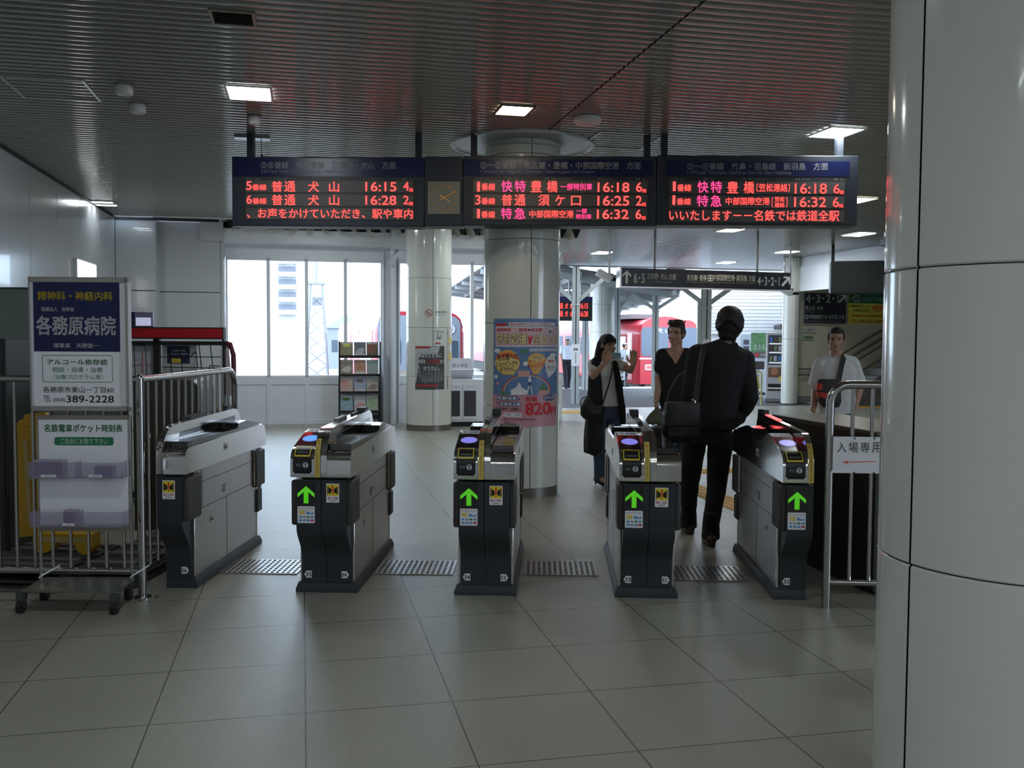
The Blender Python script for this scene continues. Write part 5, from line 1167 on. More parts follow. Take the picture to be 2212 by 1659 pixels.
mb = MB().text('4･3･2･1', x0 + .03*w, x0 + .82*w, z1 - .32*h, z1 - .04*h, -.004, .03); arrow(mb, x0 + .905*w, z1 - .18*h, .22, R(45)); mb.text('名古屋･豊橋', x0 + .03*w, x0 + .45*w, z1 - .56*h, z1 - .42*h, -.004, .02); mb.text('中部国際空港･新羽島 方面', x0 + .12*w, x0 + .97*w, z1 - .86*h, z1 - .71*h, -.004, .02)
mb.rframe(x0 + .03*w, x0 + .10*w, z1 - .86*h, z1 - .73*h, -.004, .016, .02); mb.build('lettering', sl_, t)
MB().text('for Nagoya,Toyohashi', x0 + .03*w, x0 + .45*w, z1 - .66*h, z1 - .59*h, -.004, .01).text('Central Japan International Airport,Shin Hashima', x0 + .03*w, x0 + .97*w, z1 - .97*h, z1 - .90*h, -.004, .01).build('small_lettering', sg_, t)
t, x0, x1, z0, z1 = wsign('advert_board', 'green and yellow advertising board beside the platform number sign on the wall', 1834, 634, 1912, 699, mat('advert yellow', (0.68, 0.62, 0.07), 0.45))
w, h = x1 - x0, z1 - z0
MB().box((x0, -.006, z1 - .32*h), (x1, 0, z1)).build('green_band', mat('advert green', (0.015, 0.12, 0.055), 0.45), t)
MB().text('G', x0 + .10*w, x0 + .28*w, z1 - .28*h, z1 - .05*h, -.009, .03).text('ETビジネス学院', x0 + .28*w, x0 + .95*w, z1 - .26*h, z1 - .13*h, -.009, .02).build('lettering', mat('pale green lettering', (0.50, 0.60, 0.50), 0.5), t)
mb = MB(); mb.add([(x0 + (.80 + .15*math.cos(R(18*k)))*w, -.006, z1 - (.48 + .12*math.sin(R(18*k)))*h) for k in range(20)], [tuple(range(20))])
mb.text('TEL 058-262-4858', x0 + .06*w, x0 + .94*w, z0 + .03*h, z0 + .14*h, -.006, .02).text('資格取得 就職支援', x0 + .08*w, x0 + .94*w, z0 + .22*h, z0 + .30*h, -.006, .02); mb.build('orange_print', mat('advert orange', (0.75, 0.18, 0.03), 0.45), t)
MB().text('資格をGETして', x0 + .06*w, x0 + .55*w, z1 - .46*h, z1 - .37*h, -.006, .02).text('仕事をGET!', x0 + .12*w, x0 + .56*w, z1 - .60*h, z1 - .51*h, -.006, .02).build('green_lettering', greenp, t)
MB().text('無料', x0 + .72*w, x0 + .88*w, z1 - .47*h, z1 - .39*h, -.009, .02).text('相談', x0 + .72*w, x0 + .88*w, z1 - .58*h, z1 - .50*h, -.009, .02).build('yellow_lettering', yellowp, t)
t, x0, x1, z0, z1 = wsign('wall_notice', 'small pale notice under the platform number sign', 1733, 707, 1762, 718, mat('pale notice', (0.42, 0.43, 0.38), 0.5))
MB().text('ご案内', x0 + .06, x1 - .06, z0 + .03, z1 - .03, -.004, .01).build('lettering', greyp, t)
t, x0, x1, z0, z1 = wsign('wall_notice', 'small green lettered notice below another pale notice on the beige wall', 1733, 724, 1757, 733, mat('pale notice', (0.42, 0.43, 0.38), 0.5))
MB().text('空港連絡', x0 + .02, x1 - .02, z0 + .02, z1 - .02, -.004, .02).build('lettering', greenp, t)
P = V(u0, RV); t = thing('wall_handrail', 'short looped steel handrail on the beige wall beside the narrow white column', 'handrail', (P.x, P.y, 0), ANG)
a, za = plw(1716, 797); b, zb = plw(1760, 810)
MB().tube([(b, -.02, za), (a + .05, -.09, za), (a, -.09, za - .03), (a, -.09, zb + .03), (a + .05, -.09, zb), (b, -.02, zb)], .018, 10).build('rail', chrome, t)
MB().tube([(a + .25, -.09, za), (a + .25, .0, za)], .012, 8).tube([(a + .25, -.09, zb), (a + .25, .0, zb)], .012, 8).build('bracket', chrome, t)
# stairs rising beside the wall
us = rv(1758, 872)[0]; P = V(us, RV - 1.1)
t = thing('staircase', 'grey stairs climbing along the beige wall behind the white shirted person', 'stairs', (P.x, P.y, 0), ANG)
mb = MB()
N = 14
for k in range(N): mb.box((.10 + .30*k, 0, 0), (.10 + .30*(N) + .3, 1.05, .165*(k+1)) if k == 0 else (.10 + .30*(k+1), 1.05, .165*(k+1)))
mb = MB(); o = [(0.1, 0)]
for k in range(N): o += [(.10 + .30*k, .165*(k+1)), (.10 + .30*(k+1), .165*(k+1))]
o += [(.10 + .30*N, 0)]
mb.prism(o, 0, 1.05, 'y'); mb.build('steps', mat('dim grey stair stone', (0.16, 0.16, 0.15), 0.6), t)
MB().prism([(.0, .0), (.0, .12), (.10 + .3*N, .165*N + .22), (.10 + .3*N, .165*N - .1), (.35, 0)], -.04, 0, 'y').build('stringer', mat('stair flank', (0.13, 0.135, 0.12), 0.5), t)
sl = .165/.30
for h_, r_ in ((.92, .022), (.62, .016)):
    MB().tube([(.25, .03, h_), (.25 + .3*N, .03, h_ + .165*N)], r_, 10).build('rail', chrome, t)
for k in range(5): MB().tube([(.5 + .9*k, .03, .165*(1 + 3*k)), (.5 + .9*k, .03, .92 + sl*(.25 + .9*k))], .014, 8).build('rail_post', chrome, t)
for h_ in (1.0, .8): MB().tube([(.4, 1.02, h_), (.4 + .3*N, 1.02, h_ + .165*N)], .02, 10).build('wall_rail', mat('brassy rail', (0.30, 0.26, 0.16), 0.3, 0.8), t)
# ---------------------------------------------------------------- platform posts and canopy
psteel = mat('grey green steel post', (0.40, 0.44, 0.44), 0.45)
def ppost(px, Y, w, ztop, zj, arms, lab, box=False, zf=-.2, up=.55):
    P = D(px, 750, Y); t = thing('platform_post', lab, 'post', (P.x, P.y, zf), 0, 'steel posts of the platform canopy')
    MB().box((-w/2, -w/2, 0), (w/2, -w/2 + .016, ztop - zf)).box((-w/2, w/2 - .016, 0), (w/2, w/2, ztop - zf)).box((-.01, -w/2, 0), (.01, w/2, ztop - zf)).build('shaft', psteel, t)
    for e in arms:
        MB().bar((0, 0, zj - zf), (e*.62, 0, zj + up - zf), .09, .09).build('brace', psteel, t)
    MB().box((-w/2 - .02, -w/2 - .02, zj - .06 - zf), (w/2 + .02, w/2 + .02, zj - .03 - zf)).build('flange', psteel, t)
    if box: MB().box((-w/2 - .09, -.05, 0), (-w/2, .05, zj + .15 - zf)).build('duct', psteel, t)
    return t
p1_ = ppost(1243, 22.3, .17, 3.15, 2.31, (-1, 1), 'grey steel post with a vertical paper notice nearest the poster column')
MB().box((-.10, -.095, 1.04), (.10, -.09, 1.55)).m(1).text('禁煙', -.05, .05, 1.40, 1.46, -.097, .02).m(1).box((-.01, -.096, 1.1), (.012, -.0955, 1.36)).build('notice', [white_sheet, greyp], p1_)
ppost(1264, 30.0, .19, 3.0, 2.3, (), 'bluish steel post between the notice post and the slim far column')
p3_ = ppost(1333, 27.2, .16, 2.88, 2.35, (1,), 'steel post half hidden by the slim far column behind the woman')
p4_ = ppost(1415, 25.8, .16, 2.74, 2.26, (-1, 1), 'slender steel post standing before the red train door', up=.4)
p5_ = ppost(1524, 20.3, .19, 2.72, 2.20, (-1, 1), 'steel post with a duct close behind the black suited person', box=True, up=.45)
for k, (a, b) in enumerate(((0, 1),)): pass
MB().box((-.07, -.106, 1.44), (.07, -.10, 1.68)).m(1).rframe(-.04, .04, 1.56, 1.64, -.109, .010, .039).build('notice', [white_sheet, mat('dull red print', (0.42, 0.04, 0.05), 0.5)], p5_)
can = mat('dim canopy sheet', (0.16, 0.17, 0.17), 0.5, var=.15, nscale=3)
t = thing('platform_canopy', 'dark steel canopy over the platform beyond the hall ceiling', 'canopy', (0, 20, 0), 0)
rf = MB().add([(-.4, 4.6, 3.55), (4.35, 4.3, 2.72), (4.8, 25, 2.70), (-3.3, 25, 3.5), (-.4, 4.6, 3.63), (4.35, 4.3, 2.80), (4.8, 25, 2.78), (-3.3, 25, 3.58)], [(0, 1, 2, 3), (7, 6, 5, 4), (0, 4, 5, 1), (1, 5, 6, 2), (2, 6, 7, 3), (3, 7, 4, 0)])
rf.add([(3.2, -.6, 2.95), (4.35, -.7, 2.75), (4.4, 4.3, 2.72), (3.2, 4.3, 2.95)], [(0, 1, 2, 3)]); rf.build('roof', can, t)
for k in range(7):
    y = 5.4 + 3.1*k; x0 = -.4 - 2.9*(y - 4.6)/20.4; x1 = 4.35 + .45*(y - 4.6)/20.4
    MB().bar((x0, y, 3.45), (x1, y, 2.62), .10, .16).build('beam', psteel, t)
for e in (0.12, .45, .98): MB().bar((-.4 + 4.75*e, 4.6, 3.5 - .83*e), (-3.3 + 8.1*e, 25, 3.46 - .8*e), .10, .14).build('purlin', psteel, t)
for x, y in ((-.2, 2.4), (1.2, 6.0), (2.6, 9.0)): MB().box((x, y + 4, 3.1 - .12*x), (x + 1.1, y + 4.1, 3.14 - .12*x)).build('tube_lamp', mat('dim tube lamp', (0.8, 0.8, 0.8), 0.4, emit=1.2, ecol=(1, 1, 1), var=0), t)
# far display on the platform
A_ = D(1206, 665, 26); plb = Pl(A_, 0)
t = thing('platform_display', 'small red lettered display hanging over the platform past the poster column', 'departure board', (A_.x, A_.y, 0), 0)
x1, zt = plb(1280, 641); zb = plb(1210, 693)[1]
MB().box((0, 0, zb), (x1, .2, zt)).build('housing', mat('blue black housing', (0.014, 0.019, 0.022), 0.4), t)
MB().box((0, -.006, plb(1210, 652)[1]), (x1, 0, zt)).build('header', navy, t)
mb = MB()
for y0, y1, s in ((655, 667, '16:15'), (672, 684, '16:28')):
    for ch, a, b in (('通', 1209, 1216), ('犬', 1220, 1227), ('山', 1232, 1238), (s, 1252, 1270)):
        xa, za = plb(a, y0); xb, zb2 = plb(b, y1); mb.text(ch, xa, xb, zb2, za, -.012, .012)
mb.build('display_text', ledred, t)
MB().tube([(.3, .1, zt), (.3, .1, 3.3)], .03, 8).build('hanger', psteel, t); MB().tube([(x1 - .3, .1, zt), (x1 - .3, .1, 3.2)], .03, 8).build('hanger', psteel, t)
MB().text('のりば', .12, .32, plb(1210, 650)[1], plb(1210, 645)[1], -.010, .01).build('lettering', hdr_txt, t)
# ---------------------------------------------------------------- trains
red = mat('train red', (0.36, 0.016, 0.026), 0.3, coat=0.4, var=.03)
trw = mat('train pale grey', (0.20, 0.215, 0.25), 0.35)
trg = mat('train window', (0.05, 0.07, 0.09), 0.08, coat=0.5)
trk = mat('train underframe', (0.03, 0.03, 0.03), 0.6)
def train(P, lab, style, L=38):
    t = thing('train', lab, 'train', (P.x, P.y, -1.32), ANG)
    W = 2.74; H0, H1 = .85, 3.75
    sec = [(0, H0), (0, 2.95)] + arc(.55, 2.95, .55, 180, 95, 6, .62) + arc(W - .55, 2.95, .55, 85, 0, 6, .62) + [(W, H0)]
    mb = MB(); n = len(sec); q = [(x + (.09 if x < .1 else -.09 if x > W - .1 else 0), z) for x, z in sec]
    mb.rings([[(x, 0, z) for x, z in q], [(x, .18, z) for x, z in sec], [(x, L, z) for x, z in sec]], smooth=False)
    mb.build('body', red, t)
    MB().prism(arc(W/2, 3.3, 1.0, 10, 170, 8, .42) + [(.35, 3.3)], .5, L, 'y').build('roof', mat('train roof', (0.62, 0.60, 0.58), 0.5) if style == 'A' else red, t)
    MB().box((.1, .2, .15), (W - .1, L, H0)).build('underframe', trk, t)
    for k in range(6):
        y = 1.6 + 2.05*k
        MB().box((-.012, y, 1.95), (.02, y + 1.6, 2.85)).build('side_window', trg if style != 'A' else mat('sky mirroring train window', (0.45, 0.47, 0.50), 0.15), t)  # style A: pale colour stands for the bright sky mirrored in the glass
    for y in (.75, 8.0, 14.0): 
        d = MB().box((-.016, y, 1.0), (.02, y + .62, 3.0)).build('door', red if style == 'B' else mat('train pale red', (0.62, 0.09, 0.10), 0.35), t)
        MB().box((-.022, y + .12, 1.95), (-.01, y + .50, 2.8)).build('door_window', trg, d)
    if style == 'A':
        MB().rrect(.10, W - .14, 2.02 - .9, 3.45, -.014, .30, 6, t=.02).build('front_panel', trw, t)
        MB().rrect(.16, .80, 1.95, 2.72, -.022, .08, 5, t=.012).build('cab_window', trg, t)
        MB().rrect(W/2 - .42, W/2 + .42, 1.95, 2.72, -.022, .06, 5, t=.012).build('cab_window', trg, t)
        MB().rrect(W - .86, W - .20, 1.90, 2.70, -.022, .08, 5, t=.012).build('cab_window', trg, t)
        MB().box((.1, -.024, 1.60), (W - .14, -.012, 1.78)).build('beige_stripe', mat('beige stripe', (0.26, 0.21, 0.15), 0.4), t)
        MB().box((.06, -.03, .95), (W - .08, -.01, 1.50)).build('red_band', red, t)
        for x in (.45, W - .45):
            lp_ = MB(); lp_.T = Matrix.Translation((x, -.03, 3.05)) @ Matrix.Rotation(R(90), 4, 'X'); lp_.lathe([(.001, .03), (.10, .02), (.14, .03), (.155, 0)], 24); lp_.build('headlamp', mat('headlamp glass', (0.65, 0.67, 0.7), 0.1, 0.5), t)
    else:
        MB().rrect(.12, W - .12, 2.02, 3.25, -.02, .18, 6, t=.03).build('windscreen', mat('blue grey windscreen', (0.05, 0.075, 0.11), 0.10, coat=.3), t)
        MB().box((W/2 - .03, -.024, 2.02), (W/2 + .03, -.018, 3.25)).build('pillar', red, t)
        MB().box((.05, -.012, 1.90), (W - .05, 0, 1.96)).build('white_line', white, t)
        MB().text('犬 山', .75, 1.45, 3.02, 3.2, -.026, .02).build('destination', mat('white destination', (0.9, 0.9, 0.9), 0.4, emit=.5, ecol=(1, 1, 1)), t)
        for x in (.3, W - .62): MB().rrect(x, x + .32, 1.45, 1.68, -.02, .04, 4, t=.02).build('lamp_frame', white, t); MB().rrect(x + .04, x + .28, 1.49, 1.64, -.024, .03, 4, t=.004).build('tail_lamp', mat('tail lamp', (0.6, 0.05, 0.05), 0.3, emit=1.5, ecol=(1, .15, .15)), t)
        MB().box((.1, 1.2, 3.62), (1.2, 6, 3.82)).build('roof_unit', mat('roof unit grey', (0.14, 0.12, 0.12), 0.5), t)
    MB().rrect(.3, W - .3, .35, .85, .02, .05, 4, t=.3).build('coupler_skirt', trk, t)
    return t
train(D(809, 750, 28.6), 'red train with a pale grey front seen through the glazed wall behind the cream column', 'A', 30)
train(D(1379, 750, 40), 'red train with a wide blue grey windscreen at the platform behind the people', 'B', 40)
# rails of the near tracks are hidden; mast, tower and low house beyond the windows
lat = mat('pale lattice steel', (0.26, 0.27, 0.30), 0.5)
P = D(684, 700, 45); t = thing('lattice_mast', 'pale lattice mast seen through the third window', 'mast', (P.x, P.y, -1.32), ANG)
for e in ((-1, -1), (1, -1), (-1, 1), (1, 1)): MB().bar((.55*e[0], .5*e[1], 0), (.28*e[0], .25*e[1], 5.2), .08, .08).build('leg', lat, t)
mb = MB()
for k in range(7):
    z, z2 = .7*k, .7*(k+1); a, b = .55 - .27*z/5.2, .55 - .27*z2/5.2
    mb.bar((-a, -a*.9, z), (b, -b*.9, z2), .05, .05).bar((a, -a*.9, z), (-b, -b*.9, z2), .05, .05)
mb.build('lattice', lat, t)
MB().box((-.4, -.35, 5.2), (.4, .35, 5.3)).bar((0, 0, 5.2), (0, 0, 6.6), .12, .12).box((-.2, -.2, 4.2), (.25, -.1, 4.6)).build('head_frame', lat, t)
P = D(575, 700, 110); t = thing('apartment_tower', 'pale apartment tower with rows of balconies beyond the second window', 'building', (P.x, P.y, -1.32), R(10))
tw = mat('tower white', (0.48, 0.50, 0.52), 0.6)
MB().box((0, 0, 0), (5.3, 8, 14.6)).build('wall', tw, t)
for k in range(7): MB().box((1.4, -.9, 5.1 + 1.45*k), (3.4, 0, 5.65 + 1.45*k)).m(1).box((1.4, -.05, 5.65 + 1.45*k), (3.4, -.02, 6.3 + 1.45*k)).build('balcony', [mat('balcony white', (0.40, 0.41, 0.44), 0.6), mat('balcony shade grey', (0.20, 0.21, 0.24), 0.6)], t)
P = D(706, 760, 80); t = thing('low_house', 'low pale blue grey house beyond the third window', 'building', (P.x, P.y, -1.32), R(10))
MB().box((0, 0, 0), (3.2, 5, 3.4)).build('wall', mat('house blue grey', (0.24, 0.26, 0.30), 0.6), t)
MB().prism([(-.2, 3.4), (3.4, 3.4), (1.6, 4.6)], -.2, 5.2, 'y').build('roof', mat('house roof', (0.30, 0.31, 0.33), 0.6), t)
for k in range(2): MB().box((.4 + 1.3*k, -.03, 1.4), (1.2 + 1.3*k, 0, 2.4)).build('window', mat('house window', (0.06, 0.08, 0.10), 0.3), t)
# building beside the platform
KY = 27.5; A_ = D(1536, 700, KY); plk = Pl(A_, R(-6))
t = thing('trackside_building', 'white clapboard building behind the vending machine on the platform', 'building', (A_.x, A_.y, -.05), R(-6))
kx = lambda px, py=720: plk(px, py)[0]
kz = lambda py, px=1640: plk(px, py)[1] + .05
sid = mat('white siding', (0.80, 0.80, 0.82), 0.6)
mb = MB(); z = kz(722); x1 = kx(1720)
top = 5.2
while z < top: mb.add([(0, 0, z), (x1, 0, z), (x1, .006, z + .10), (0, .006, z + .10)], [(0, 1, 2, 3)]); mb.m(1).box((0, .0, z - .004), (x1, .04, z + .003)); mb.m(0); z += .10
mb.box((0, .05, 0), (x1, 3, top)); mb.build('wall', [sid, mat('siding joint', (0.30, 0.30, 0.33), 0.6)], t)
gp = MB().box((kx(1575), -.02, 0), (x1, .03, kz(722))).build('shop_front', mat('pale shop front', (0.55, 0.60, 0.68), 0.4), t)
MB().box((kx(1573), -.03, kz(780)), (kx(1600), -.02, kz(722))).build('white_panel', white, gp)
for a, b in ((734, 744), (748, 758)): MB().box((kx(1606), -.03, kz(b)), (kx(1618), -.02, kz(a))).build('dark_window', mat('dim window', (0.10, 0.10, 0.13), 0.3), gp)
MB().prism([(kx(1670), kz(703)), (kx(1692), kz(698)), (kx(1692), kz(712)), (kx(1671), kz(712))], -1.2, -.05, 'y').build('awning', mat('dark awning', (0.05, 0.04, 0.04), 0.5), t)
P = Vector((A_.x, A_.y, 0)) + plk.x*kx(1619) - plk.n*.35
x0, x1_ = kx(1619), kx(1663); t = thing('garden_poster', 'green leafy poster with white brush lettering next to the vending machine', 'poster', (P.x, P.y, -.01), R(-6))
w = x1_ - x0
gm = mat('leafy green print', (0.12, 0.26, 0.12), 0.4, var=.9, nscale=7)
MB().box((0, 0, kz(776)), (w, .03, kz(722))).build('sheet', gm, t)
MB().box((.0, -.004, kz(776)), (w, 0, kz(762))).build('lower_band', mat('grey brown print', (0.16, 0.13, 0.13), 0.5), t)
MB().text('生きる、と', w*.15, w*1.0, kz(758), kz(746), -.008, .02).text('中部国際', w*.45, w*.98, kz(772), kz(766), -.008, .02).build('lettering', white_sheet, t)
MB().add([(w*.30 + .05*math.cos(R(30*k)), -.008, kz(769) + .05*math.sin(R(30*k))) for k in range(12)], [tuple(range(12))]).build('red_dot', mat('poster red', (0.66, 0.035, 0.04), 0.5), t)
MB().box((.02, .0, 0), (.06, .03, kz(776))).box((w - .06, .0, 0), (w - .02, .03, kz(776))).build('leg', psteel, t)
# vending machine
VY = 22.9; A_ = D(1655, 800, VY); plv = Pl(A_, R(-14))
t = thing('vending_machine', 'pale drink vending machine half behind the narrow white column', 'vending machine', (A_.x, A_.y, 0), R(-14))
vx = lambda px: plv(px, 800)[0]
vz = lambda py: plv(1672, py)[1]
w = 1.0
MB().box((0, 0, .06), (w, .7, vz(719))).build('case', mat('warm grey case', (0.40, 0.39, 0.41), 0.35), t, bevel=.01)
MB().box((.04, -.008, vz(788)), (w - .04, 0, vz(724))).build('display_window', mat('dark display window', (0.05, 0.05, 0.07), 0.15), t)
for k, py in enumerate((741, 760, 782)):
    MB().box((.06, -.02, vz(py + 3)), (w - .06, -.006, vz(py))).build('button_row', mat('lit button row', (0.75, 0.78, 0.85), 0.4, emit=.35, ecol=(.9, .95, 1)), t)
mb = MB()
for k, py in enumerate((739, 758, 780)):
    for j in range(9): mb.m((j + k) % 4).box((.07 + .10*j, -.016, vz(py)), (.14 + .10*j, -.006, vz(py - 11)))
mb.build('drink_sample', [mat('sample blue', (0.06, 0.16, 0.45), 0.4), mat('sample dark', (0.08, 0.05, 0.05), 0.4), mat('sample green', (0.15, 0.22, 0.10), 0.4), mat('sample pale', (0.40, 0.38, 0.45), 0.4)], t)
MB().box((.05, -.01, vz(815)), (w*.42, 0, vz(794))).m(1).add([(.19 + .09*math.cos(R(30*k)), -.012, vz(802) + .09*math.sin(R(30*k))) for k in range(12)], [tuple(range(12))]).build('picture_panel', [mat('brown picture', (0.14, 0.08, 0.05), 0.4), mat('brown orange picture', (0.36, 0.16, 0.08), 0.4)], t)
MB().box((w*.30, -.012, vz(823)), (w*.40, 0, vz(813))).build('yellow_label', yellowp, t)
MB().box((.05, -.012, vz(844)), (w*.48, 0, vz(829))).m(1).box((.05, -.02, vz(840)), (w*.48, -.01, vz(837))).build('delivery_slot', [black, white], t)
MB().box((-.02, -.05, 0), (w, .65, .06)).build('foot', mat('dull steel', (0.25, 0.25, 0.25), 0.4, 0.6), t)
# yellow barrier with a cloth, planter, floor cables
BYY = 21.6; A_ = D(1622, 830, BYY); plx = Pl(A_, R(4)); bz_ = lambda py: plx(1634, py)[1]
t = thing('yellow_barrier', 'pale yellow tube barrier on the platform by the elbow of the black suited person', 'barrier', (A_.x, A_.y, 0), R(4))
xb = plx(1645, 830)[0]; xa = -.5; yt = mat('pale yellow tube', (0.55, 0.50, 0.18), 0.4)
MB().tube([(xa, 0, 0.0), (xa, 0, bz_(805)), (xa + .05, 0, bz_(803)), (xb - .05, 0, bz_(803)), (xb, 0, bz_(807)), (xb, 0, 0.0)], .02, 8).build('frame', yt, t)
MB().tube([(xa, 0, bz_(846)), (xb, 0, bz_(846))], .012, 8).tube([(xa, 0, bz_(858)), (xb, 0, bz_(858))], .014, 8).build('crossbar', yt, t)
c = MB(); c.add([(.06, -.03, bz_(812)), (.17, -.03, bz_(812)), (.20, -.035, bz_(838)), (.12, -.04, bz_(849)), (.03, -.035, bz_(836))], [(0, 1, 2, 3, 4)]).add([(.06, .03, bz_(812)), (.17, .03, bz_(812)), (.19, .035, bz_(834)), (.05, .035, bz_(834))], [(3, 2, 1, 0)]).add([(.06, -.03, bz_(812)), (.06, .03, bz_(812)), (.17, .03, bz_(812)), (.17, -.03, bz_(812))], [(0, 1, 2, 3)])
o = c.build('cleaning_cloth', mat('yellow cloth', (0.60, 0.52, 0.16), 0.8), loc=(A_.x, A_.y, 0), rotz=R(4)); props(o, 'yellow cloth hung over the pale yellow tube barrier', 'cloth')
A_ = D(1640, 800, 24.5); plx = Pl(A_, 0); bz_ = lambda py: plx(1640, py)[1]
t = thing('planter_stand', 'dark square box on a stand in front of the green leafy poster', 'planter', (A_.x, A_.y, -.01), 0)
MB().box((-.15, 0, bz_(797)), (.13, .25, bz_(780))).build('box', mat('dark brown box', (0.06, 0.045, 0.045), 0.5), t)
MB().tube([(0, .1, 0), (0, .1, bz_(797))], .03, 8).build('stem', psteel, t)
MB().box((-.3, -.05, bz_(806)), (.36, .3, bz_(800))).build('shelf', white, t)
MB().lathe([(.001, .02), (.2, .02), (.2, 0)], 16, c=(0, .1)).build('base', psteel, t)
# ================================================================ people
def W_(px, py, Y): return D(px, py, Y)
class Shell:
    """closed shapes that are melted into one surface"""
    def __init__(s): s.b = MB()
    def cap(s, p, q, r0, r1, n=14):
        p, q = Vector(p), Vector(q); d = q - p; L = d.length; d = d / L if L > 1e-6 else Vector((0, 0, 1))
        x = d.cross(Vector((0, 0, 1)) if abs(d.z) < .9 else Vector((1, 0, 0))).normalized(); y = d.cross(x); rr = []
        st = [(-r0*math.cos(R(a)), r0*math.sin(R(a))) for a in (8, 35, 65)] + [(0, r0), (L*.5, (r0 + r1)/2), (L, r1)] + [(L + r1*math.cos(R(a)), r1*math.sin(R(a))) for a in (65, 35, 8)]
        for t, r in st: rr.append([p + d*t + (x*math.cos(2*math.pi*k/n) + y*math.sin(2*math.pi*k/n))*max(r, 1e-3) for k in range(n)])
        s.b.rings(rr); return s
    def chain(s, pts, rs):
        for i in range(len(pts) - 1): s.cap(pts[i], pts[i+1], rs[i], rs[i+1])
        return s
    def ell(s, c, ax, rx, ay, ry, az, rz, n=18, h=12):
        c = Vector(c); rr = []
        for i in range(h + 1):
            t = math.pi*i/h; e = max(math.sin(t), 2e-2)
            rr.append([c + ax*(rx*e*math.cos(2*math.pi*k/n)) + ay*(ry*e*math.sin(2*math.pi*k/n)) - az*(rz*math.cos(t)) for k in range(n)])
        s.b.rings(rr); return s
    def torso(s, rings, yaw, n=28, pw=2.4):
        """rings: (centre, half width, half depth)"""
        X, Y = Vector((math.cos(yaw), math.sin(yaw), 0)), Vector((-math.sin(yaw), math.cos(yaw), 0)); rr = []
        def se(a): c, t = math.cos(a), math.sin(a); return math.copysign(abs(c)**(2/pw), c), math.copysign(abs(t)**(2/pw), t)
        for c, hw, hd in rings:
            c = Vector(c); rr.append([c + X*(hw*se(2*math.pi*k/n)[0]) + Y*(hd*se(2*math.pi*k/n)[1]) for k in range(n)])
        s.b.rings(rr); return s
    def melt(s, name, mats, parent, pick=None, voxel=.006, it=4, rough=0.0):
        o = s.b.build('tmp', [], sharp=180); o.data.update()
        md = o.modifiers.new('r', 'REMESH'); md.mode = 'VOXEL'; md.voxel_size = voxel; md.use_smooth_shade = True
        sm = o.modifiers.new('s', 'SMOOTH'); sm.iterations = it; sm.factor = .5
        if rough:
            tx = bpy.data.textures.new('cloth folds', 'CLOUDS'); tx.noise_scale = .09
            dm = o.modifiers.new('d', 'DISPLACE'); dm.texture = tx; dm.strength = rough; dm.mid_level = .5; dm.texture_coords = 'GLOBAL'
        dg = bpy.context.evaluated_depsgraph_get(); me = bpy.data.meshes.new_from_object(o.evaluated_get(dg))
        old = o.data; bpy.data.objects.remove(o); bpy.data.meshes.remove(old)
        me.name = name; me.materials.clear()
        for q in (mats if isinstance(mats, list) else [mats]): me.materials.append(q)
        loc = parent.location
        me.transform(Matrix.Translation(-loc))
        if pick:
            for p in me.polygons: p.material_index = pick(p.center + loc, p.normal)
        me.polygons.foreach_set('use_smooth', [True]*len(me.polygons))
        ob = bpy.data.objects.new(name, me); COL.objects.link(ob); ob.parent = parent
        return ob
skin = mat('skin', (0.40, 0.235, 0.165), 0.5, var=.06, nscale=9)
lipm = mat('lip', (0.32, 0.12, 0.10), 0.45); eyem = mat('eye dark', (0.015, 0.012, 0.012), 0.2); browm = mat('brow', (0.03, 0.02, 0.018), 0.7)
hairm = mat('black hair', (0.010, 0.008, 0.008), 0.6, var=.4, nscale=60, bump=.5, bscale=120)
hairb = mat('brown black hair', (0.022, 0.014, 0.011), 0.45, var=.4, nscale=60, bump=.5, bscale=120)
cblack = mat('black cloth', (0.009, 0.009, 0.011), 0.85, bump=.2, bscale=40)
cwhite = mat('white cotton', (0.60, 0.60, 0.60), 0.85, bump=.25, bscale=30)
cshirt = mat('pale blue uniform shirt', (0.66, 0.72, 0.82), 0.8, bump=.2, bscale=30)
jeans = mat('blue denim', (0.045, 0.065, 0.105), 0.85, var=.35, nscale=9, bump=.2, bscale=60)
leather = mat('black leather', (0.010, 0.009, 0.009), 0.42, bump=.2, bscale=50)
brownsh = mat('dark brown shoe', (0.045, 0.022, 0.015), 0.5)
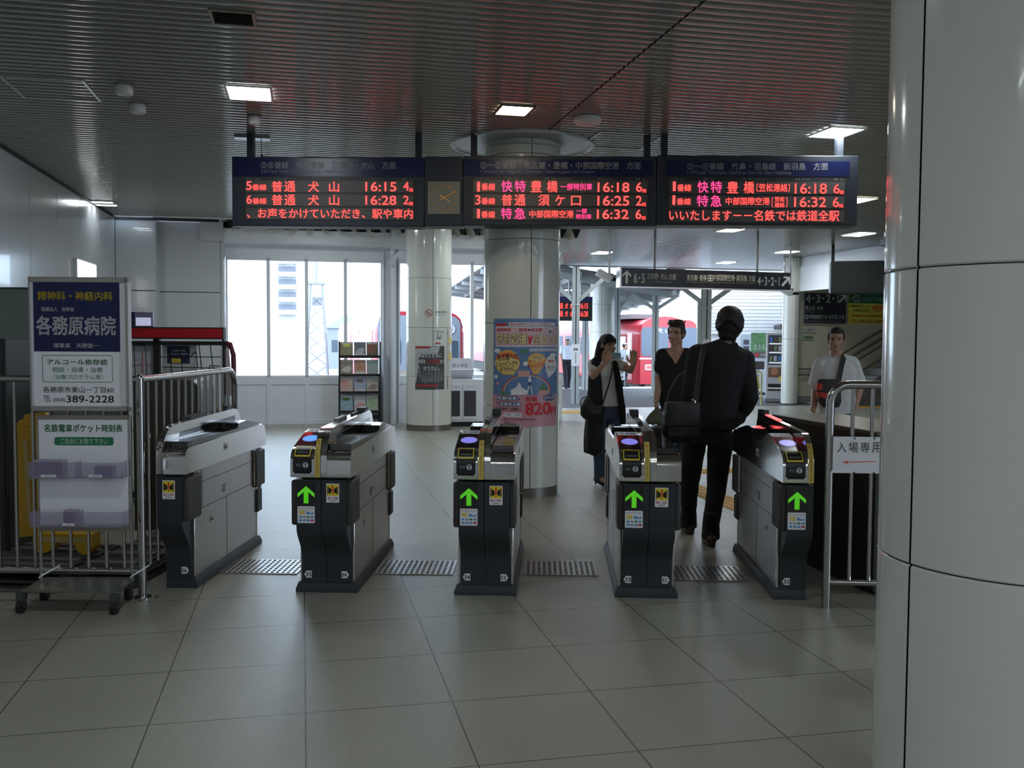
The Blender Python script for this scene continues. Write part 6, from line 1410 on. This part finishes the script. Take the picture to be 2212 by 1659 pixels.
class Head:
    def __init__(s, c, f, tilt=0.0, k=1.0):
        s.c = Vector(c); f = Vector(f); s.f = Vector((f.x, f.y, 0)).normalized(); s.u = Vector((0, 0, 1)); s.s = s.u.cross(s.f).normalized()
        m = Matrix.Rotation(tilt, 3, s.s); s.f = m @ s.f; s.u = m @ s.u; s.k = k
    def P(s, a, b, c): return s.c + (s.s*a + s.f*b + s.u*c)*s.k
    def loc(s, p): d = (Vector(p) - s.c)/s.k; return d.dot(s.s), d.dot(s.f), d.dot(s.u)
    def shape(s, sh, female=False):
        k = s.k; E = lambda a, b, c, x, y, z: sh.ell(s.P(a, b, c), s.s, x*k, s.f, y*k, s.u, z*k)
        E(0, -.008, .030, .073, .090, .088); E(0, .028, -.030, .059, .062, .062); E(0, .040, -.065, .042, .045, .040); E(0, .062, -.090, .020, .022, .018)
        E(0, .090, -.014, .0105, .016, .026); E(0, .100, -.028, .015, .013, .011)
        E(0, .080, -.056, .021, .014, .011); E(0, .080, .024, .050, .016, .012)
        for e in (-1, 1): E(e*.073, -.008, -.008, .008, .018, .031); E(e*.042, .058, -.030, .018, .020, .022); E(e*.045, .020, -.066, .018, .03, .022)
    def pick(s, p, n):
        a, b, c = s.loc(p)
        if b > .045:
            if ((abs(a) - .030)/.0135)**2 + ((c - .004)/.0058)**2 < 1: return 2
            if ((abs(a) - .031)/.020)**2 + ((c - .026 + .1*abs(abs(a) - .03))/.0048)**2 < 1: return 3
            if (a/.022)**2 + ((c + .057)/.0065)**2 < 1: return 1
        return 0
def hand(sh, wr, d, nrm, side, curl=.5, k=1.0, spread=.12):
    """wr wrist, d towards the fingers, nrm out of the back of the hand, side +1: thumb on d x nrm"""
    d = Vector(d).normalized(); nrm = Vector(nrm); nrm = (nrm - d*nrm.dot(d)).normalized(); t = d.cross(nrm)*side
    wr = Vector(wr); pc = wr + d*.045*k
    sh.ell(pc, t, .041*k, d, .055*k, nrm, .016*k, 14, 8)
    for i, (o, L) in enumerate(((.030, .072), (.010, .082), (-.010, .076), (-.029, .060))):
        p = wr + (d*.085 + t*o)*k; dd = (d + t*(o*spread*30)*.33).normalized(); pts = [p - d*.02*k, p]; a = 0
        for seg in (.45, .32, .23):
            a += curl*(.55 + .12*i); v = dd*math.cos(a) - nrm*math.sin(a); pts.append(pts[-1] + v*L*seg*k)
        sh.chain(pts, [.0095*k, .0092*k, .0085*k, .0078*k, .007*k])
    p = wr + (d*.025 + t*.03)*k; v1 = (d*.62 + t*.75 - nrm*.3*curl).normalized(); v2 = (d*.9 + t*.25 - nrm*.5*curl).normalized()
    sh.chain([p, p + v1*.038*k, p + v1*.038*k + v2*.03*k, p + v1*.038*k + v2*.05*k], [.013*k, .0115*k, .010*k, .008*k])
def person(label, root, group=None):
    t = thing('person', label, 'person', root); return t
def foot(sh, an, d, L=.25, r=.043, heel=.05, h=.05):
    d = Vector(d).normalized(); an = Vector(an); g = an.z
    b = Vector((an.x, an.y, 0))
    return b, d
def shoe(sh, x, y, z, d, L=.27, w=.046):
    d = Vector((d[0], d[1], 0)).normalized(); e = Vector((-d.y, d.x, 0)); h = Vector((x, y, z)) - d*.05
    o = []
    for k in range(20):
        a = 2*math.pi*k/20; c, n = math.cos(a), math.sin(a)
        wd = w*(.86 + .14*c) + .002; o.append(h + d*((L - .01)/2 - .035 + (L/2 + .01)*c) + e*(wd*math.copysign(abs(n)**.7, n)))
    sh.b.rings([[p + Vector((0, 0, .001)) for p in o], [p + Vector((0, 0, .032)) for p in o]])
    sh.chain([h + Vector((0, 0, .050)), h + d*.10 + Vector((0, 0, .046)), h + d*(L - .09) + Vector((0, 0, .034)), h + d*(L - .06) + Vector((0, 0, .030))], [.040, .040, w*.86, .032])
# ---------------------------------------------------------------- the person in black seen from behind
Y0 = 7.12
A = lambda x, y, dy=0.0: W_(x, y, Y0 + dy)
t = person('person seen from behind in a black suit walking through the gate with a shoulder bag', Vector((A(1530, 950).x, 7.1, 0)))
fw = Vector((.05, 1, 0)).normalized(); yaw = R(-4)
hd = Head(A(1577, 702, .04), Vector((.30, 1, 0)), R(-4), 1.08)
pel = A(1530, 935, .05); wst = A(1537, 880, .03); chs = A(1555, 800, 0); shc = A(1561, 757, .02)
hipL, hipR = A(1500, 945, .08), A(1557, 945, .02)
knL, knR = A(1490, 1045, .22), A(1548, 1050, -.02); anL, anR = A(1487, 1143, .32), A(1535, 1158, -.10)
shL, shR = A(1507, 765, 0), A(1607, 776, .03); elL, elR = A(1490, 850, -.03), A(1620, 858, -.04); wrL, wrR = A(1484, 925, .10), A(1594, 893, .14)
b = Shell(); hd.shape(b)
b.chain([hd.P(0, -.02, -.05), A(1566, 752, .02)], [.056, .062]); b.torso([(shc, .10, .06), (chs, .165, .10), (wst, .14, .09), (pel, .15, .10)], yaw)
for s_, e_, w_ in ((shL, elL, wrL), (shR, elR, wrR)): b.chain([s_, e_, w_], [.050, .042, .030])
for h_, k_, a_ in ((hipL, knL, anL), (hipR, knR, anR)): b.chain([h_, k_, a_, Vector((a_.x, a_.y + .12, .05))], [.078, .055, .040, .032])
hand(b, wrL, Vector((-.05, .25, -1)), Vector((-1, 0, 0)), -1, .6); hand(b, wrR, Vector((-.35, .35, -1)), Vector((1, -.2, 0)), 1, .3)
b.melt('body', [skin, lipm, eyem, browm], t, hd.pick)
h = Shell(); E = lambda a, bb, c, x, y, z: h.ell(hd.P(a, bb, c), hd.s, x, hd.f, y, hd.u, z)
E(0, -.022, .045, .100, .112, .098); E(0, -.045, .0, .098, .080, .095); E(.01, -.055, -.062, .070, .055, .060); E(0, .03, .065, .085, .085, .070); E(.0, -.05, -.10, .050, .035, .045); E(0, -.015, .0, .100, .085, .095)
for k in range(26):
    a = 2*math.pi*k/26; e = hd.P(.085*math.cos(a), -.03 + .10*math.sin(a)*.9, .02 + .03*math.sin(3*a)); h.cap(e, e + (e - hd.c).normalized()*.016 - hd.u*.018, .018, .006, 8)
for k in range(9): e = hd.P(-.05 + .0125*k, -.085 + .004*abs(k - 4), -.125); h.cap(e, e - hd.u*.028 + hd.s*.004*(k - 4), .012, .004, 8)
h.melt('hair', hairm, t, voxel=.007, it=2, rough=.012)
j = Shell(); j.torso([(A(1566, 742, .02), .075, .070), (A(1564, 750, .02), .115, .085), (A(1561, 762, .01), .175, .105), (A(1558, 790), .192, .125), (A(1553, 830), .182, .130), (A(1545, 870), .172, .125), (A(1538, 900), .178, .130), (A(1533, 926, .02), .182, .135)], yaw)
j.chain([A(1516, 764), A(1560, 752, .01), A(1601, 772, .02)], [.066, .075, .068])
j.chain([shL, elL, wrL], [.078, .066, .052]); j.chain([shR, A(1614, 815, -.03), elR, A(1606, 885, .06), wrR], [.080, .072, .068, .060, .054])
j.chain([A(1575, 905, .02), A(1592, 900, .06)], [.09, .07])
j.melt('jacket', cblack, t, voxel=.008, it=5, rough=.010)
c = Shell(); c.torso([(A(1567, 735, .02), .066, .062), (A(1566, 745, .02), .078, .072)], yaw); c.melt('collar', mat('white collar', (0.16, 0.155, 0.15), 0.8), t, voxel=.007, it=2)
tr_ = Shell(); tr_.torso([(A(1536, 905, .03), .165, .115), (A(1531, 935, .04), .170, .122), (A(1529, 958, .05), .165, .115)], yaw)
tr_.chain([hipL, knL, anL + Vector((0, 0, .05))], [.098, .072, .054]); tr_.chain([hipR, knR, anR + Vector((0, 0, .05))], [.100, .074, .056])

for a_ in (anL, anR): tr_.torso([(Vector((a_.x, a_.y, .24)), .055, .058), (Vector((a_.x, a_.y, .12)), .064, .074), (Vector((a_.x, a_.y + .0, .045)), .068, .085)], yaw, 20, 2.1)
tr_.melt('trousers', cblack, t, voxel=.008, it=4, rough=.012)
f = Shell(); shoe(f, W_(1534, 1150, 7.0).x, 7.0, 0, (.0, 1), .25); f.melt('shoe', brownsh, t, voxel=.006)
f = Shell(); shoe(f, W_(1487, 1155, 7.45).x, 7.44, .0, (-.05, 1), .25); f.melt('shoe', brownsh, t, voxel=.006)
# shoulder bag: carried, a thing of its own
bp = W_(1470, 950, 6.66); t = thing('shoulder_bag', 'black shoulder bag hanging at the hip of the black suited person', 'bag', Vector((bp.x, 6.66, bp.z - .02)), R(14))
f = Shell(); o = t.location
f.torso([(o + Vector((0, 0, .0)), .095, .045), (o + Vector((0, 0, .05)), .130, .062), (o + Vector((0, 0, .20)), .130, .062), (o + Vector((.01, 0, .275)), .118, .05)], R(14), pw=4)
f.melt('bag_body', leather, t, voxel=.008, it=3, rough=.01); f = Shell(); f.torso([(o + Vector((0, -.012, .12)), .132, .060), (o + Vector((.01, -.006, .285)), .126, .058)], R(14), pw=4); f.melt('flap', mat('black bag flap', (0.010, 0.010, 0.010), 0.55), t, voxel=.008, it=2)
t.rotation_euler = (0, 0, 0)
q = lambda x, y, Y: W_(x, y, Y) - o
MB().bar(q(1502, 876, 6.70), q(1512, 800, 6.78), .035, .006, (0, 1, 0)).bar(q(1512, 800, 6.78), q(1520, 752, 6.84), .035, .006, (0, 1, 0)).tube([q(1437, 880, 6.66), q(1445, 845, 6.70), q(1462, 815, 6.75), q(1480, 800, 6.8)], .005, 6).build('strap', leather, t)
MB().tube([q(1495, 863, 6.64), q(1500, 866, 6.62), q(1506, 864, 6.64)], .0035, 6).tube([q(1501, 866, 6.62), q(1502, 873, 6.62), q(1499, 877, 6.62)], .0035, 6).build('clip', mat('bright clip metal', (0.75, 0.73, 0.68), 0.2, 1.0), t)
# ---------------------------------------------------------------- woman with the vest
Y0 = 9.8
A = lambda x, y, dy=0.0: W_(x, y, Y0 + dy)
t = person('person in a long black sleeveless vest holding a pale blue card up to the mouth', Vector((A(1305, 900).x, Y0, 0)))
yaw = R(38)                                    # body turned towards the picture's right
hd = Head(A(1313, 746), Vector((.62, -1, 0)), R(0), .96)
neck = A(1309, 768, .01); shR, shL = A(1281, 787, -.02), A(1334, 785, .03)
elR, wrR = A(1281, 812, -.20), A(1305, 786, -.27); elL, wrL = A(1362, 800, -.13), A(1368, 788, -.27)
hipR, hipL = A(1297, 890, 0), A(1325, 890, .04); knR, knL = A(1294, 965, -.03), A(1328, 965, -.02); anR, anL = A(1295, 1032, 0), A(1330, 1034, .05)
b = Shell(); hd.shape(b, True)
b.chain([hd.P(0, -.015, -.05), A(1308, 775, .01)], [.045, .050]); b.torso([(A(1308, 777), .08, .05), (A(1308, 795), .125, .08), (A(1310, 830), .105, .075), (A(1310, 858), .10, .07), (A(1311, 885), .13, .085)], yaw)
b.chain([shR, elR, wrR], [.042, .036, .025]); b.chain([shL, elL, wrL], [.042, .036, .025])
for h_, k_, a_ in ((hipR, knR, anR), (hipL, knL, anL)): b.chain([h_, k_, a_, Vector((a_.x + .06, a_.y - .10, .035))], [.070, .048, .034, .028])
hand(b, wrR, A(1314, 772, -.30) - wrR, Vector((-.3, -1, .2)), -1, .75, .95); hand(b, wrL, Vector((.02, -.03, 1)), Vector((.3, .9, 0)), 1, .18, .95, .3)
b.melt('body', [skin, lipm, eyem, browm], t, hd.pick, voxel=.005, it=3)
h = Shell(); E = lambda a, bb, c, x, y, z: h.ell(hd.P(a, bb, c), hd.s, x*.97, hd.f, y*.97, hd.u, z*.97)
E(0, -.012, .052, .083, .098, .075); E(0, -.035, .005, .081, .072, .085); E(0, .060, .056, .058, .036, .036)
h.chain([A(1299, 742, .03), A(1294, 760, .04), A(1290, 776, .05), A(1287, 792, .06)], [.045, .042, .038, .022])
for e in (-1, 1): E(e*.066, .02, .045, .018, .04, .045)
h.chain([hd.P(.02, -.06, -.03), hd.P(.03, -.07, -.12), hd.P(.045, -.05, -.22)], [.055, .046, .028]); h.chain([hd.P(.068, .0, -.02), hd.P(.075, -.005, -.10), hd.P(.075, .03, -.20)], [.018, .020, .014])
h.melt('hair', hairm, t, voxel=.006, it=2, rough=.006)
s_ = Shell(); s_.torso([(A(1308, 776), .075, .052), (A(1308, 784), .130, .075), (A(1308, 800), .148, .100), (A(1310, 830), .128, .095), (A(1312, 858), .125, .092), (A(1312, 877), .140, .098)], yaw)
s_.chain([A(1295, 781), shR, shR.lerp(elR, .55)], [.05, .056, .053]); s_.chain([A(1322, 780), shL, shL.lerp(elL, .45)], [.05, .056, .053])
sh_ = s_.melt('shirt', cwhite, t, voxel=.006, it=4, rough=.008)
v = Shell()                                     # vest: back and two hanging fronts
X, Yv = Vector((math.cos(yaw), math.sin(yaw), 0)), Vector((-math.sin(yaw), math.cos(yaw), 0))
def vest_ring(c, hw, hd_, z=None): return (c, hw, hd_)
bk = lambda p: p + Yv*.035
v.torso([(bk(A(1306, 780)), .118, .055), (bk(A(1307, 800)), .150, .085), (bk(A(1306, 850)), .150, .085), (bk(A(1303, 910)), .185, .09), (bk(A(1300, 976)), .20, .09)], yaw)
v.chain([A(1287, 786, -.08), A(1285, 815, -.10), A(1285, 850, -.11), A(1284, 900, -.11), A(1284, 966, -.10)], [.052, .068, .078, .085, .088]); v.chain([A(1276, 880, -.05), A(1274, 930, -.05), A(1273, 968, -.05)], [.05, .06, .062])
v.chain([A(1328, 784, -.06), A(1337, 830, -.06), A(1345, 890, -.04), A(1346, 935, .02)], [.028, .036, .034, .03])
v.chain([A(1299, 777, -.01), A(1289, 782, -.05), A(1286, 790, -.08)], [.045, .060, .055])
v.melt('vest', cblack, t, voxel=.008, it=5, rough=.010)
tr_ = Shell(); tr_.torso([(A(1312, 868), .130, .092), (A(1312, 892), .145, .105), (A(1311, 905), .140, .10)], yaw); tr_.chain([hipR, knR, anR], [.086, .064, .055]); tr_.chain([hipL, knL, anL], [.086, .064, .055]); tr_.melt('jeans', jeans, t, voxel=.007, it=4, rough=.010)
for a_ in (anR, anL):
    f = Shell(); d2 = Vector((.55, -.8, 0)); f.chain([Vector((a_.x - .03, a_.y + .03, .06)), Vector((a_.x + .03, a_.y - .06, .032)), Vector((a_.x + .09, a_.y - .14, .026))], [.030, .032, .027]); f.cap(Vector((a_.x - .035, a_.y + .035, .05)), Vector((a_.x - .035, a_.y + .035, .01)), .014, .009); f.melt('shoe', cblack, t, voxel=.006, it=2)
MB().text('NO VI', -.04, .04, 0, .022, 0, .01).build('print', greyp, sh_, loc=A(1309, 818, -.135) - t.location + Vector((0, 0, 0)), rotz=R(12))
# her card and her bag
cp = A(1331, 768, -.30); o = MB().box((-.001, -.046, -.032), (.001, .046, .032)).m(1).box((-.0015, -.036, .014), (-.001, .036, .021)).build('card', [mat('pale blue card', (0.22, 0.38, 0.40), 0.4), mat('blue card line', (0.10, 0.2, 0.3), 0.4)], loc=cp); o.rotation_euler = (R(8), R(-28), R(78)); props(o, 'pale blue card held in front of the mouth by the person in the long vest', 'card')
bp = A(1279, 905, -.13); t = thing('handbag', 'rounded black leather bag hanging at the hip of the person in the long vest', 'bag', bp)
f = Shell(); f.torso([(bp + Vector((0, 0, .0)), .085, .05), (bp + Vector((0, 0, .05)), .125, .07), (bp + Vector((.0, 0, .13)), .122, .068), (bp + Vector((.0, 0, .20)), .085, .045), (bp + Vector((.01, 0, .235)), .055, .03)], R(10), pw=2.2); f.melt('bag_body', leather, t, voxel=.006, it=4, rough=.012)
q = lambda x, y, d: A(x, y, d) - bp
MB().tube([q(1302, 872, -.17), q(1309, 850, -.19), q(1316, 828, -.17), q(1323, 800, -.13), q(1326, 786, -.06)], .009, 8).build('strap', leather, t)
MB().tube([q(1258, 885, -.13), q(1253, 872, -.13), q(1258, 860, -.12), q(1270, 856, -.12)], .006, 6).build('handle', leather, t)
# ---------------------------------------------------------------- person in the black V neck shirt
Y0 = 9.35
A = lambda x, y, dy=0.0: W_(x, y, Y0 + dy)
t = person('person in a black V-neck T-shirt and jeans looking sideways and carrying an olive cap', Vector((A(1455, 900).x, Y0, 0)))
yaw = R(-12); hd = Head(A(1461, 722), Vector((-.62, -1, 0)), R(0), 1.0)
shR, shL = A(1431, 768), A(1487, 767, .03); elR, wrR = A(1424, 822, .03), A(1418, 866, -.07); elL, wrL = A(1496, 822, .08), A(1494, 868, 0)
hipR, hipL = A(1446, 888), A(1474, 888, .02); knR, knL = A(1444, 975, -.04), A(1476, 975, .03); anR, anL = A(1442, 1058, .02), A(1480, 1058, .08)
b = Shell(); hd.shape(b)
b.chain([hd.P(0, -.015, -.05), A(1460, 760)], [.054, .060]); b.torso([(A(1460, 762), .09, .055), (A(1460, 785), .155, .09), (A(1461, 830), .135, .085), (A(1461, 875), .135, .088)], yaw)
b.chain([shR, elR, wrR], [.047, .041, .029]); b.chain([shL, elL, wrL], [.047, .041, .029])
for h_, k_, a_ in ((hipR, knR, anR), (hipL, knL, anL)): b.chain([h_, k_, a_, Vector((a_.x - .03, a_.y - .12, .04))], [.078, .054, .038, .032])
hand(b, wrR, Vector((.02, -.05, -1)), Vector((-1, -.2, 0)), 1, .7); hand(b, wrL, Vector((0, -.1, -1)), Vector((1, 0, 0)), -1, .5)
b.melt('body', [skin, lipm, eyem, browm], t, hd.pick, voxel=.0055, it=3)
h = Shell(); E = lambda a, bb, c, x, y, z: h.ell(hd.P(a, bb, c), hd.s, x, hd.f, y, hd.u, z)
E(0, -.016, .078, .079, .090, .066); E(0, -.045, .020, .079, .066, .085); E(0, .045, .100, .062, .048, .034)
for e in (-1, 1): E(e*.070, .018, .030, .010, .022, .040)
for k in range(46):
    a = k*2.4; r = .03 + .045*((k*37) % 10)/10; p = hd.P(r*math.cos(a)*1.1, .012 + r*math.sin(a)*1.25, .130 - r*.35); h.cap(p, p + hd.u*.024 + hd.s*.022*math.cos(a*1.7) + hd.f*.022*math.sin(a*2.3), .014, .005, 8)
h.melt('hair', hairb, t, voxel=.006, it=1, rough=.006)
s_ = Shell(); s_.torso([(A(1460, 762), .105, .062), (A(1460, 769), .155, .082), (A(1460, 790), .182, .112), (A(1461, 830), .165, .108), (A(1461, 866), .165, .110), (A(1461, 876), .165, .110)], yaw)
s_.chain([A(1445, 764), shR, shR.lerp(elR, .50)], [.06, .070, .070]); s_.chain([A(1475, 764), shL, shL.lerp(elL, .50)], [.06, .070, .070])
def vneck(p, n):
    d = p - t.location; q_ = p - A(1456, 760, -.08)
    return 1 if (n.y < .2 and p.z > A(1456, 786).z and abs(p.x - A(1456, 770).x) < (p.z - A(1456, 786).z)*.62) else 0
s_.melt('shirt', [cblack, skin], t, vneck, voxel=.006, it=4, rough=.008)
tr_ = Shell(); tr_.torso([(A(1461, 866), .150, .102), (A(1461, 890), .158, .108), (A(1461, 905), .150, .10)], yaw); tr_.chain([hipR, knR, anR], [.094, .072, .060]); tr_.chain([hipL, knL, anL], [.094, .072, .060]); tr_.melt('jeans', jeans, t, voxel=.008, it=4, rough=.010)
for a_ in (anR, anL): f = Shell(); shoe(f, a_.x, a_.y, 0, (-.3, -1)); f.melt('shoe', cblack, t, voxel=.007, it=2)
MB().tube([A(1413.5, 866, -.06) - t.location + Vector((.016 + .036*math.cos(R(30*k)), .036*math.sin(R(30*k)), .002*math.sin(R(30*k)))) for k in range(13)], .005, 6).build('watch', mat('bright clip metal', (0.75, 0.73, 0.68), 0.2, 1.0), t)
cp = A(1414, 905, -.10); t = thing('cap', 'crumpled olive cap dangling from the hand of the person in the black V-neck', 'cap', cp)
f = Shell(); f.chain([A(1420, 885, -.1), A(1414, 902, -.1), A(1402, 913, -.1)], [.03, .062, .045]); f.chain([A(1418, 900, -.08), A(1428, 912, -.06)], [.055, .05]); f.chain([A(1404, 910, -.12), A(1396, 916, -.12)], [.04, .022])
f.melt('crown', mat('olive cloth', (0.085, 0.095, 0.065), 0.85, bump=.2), t, voxel=.007, it=4, rough=.014)
f = Shell(); f.chain([A(1404, 914, -.12), A(1396, 916, -.13), A(1393, 917, -.10)], [.022, .016, .010]); f.melt('peak', mat('dark olive cloth', (0.05, 0.055, 0.04), 0.85), t, voxel=.006, it=2)
# ---------------------------------------------------------------- person in the white T-shirt
Y0 = 9.1
A = lambda x, y, dy=0.0: W_(x, y, Y0 + dy)
t = person('person in a loose white T-shirt with a black and red cross-body bag', Vector((A(1806, 900).x, Y0, 0)))
yaw = R(4); hd = Head(A(1806, 735), Vector((-.34, -1, 0)), R(3), 1.0)
shR, shL = A(1773, 788), A(1839, 786, .02); elR, wrR = A(1762, 842, .04), A(1757, 884, -.08); elL, wrL = A(1856, 840, .06), A(1846, 884, -.06)
hipR, hipL = A(1790, 905), A(1822, 905, .02); knR, knL = A(1788, 990, -.04), A(1824, 990, .03); anR, anL = A(1787, 1062, .04), A(1826, 1062, .10)
b = Shell(); hd.shape(b)
b.chain([hd.P(0, -.015, -.05), A(1806, 774)], [.055, .062]); b.torso([(A(1806, 778), .09, .055), (A(1806, 800), .150, .09), (A(1806, 845), .135, .085), (A(1806, 892), .140, .088)], yaw)
b.chain([shR, elR, wrR], [.046, .040, .029]); b.chain([shL, elL, wrL], [.046, .040, .029])
for h_, k_, a_ in ((hipR, knR, anR), (hipL, knL, anL)): b.chain([h_, k_, a_, Vector((a_.x, a_.y - .12, .04))], [.078, .054, .038, .032])
hand(b, wrR, Vector((.02, -.1, -1)), Vector((-1, -.1, 0)), 1, .55); hand(b, wrL, Vector((-.15, -.1, -1)), Vector((1, -.1, 0)), -1, .55)
b.melt('body', [skin, lipm, eyem, browm], t, hd.pick, voxel=.0055, it=3)
h = Shell(); E = lambda a, bb, c, x, y, z: h.ell(hd.P(a, bb, c), hd.s, x, hd.f, y, hd.u, z)
E(0, -.022, .066, .0755, .088, .062); E(0, -.042, .015, .0765, .060, .078); E(0, .020, .085, .060, .058, .045)
for e in (-1, 1): E(e*.0705, .020, .030, .008, .016, .034)
h.melt('hair', hairm, t, voxel=.006, it=2, rough=.003)
s_ = Shell(); s_.torso([(A(1806, 773), .085, .062), (A(1806, 780), .150, .085), (A(1806, 800), .190, .118), (A(1806, 845), .180, .118), (A(1806, 880), .182, .120), (A(1806, 893), .180, .118)], yaw)
s_.chain([A(1790, 780), shR, shR.lerp(elR, .68)], [.065, .076, .082]); s_.chain([A(1822, 779), shL, shL.lerp(elL, .66)], [.065, .076, .082]); s_.melt('shirt', cwhite, t, voxel=.007, it=4, rough=.012)
c = Shell(); c.torso([(A(1806, 769), .070, .062), (A(1806, 775), .082, .068)], yaw); c.melt('neckband', mat('grey neckband', (0.42, 0.42, 0.42), 0.8), t, voxel=.007, it=2)
tr_ = Shell(); tr_.torso([(A(1806, 885), .150, .100), (A(1806, 910), .160, .108), (A(1806, 925), .150, .10)], yaw); tr_.chain([hipR, knR, anR], [.094, .072, .060]); tr_.chain([hipL, knL, anL], [.094, .072, .060]); tr_.melt('trousers', cblack, t, voxel=.008, it=4, rough=.010)
for a_ in (anR, anL): f = Shell(); shoe(f, a_.x, a_.y, 0, (0, -1)); f.melt('shoe', cblack, t, voxel=.007, it=2)
bp = A(1788, 880, -.17); t = thing('crossbody_bag', 'black cross-body bag with a red stripe worn over a white T-shirt', 'bag', bp); o = bp
f = Shell(); f.torso([(o + Vector((0.03, 0, .0)), .075, .03), (o + Vector((.02, 0, .05)), .105, .045), (o + Vector((.0, 0, .17)), .120, .048), (o + Vector((-.005, 0, .245)), .105, .04), (o + Vector((-.005, 0, .265)), .09, .03)], R(6), pw=3)
f.melt('bag_body', [mat('black nylon', (0.012, 0.012, 0.013), 0.6), mat('red bag stripe', (0.45, 0.035, 0.02), 0.6)], t, lambda p, n: 1 if (.085 < (p - o).z + (p - o).x*.12 < .135 and (p - o).x < .06 or ((p - o).x < -.07 and .16 < (p - o).z < .23)) else 0, voxel=.006, it=3)
q = lambda x, y, d: A(x, y, d) - o
MB().bar(q(1811, 826, -.15), q(1817, 795, -.14), .045, .006, (0, 1, 0)).bar(q(1817, 795, -.14), q(1823, 772, -.085), .045, .006, (0, 1, 0)).bar(q(1823, 772, -.085), q(1824, 767, 0), .045, .006, (0, 1, 0)).build('strap', leather, t)
# ---------------------------------------------------------------- station staff
def staff(label, px, Y, ztop, floor, face, stride, k):
    P = W_(px, 780, Y); P.z = floor; H = ztop - floor; t = person(label, Vector((P.x, P.y, floor)))
    z = lambda f_: floor + H*f_
    f3 = Vector((face[0], face[1], 0)).normalized(); s3 = Vector((0, 0, 1)).cross(f3); yaw = math.atan2(s3.y, s3.x)
    pt = lambda a, b_, c: Vector((P.x, P.y, z(c))) + s3*a*k + f3*b_*k
    hd = Head(pt(0, .02, .905), f3, R(0), k*.98); b = Shell(); hd.shape(b)
    b.chain([hd.P(0, -.01, -.05), pt(0, 0, .82)], [.05*k, .055*k]); b.torso([(pt(0, 0, .82), .08*k, .05*k), (pt(0, 0, .74), .14*k, .085*k), (pt(0, 0, .56), .13*k, .085*k)], yaw)
    for e in (-1, 1): b.chain([pt(e*.18, 0, .80), pt(e*.21, -.02, .64), pt(e*.20, .08, .50)], [.043*k, .036*k, .027*k]); hand(b, pt(e*.20, .08, .50), Vector((0, 0, -1)), s3*e, -e if e < 0 else -1, .5, k)
    for e in (-1, 1): b.chain([pt(e*.085, 0, .50), pt(e*.09, .05 + stride*e*.3, .28), pt(e*.09, stride*e, .05)], [.07*k, .05*k, .036*k])
    b.melt('body', [skin, lipm, eyem, browm], t, hd.pick, voxel=.009, it=3)
    s_ = Shell(); s_.torso([(pt(0, 0, .825), .10*k, .06*k), (pt(0, 0, .80), .165*k, .09*k), (pt(0, 0, .70), .178*k, .115*k), (pt(0, 0, .55), .16*k, .11*k)], yaw)
    for e in (-1, 1): s_.cap(pt(e*.175, 0, .795), pt(e*.20, -.012, .69), .064*k, .062*k)
    s_.melt('shirt', cshirt, t, voxel=.011, it=3, rough=.008)
    r_ = Shell(); r_.torso([(pt(0, 0, .565), .16*k, .108*k), (pt(0, 0, .50), .165*k, .115*k)], yaw)
    for e in (-1, 1): r_.chain([pt(e*.085, 0, .49), pt(e*.09, .05 + stride*e*.3, .28), pt(e*.09, stride*e, .05)], [.095*k, .075*k, .062*k])
    r_.melt('trousers', mat('navy black uniform cloth', (0.014, 0.015, 0.022), 0.8), t, voxel=.011, it=3)
    for e in (-1, 1): f_ = Shell(); a_ = pt(e*.09, stride*e, .05); shoe(f_, a_.x, a_.y, floor, f3); f_.melt('shoe', cblack, t, voxel=.009, it=2)
    c = Shell(); c.ell(hd.P(0, -.005, .095), hd.s, .105*k, hd.f, .12*k, hd.u, .035*k); c.melt('cap_top', white, t, voxel=.008, it=2)
    c = Shell(); c.ell(hd.P(0, -.005, .070), hd.s, .088*k, hd.f, .104*k, hd.u, .028*k); c.ell(hd.P(0, .095, .055), hd.s, .06*k, hd.f, .04*k, hd.u, .010*k); c.ell(hd.P(0, -.04, .01), hd.s, .076*k, hd.f, .06*k, hd.u, .05*k); c.melt('cap_band', cblack, t, voxel=.008, it=1)
staff('uniformed person in a peaked cap walking on the platform by the notice post', 1225, 31.2, EYE - .02, -.165, (.25, -1), -.16, .98)
staff('uniformed person in a cap seen from the side beside the red train', 1348, 32.6, 1.345, -.185, (.9, .45), .02, .86)
P = W_(1343, 800, 30.5); t = thing('standing_sign', 'white lettered board on thin legs before the red train', 'sign', Vector((P.x, P.y, -.17)), 0)
zt = W_(1343, 766, 30.5).z + .17; zb = W_(1343, 824, 30.5).z + .17
MB().box((-.11, 0, zb + .05), (.10, .02, zt)).build('board', white_sheet, t)
MB().tube([(-.11, .01, .0), (-.11, .01, zt)], .012, 6).build('leg', psteel, t); MB().tube([(.10, .01, 0), (.10, .01, zt)], .012, 6).build('leg', psteel, t)
mb = MB()
for k in range(5): mb.text('駅長', -.07, .06, zt - .17 - .15*k, zt - .07 - .15*k, -.005, .02)
mb.build('lettering', greyp, t); MB().box((-.10, -.06, 0), (.09, .08, .02)).build('foot', psteel, t)
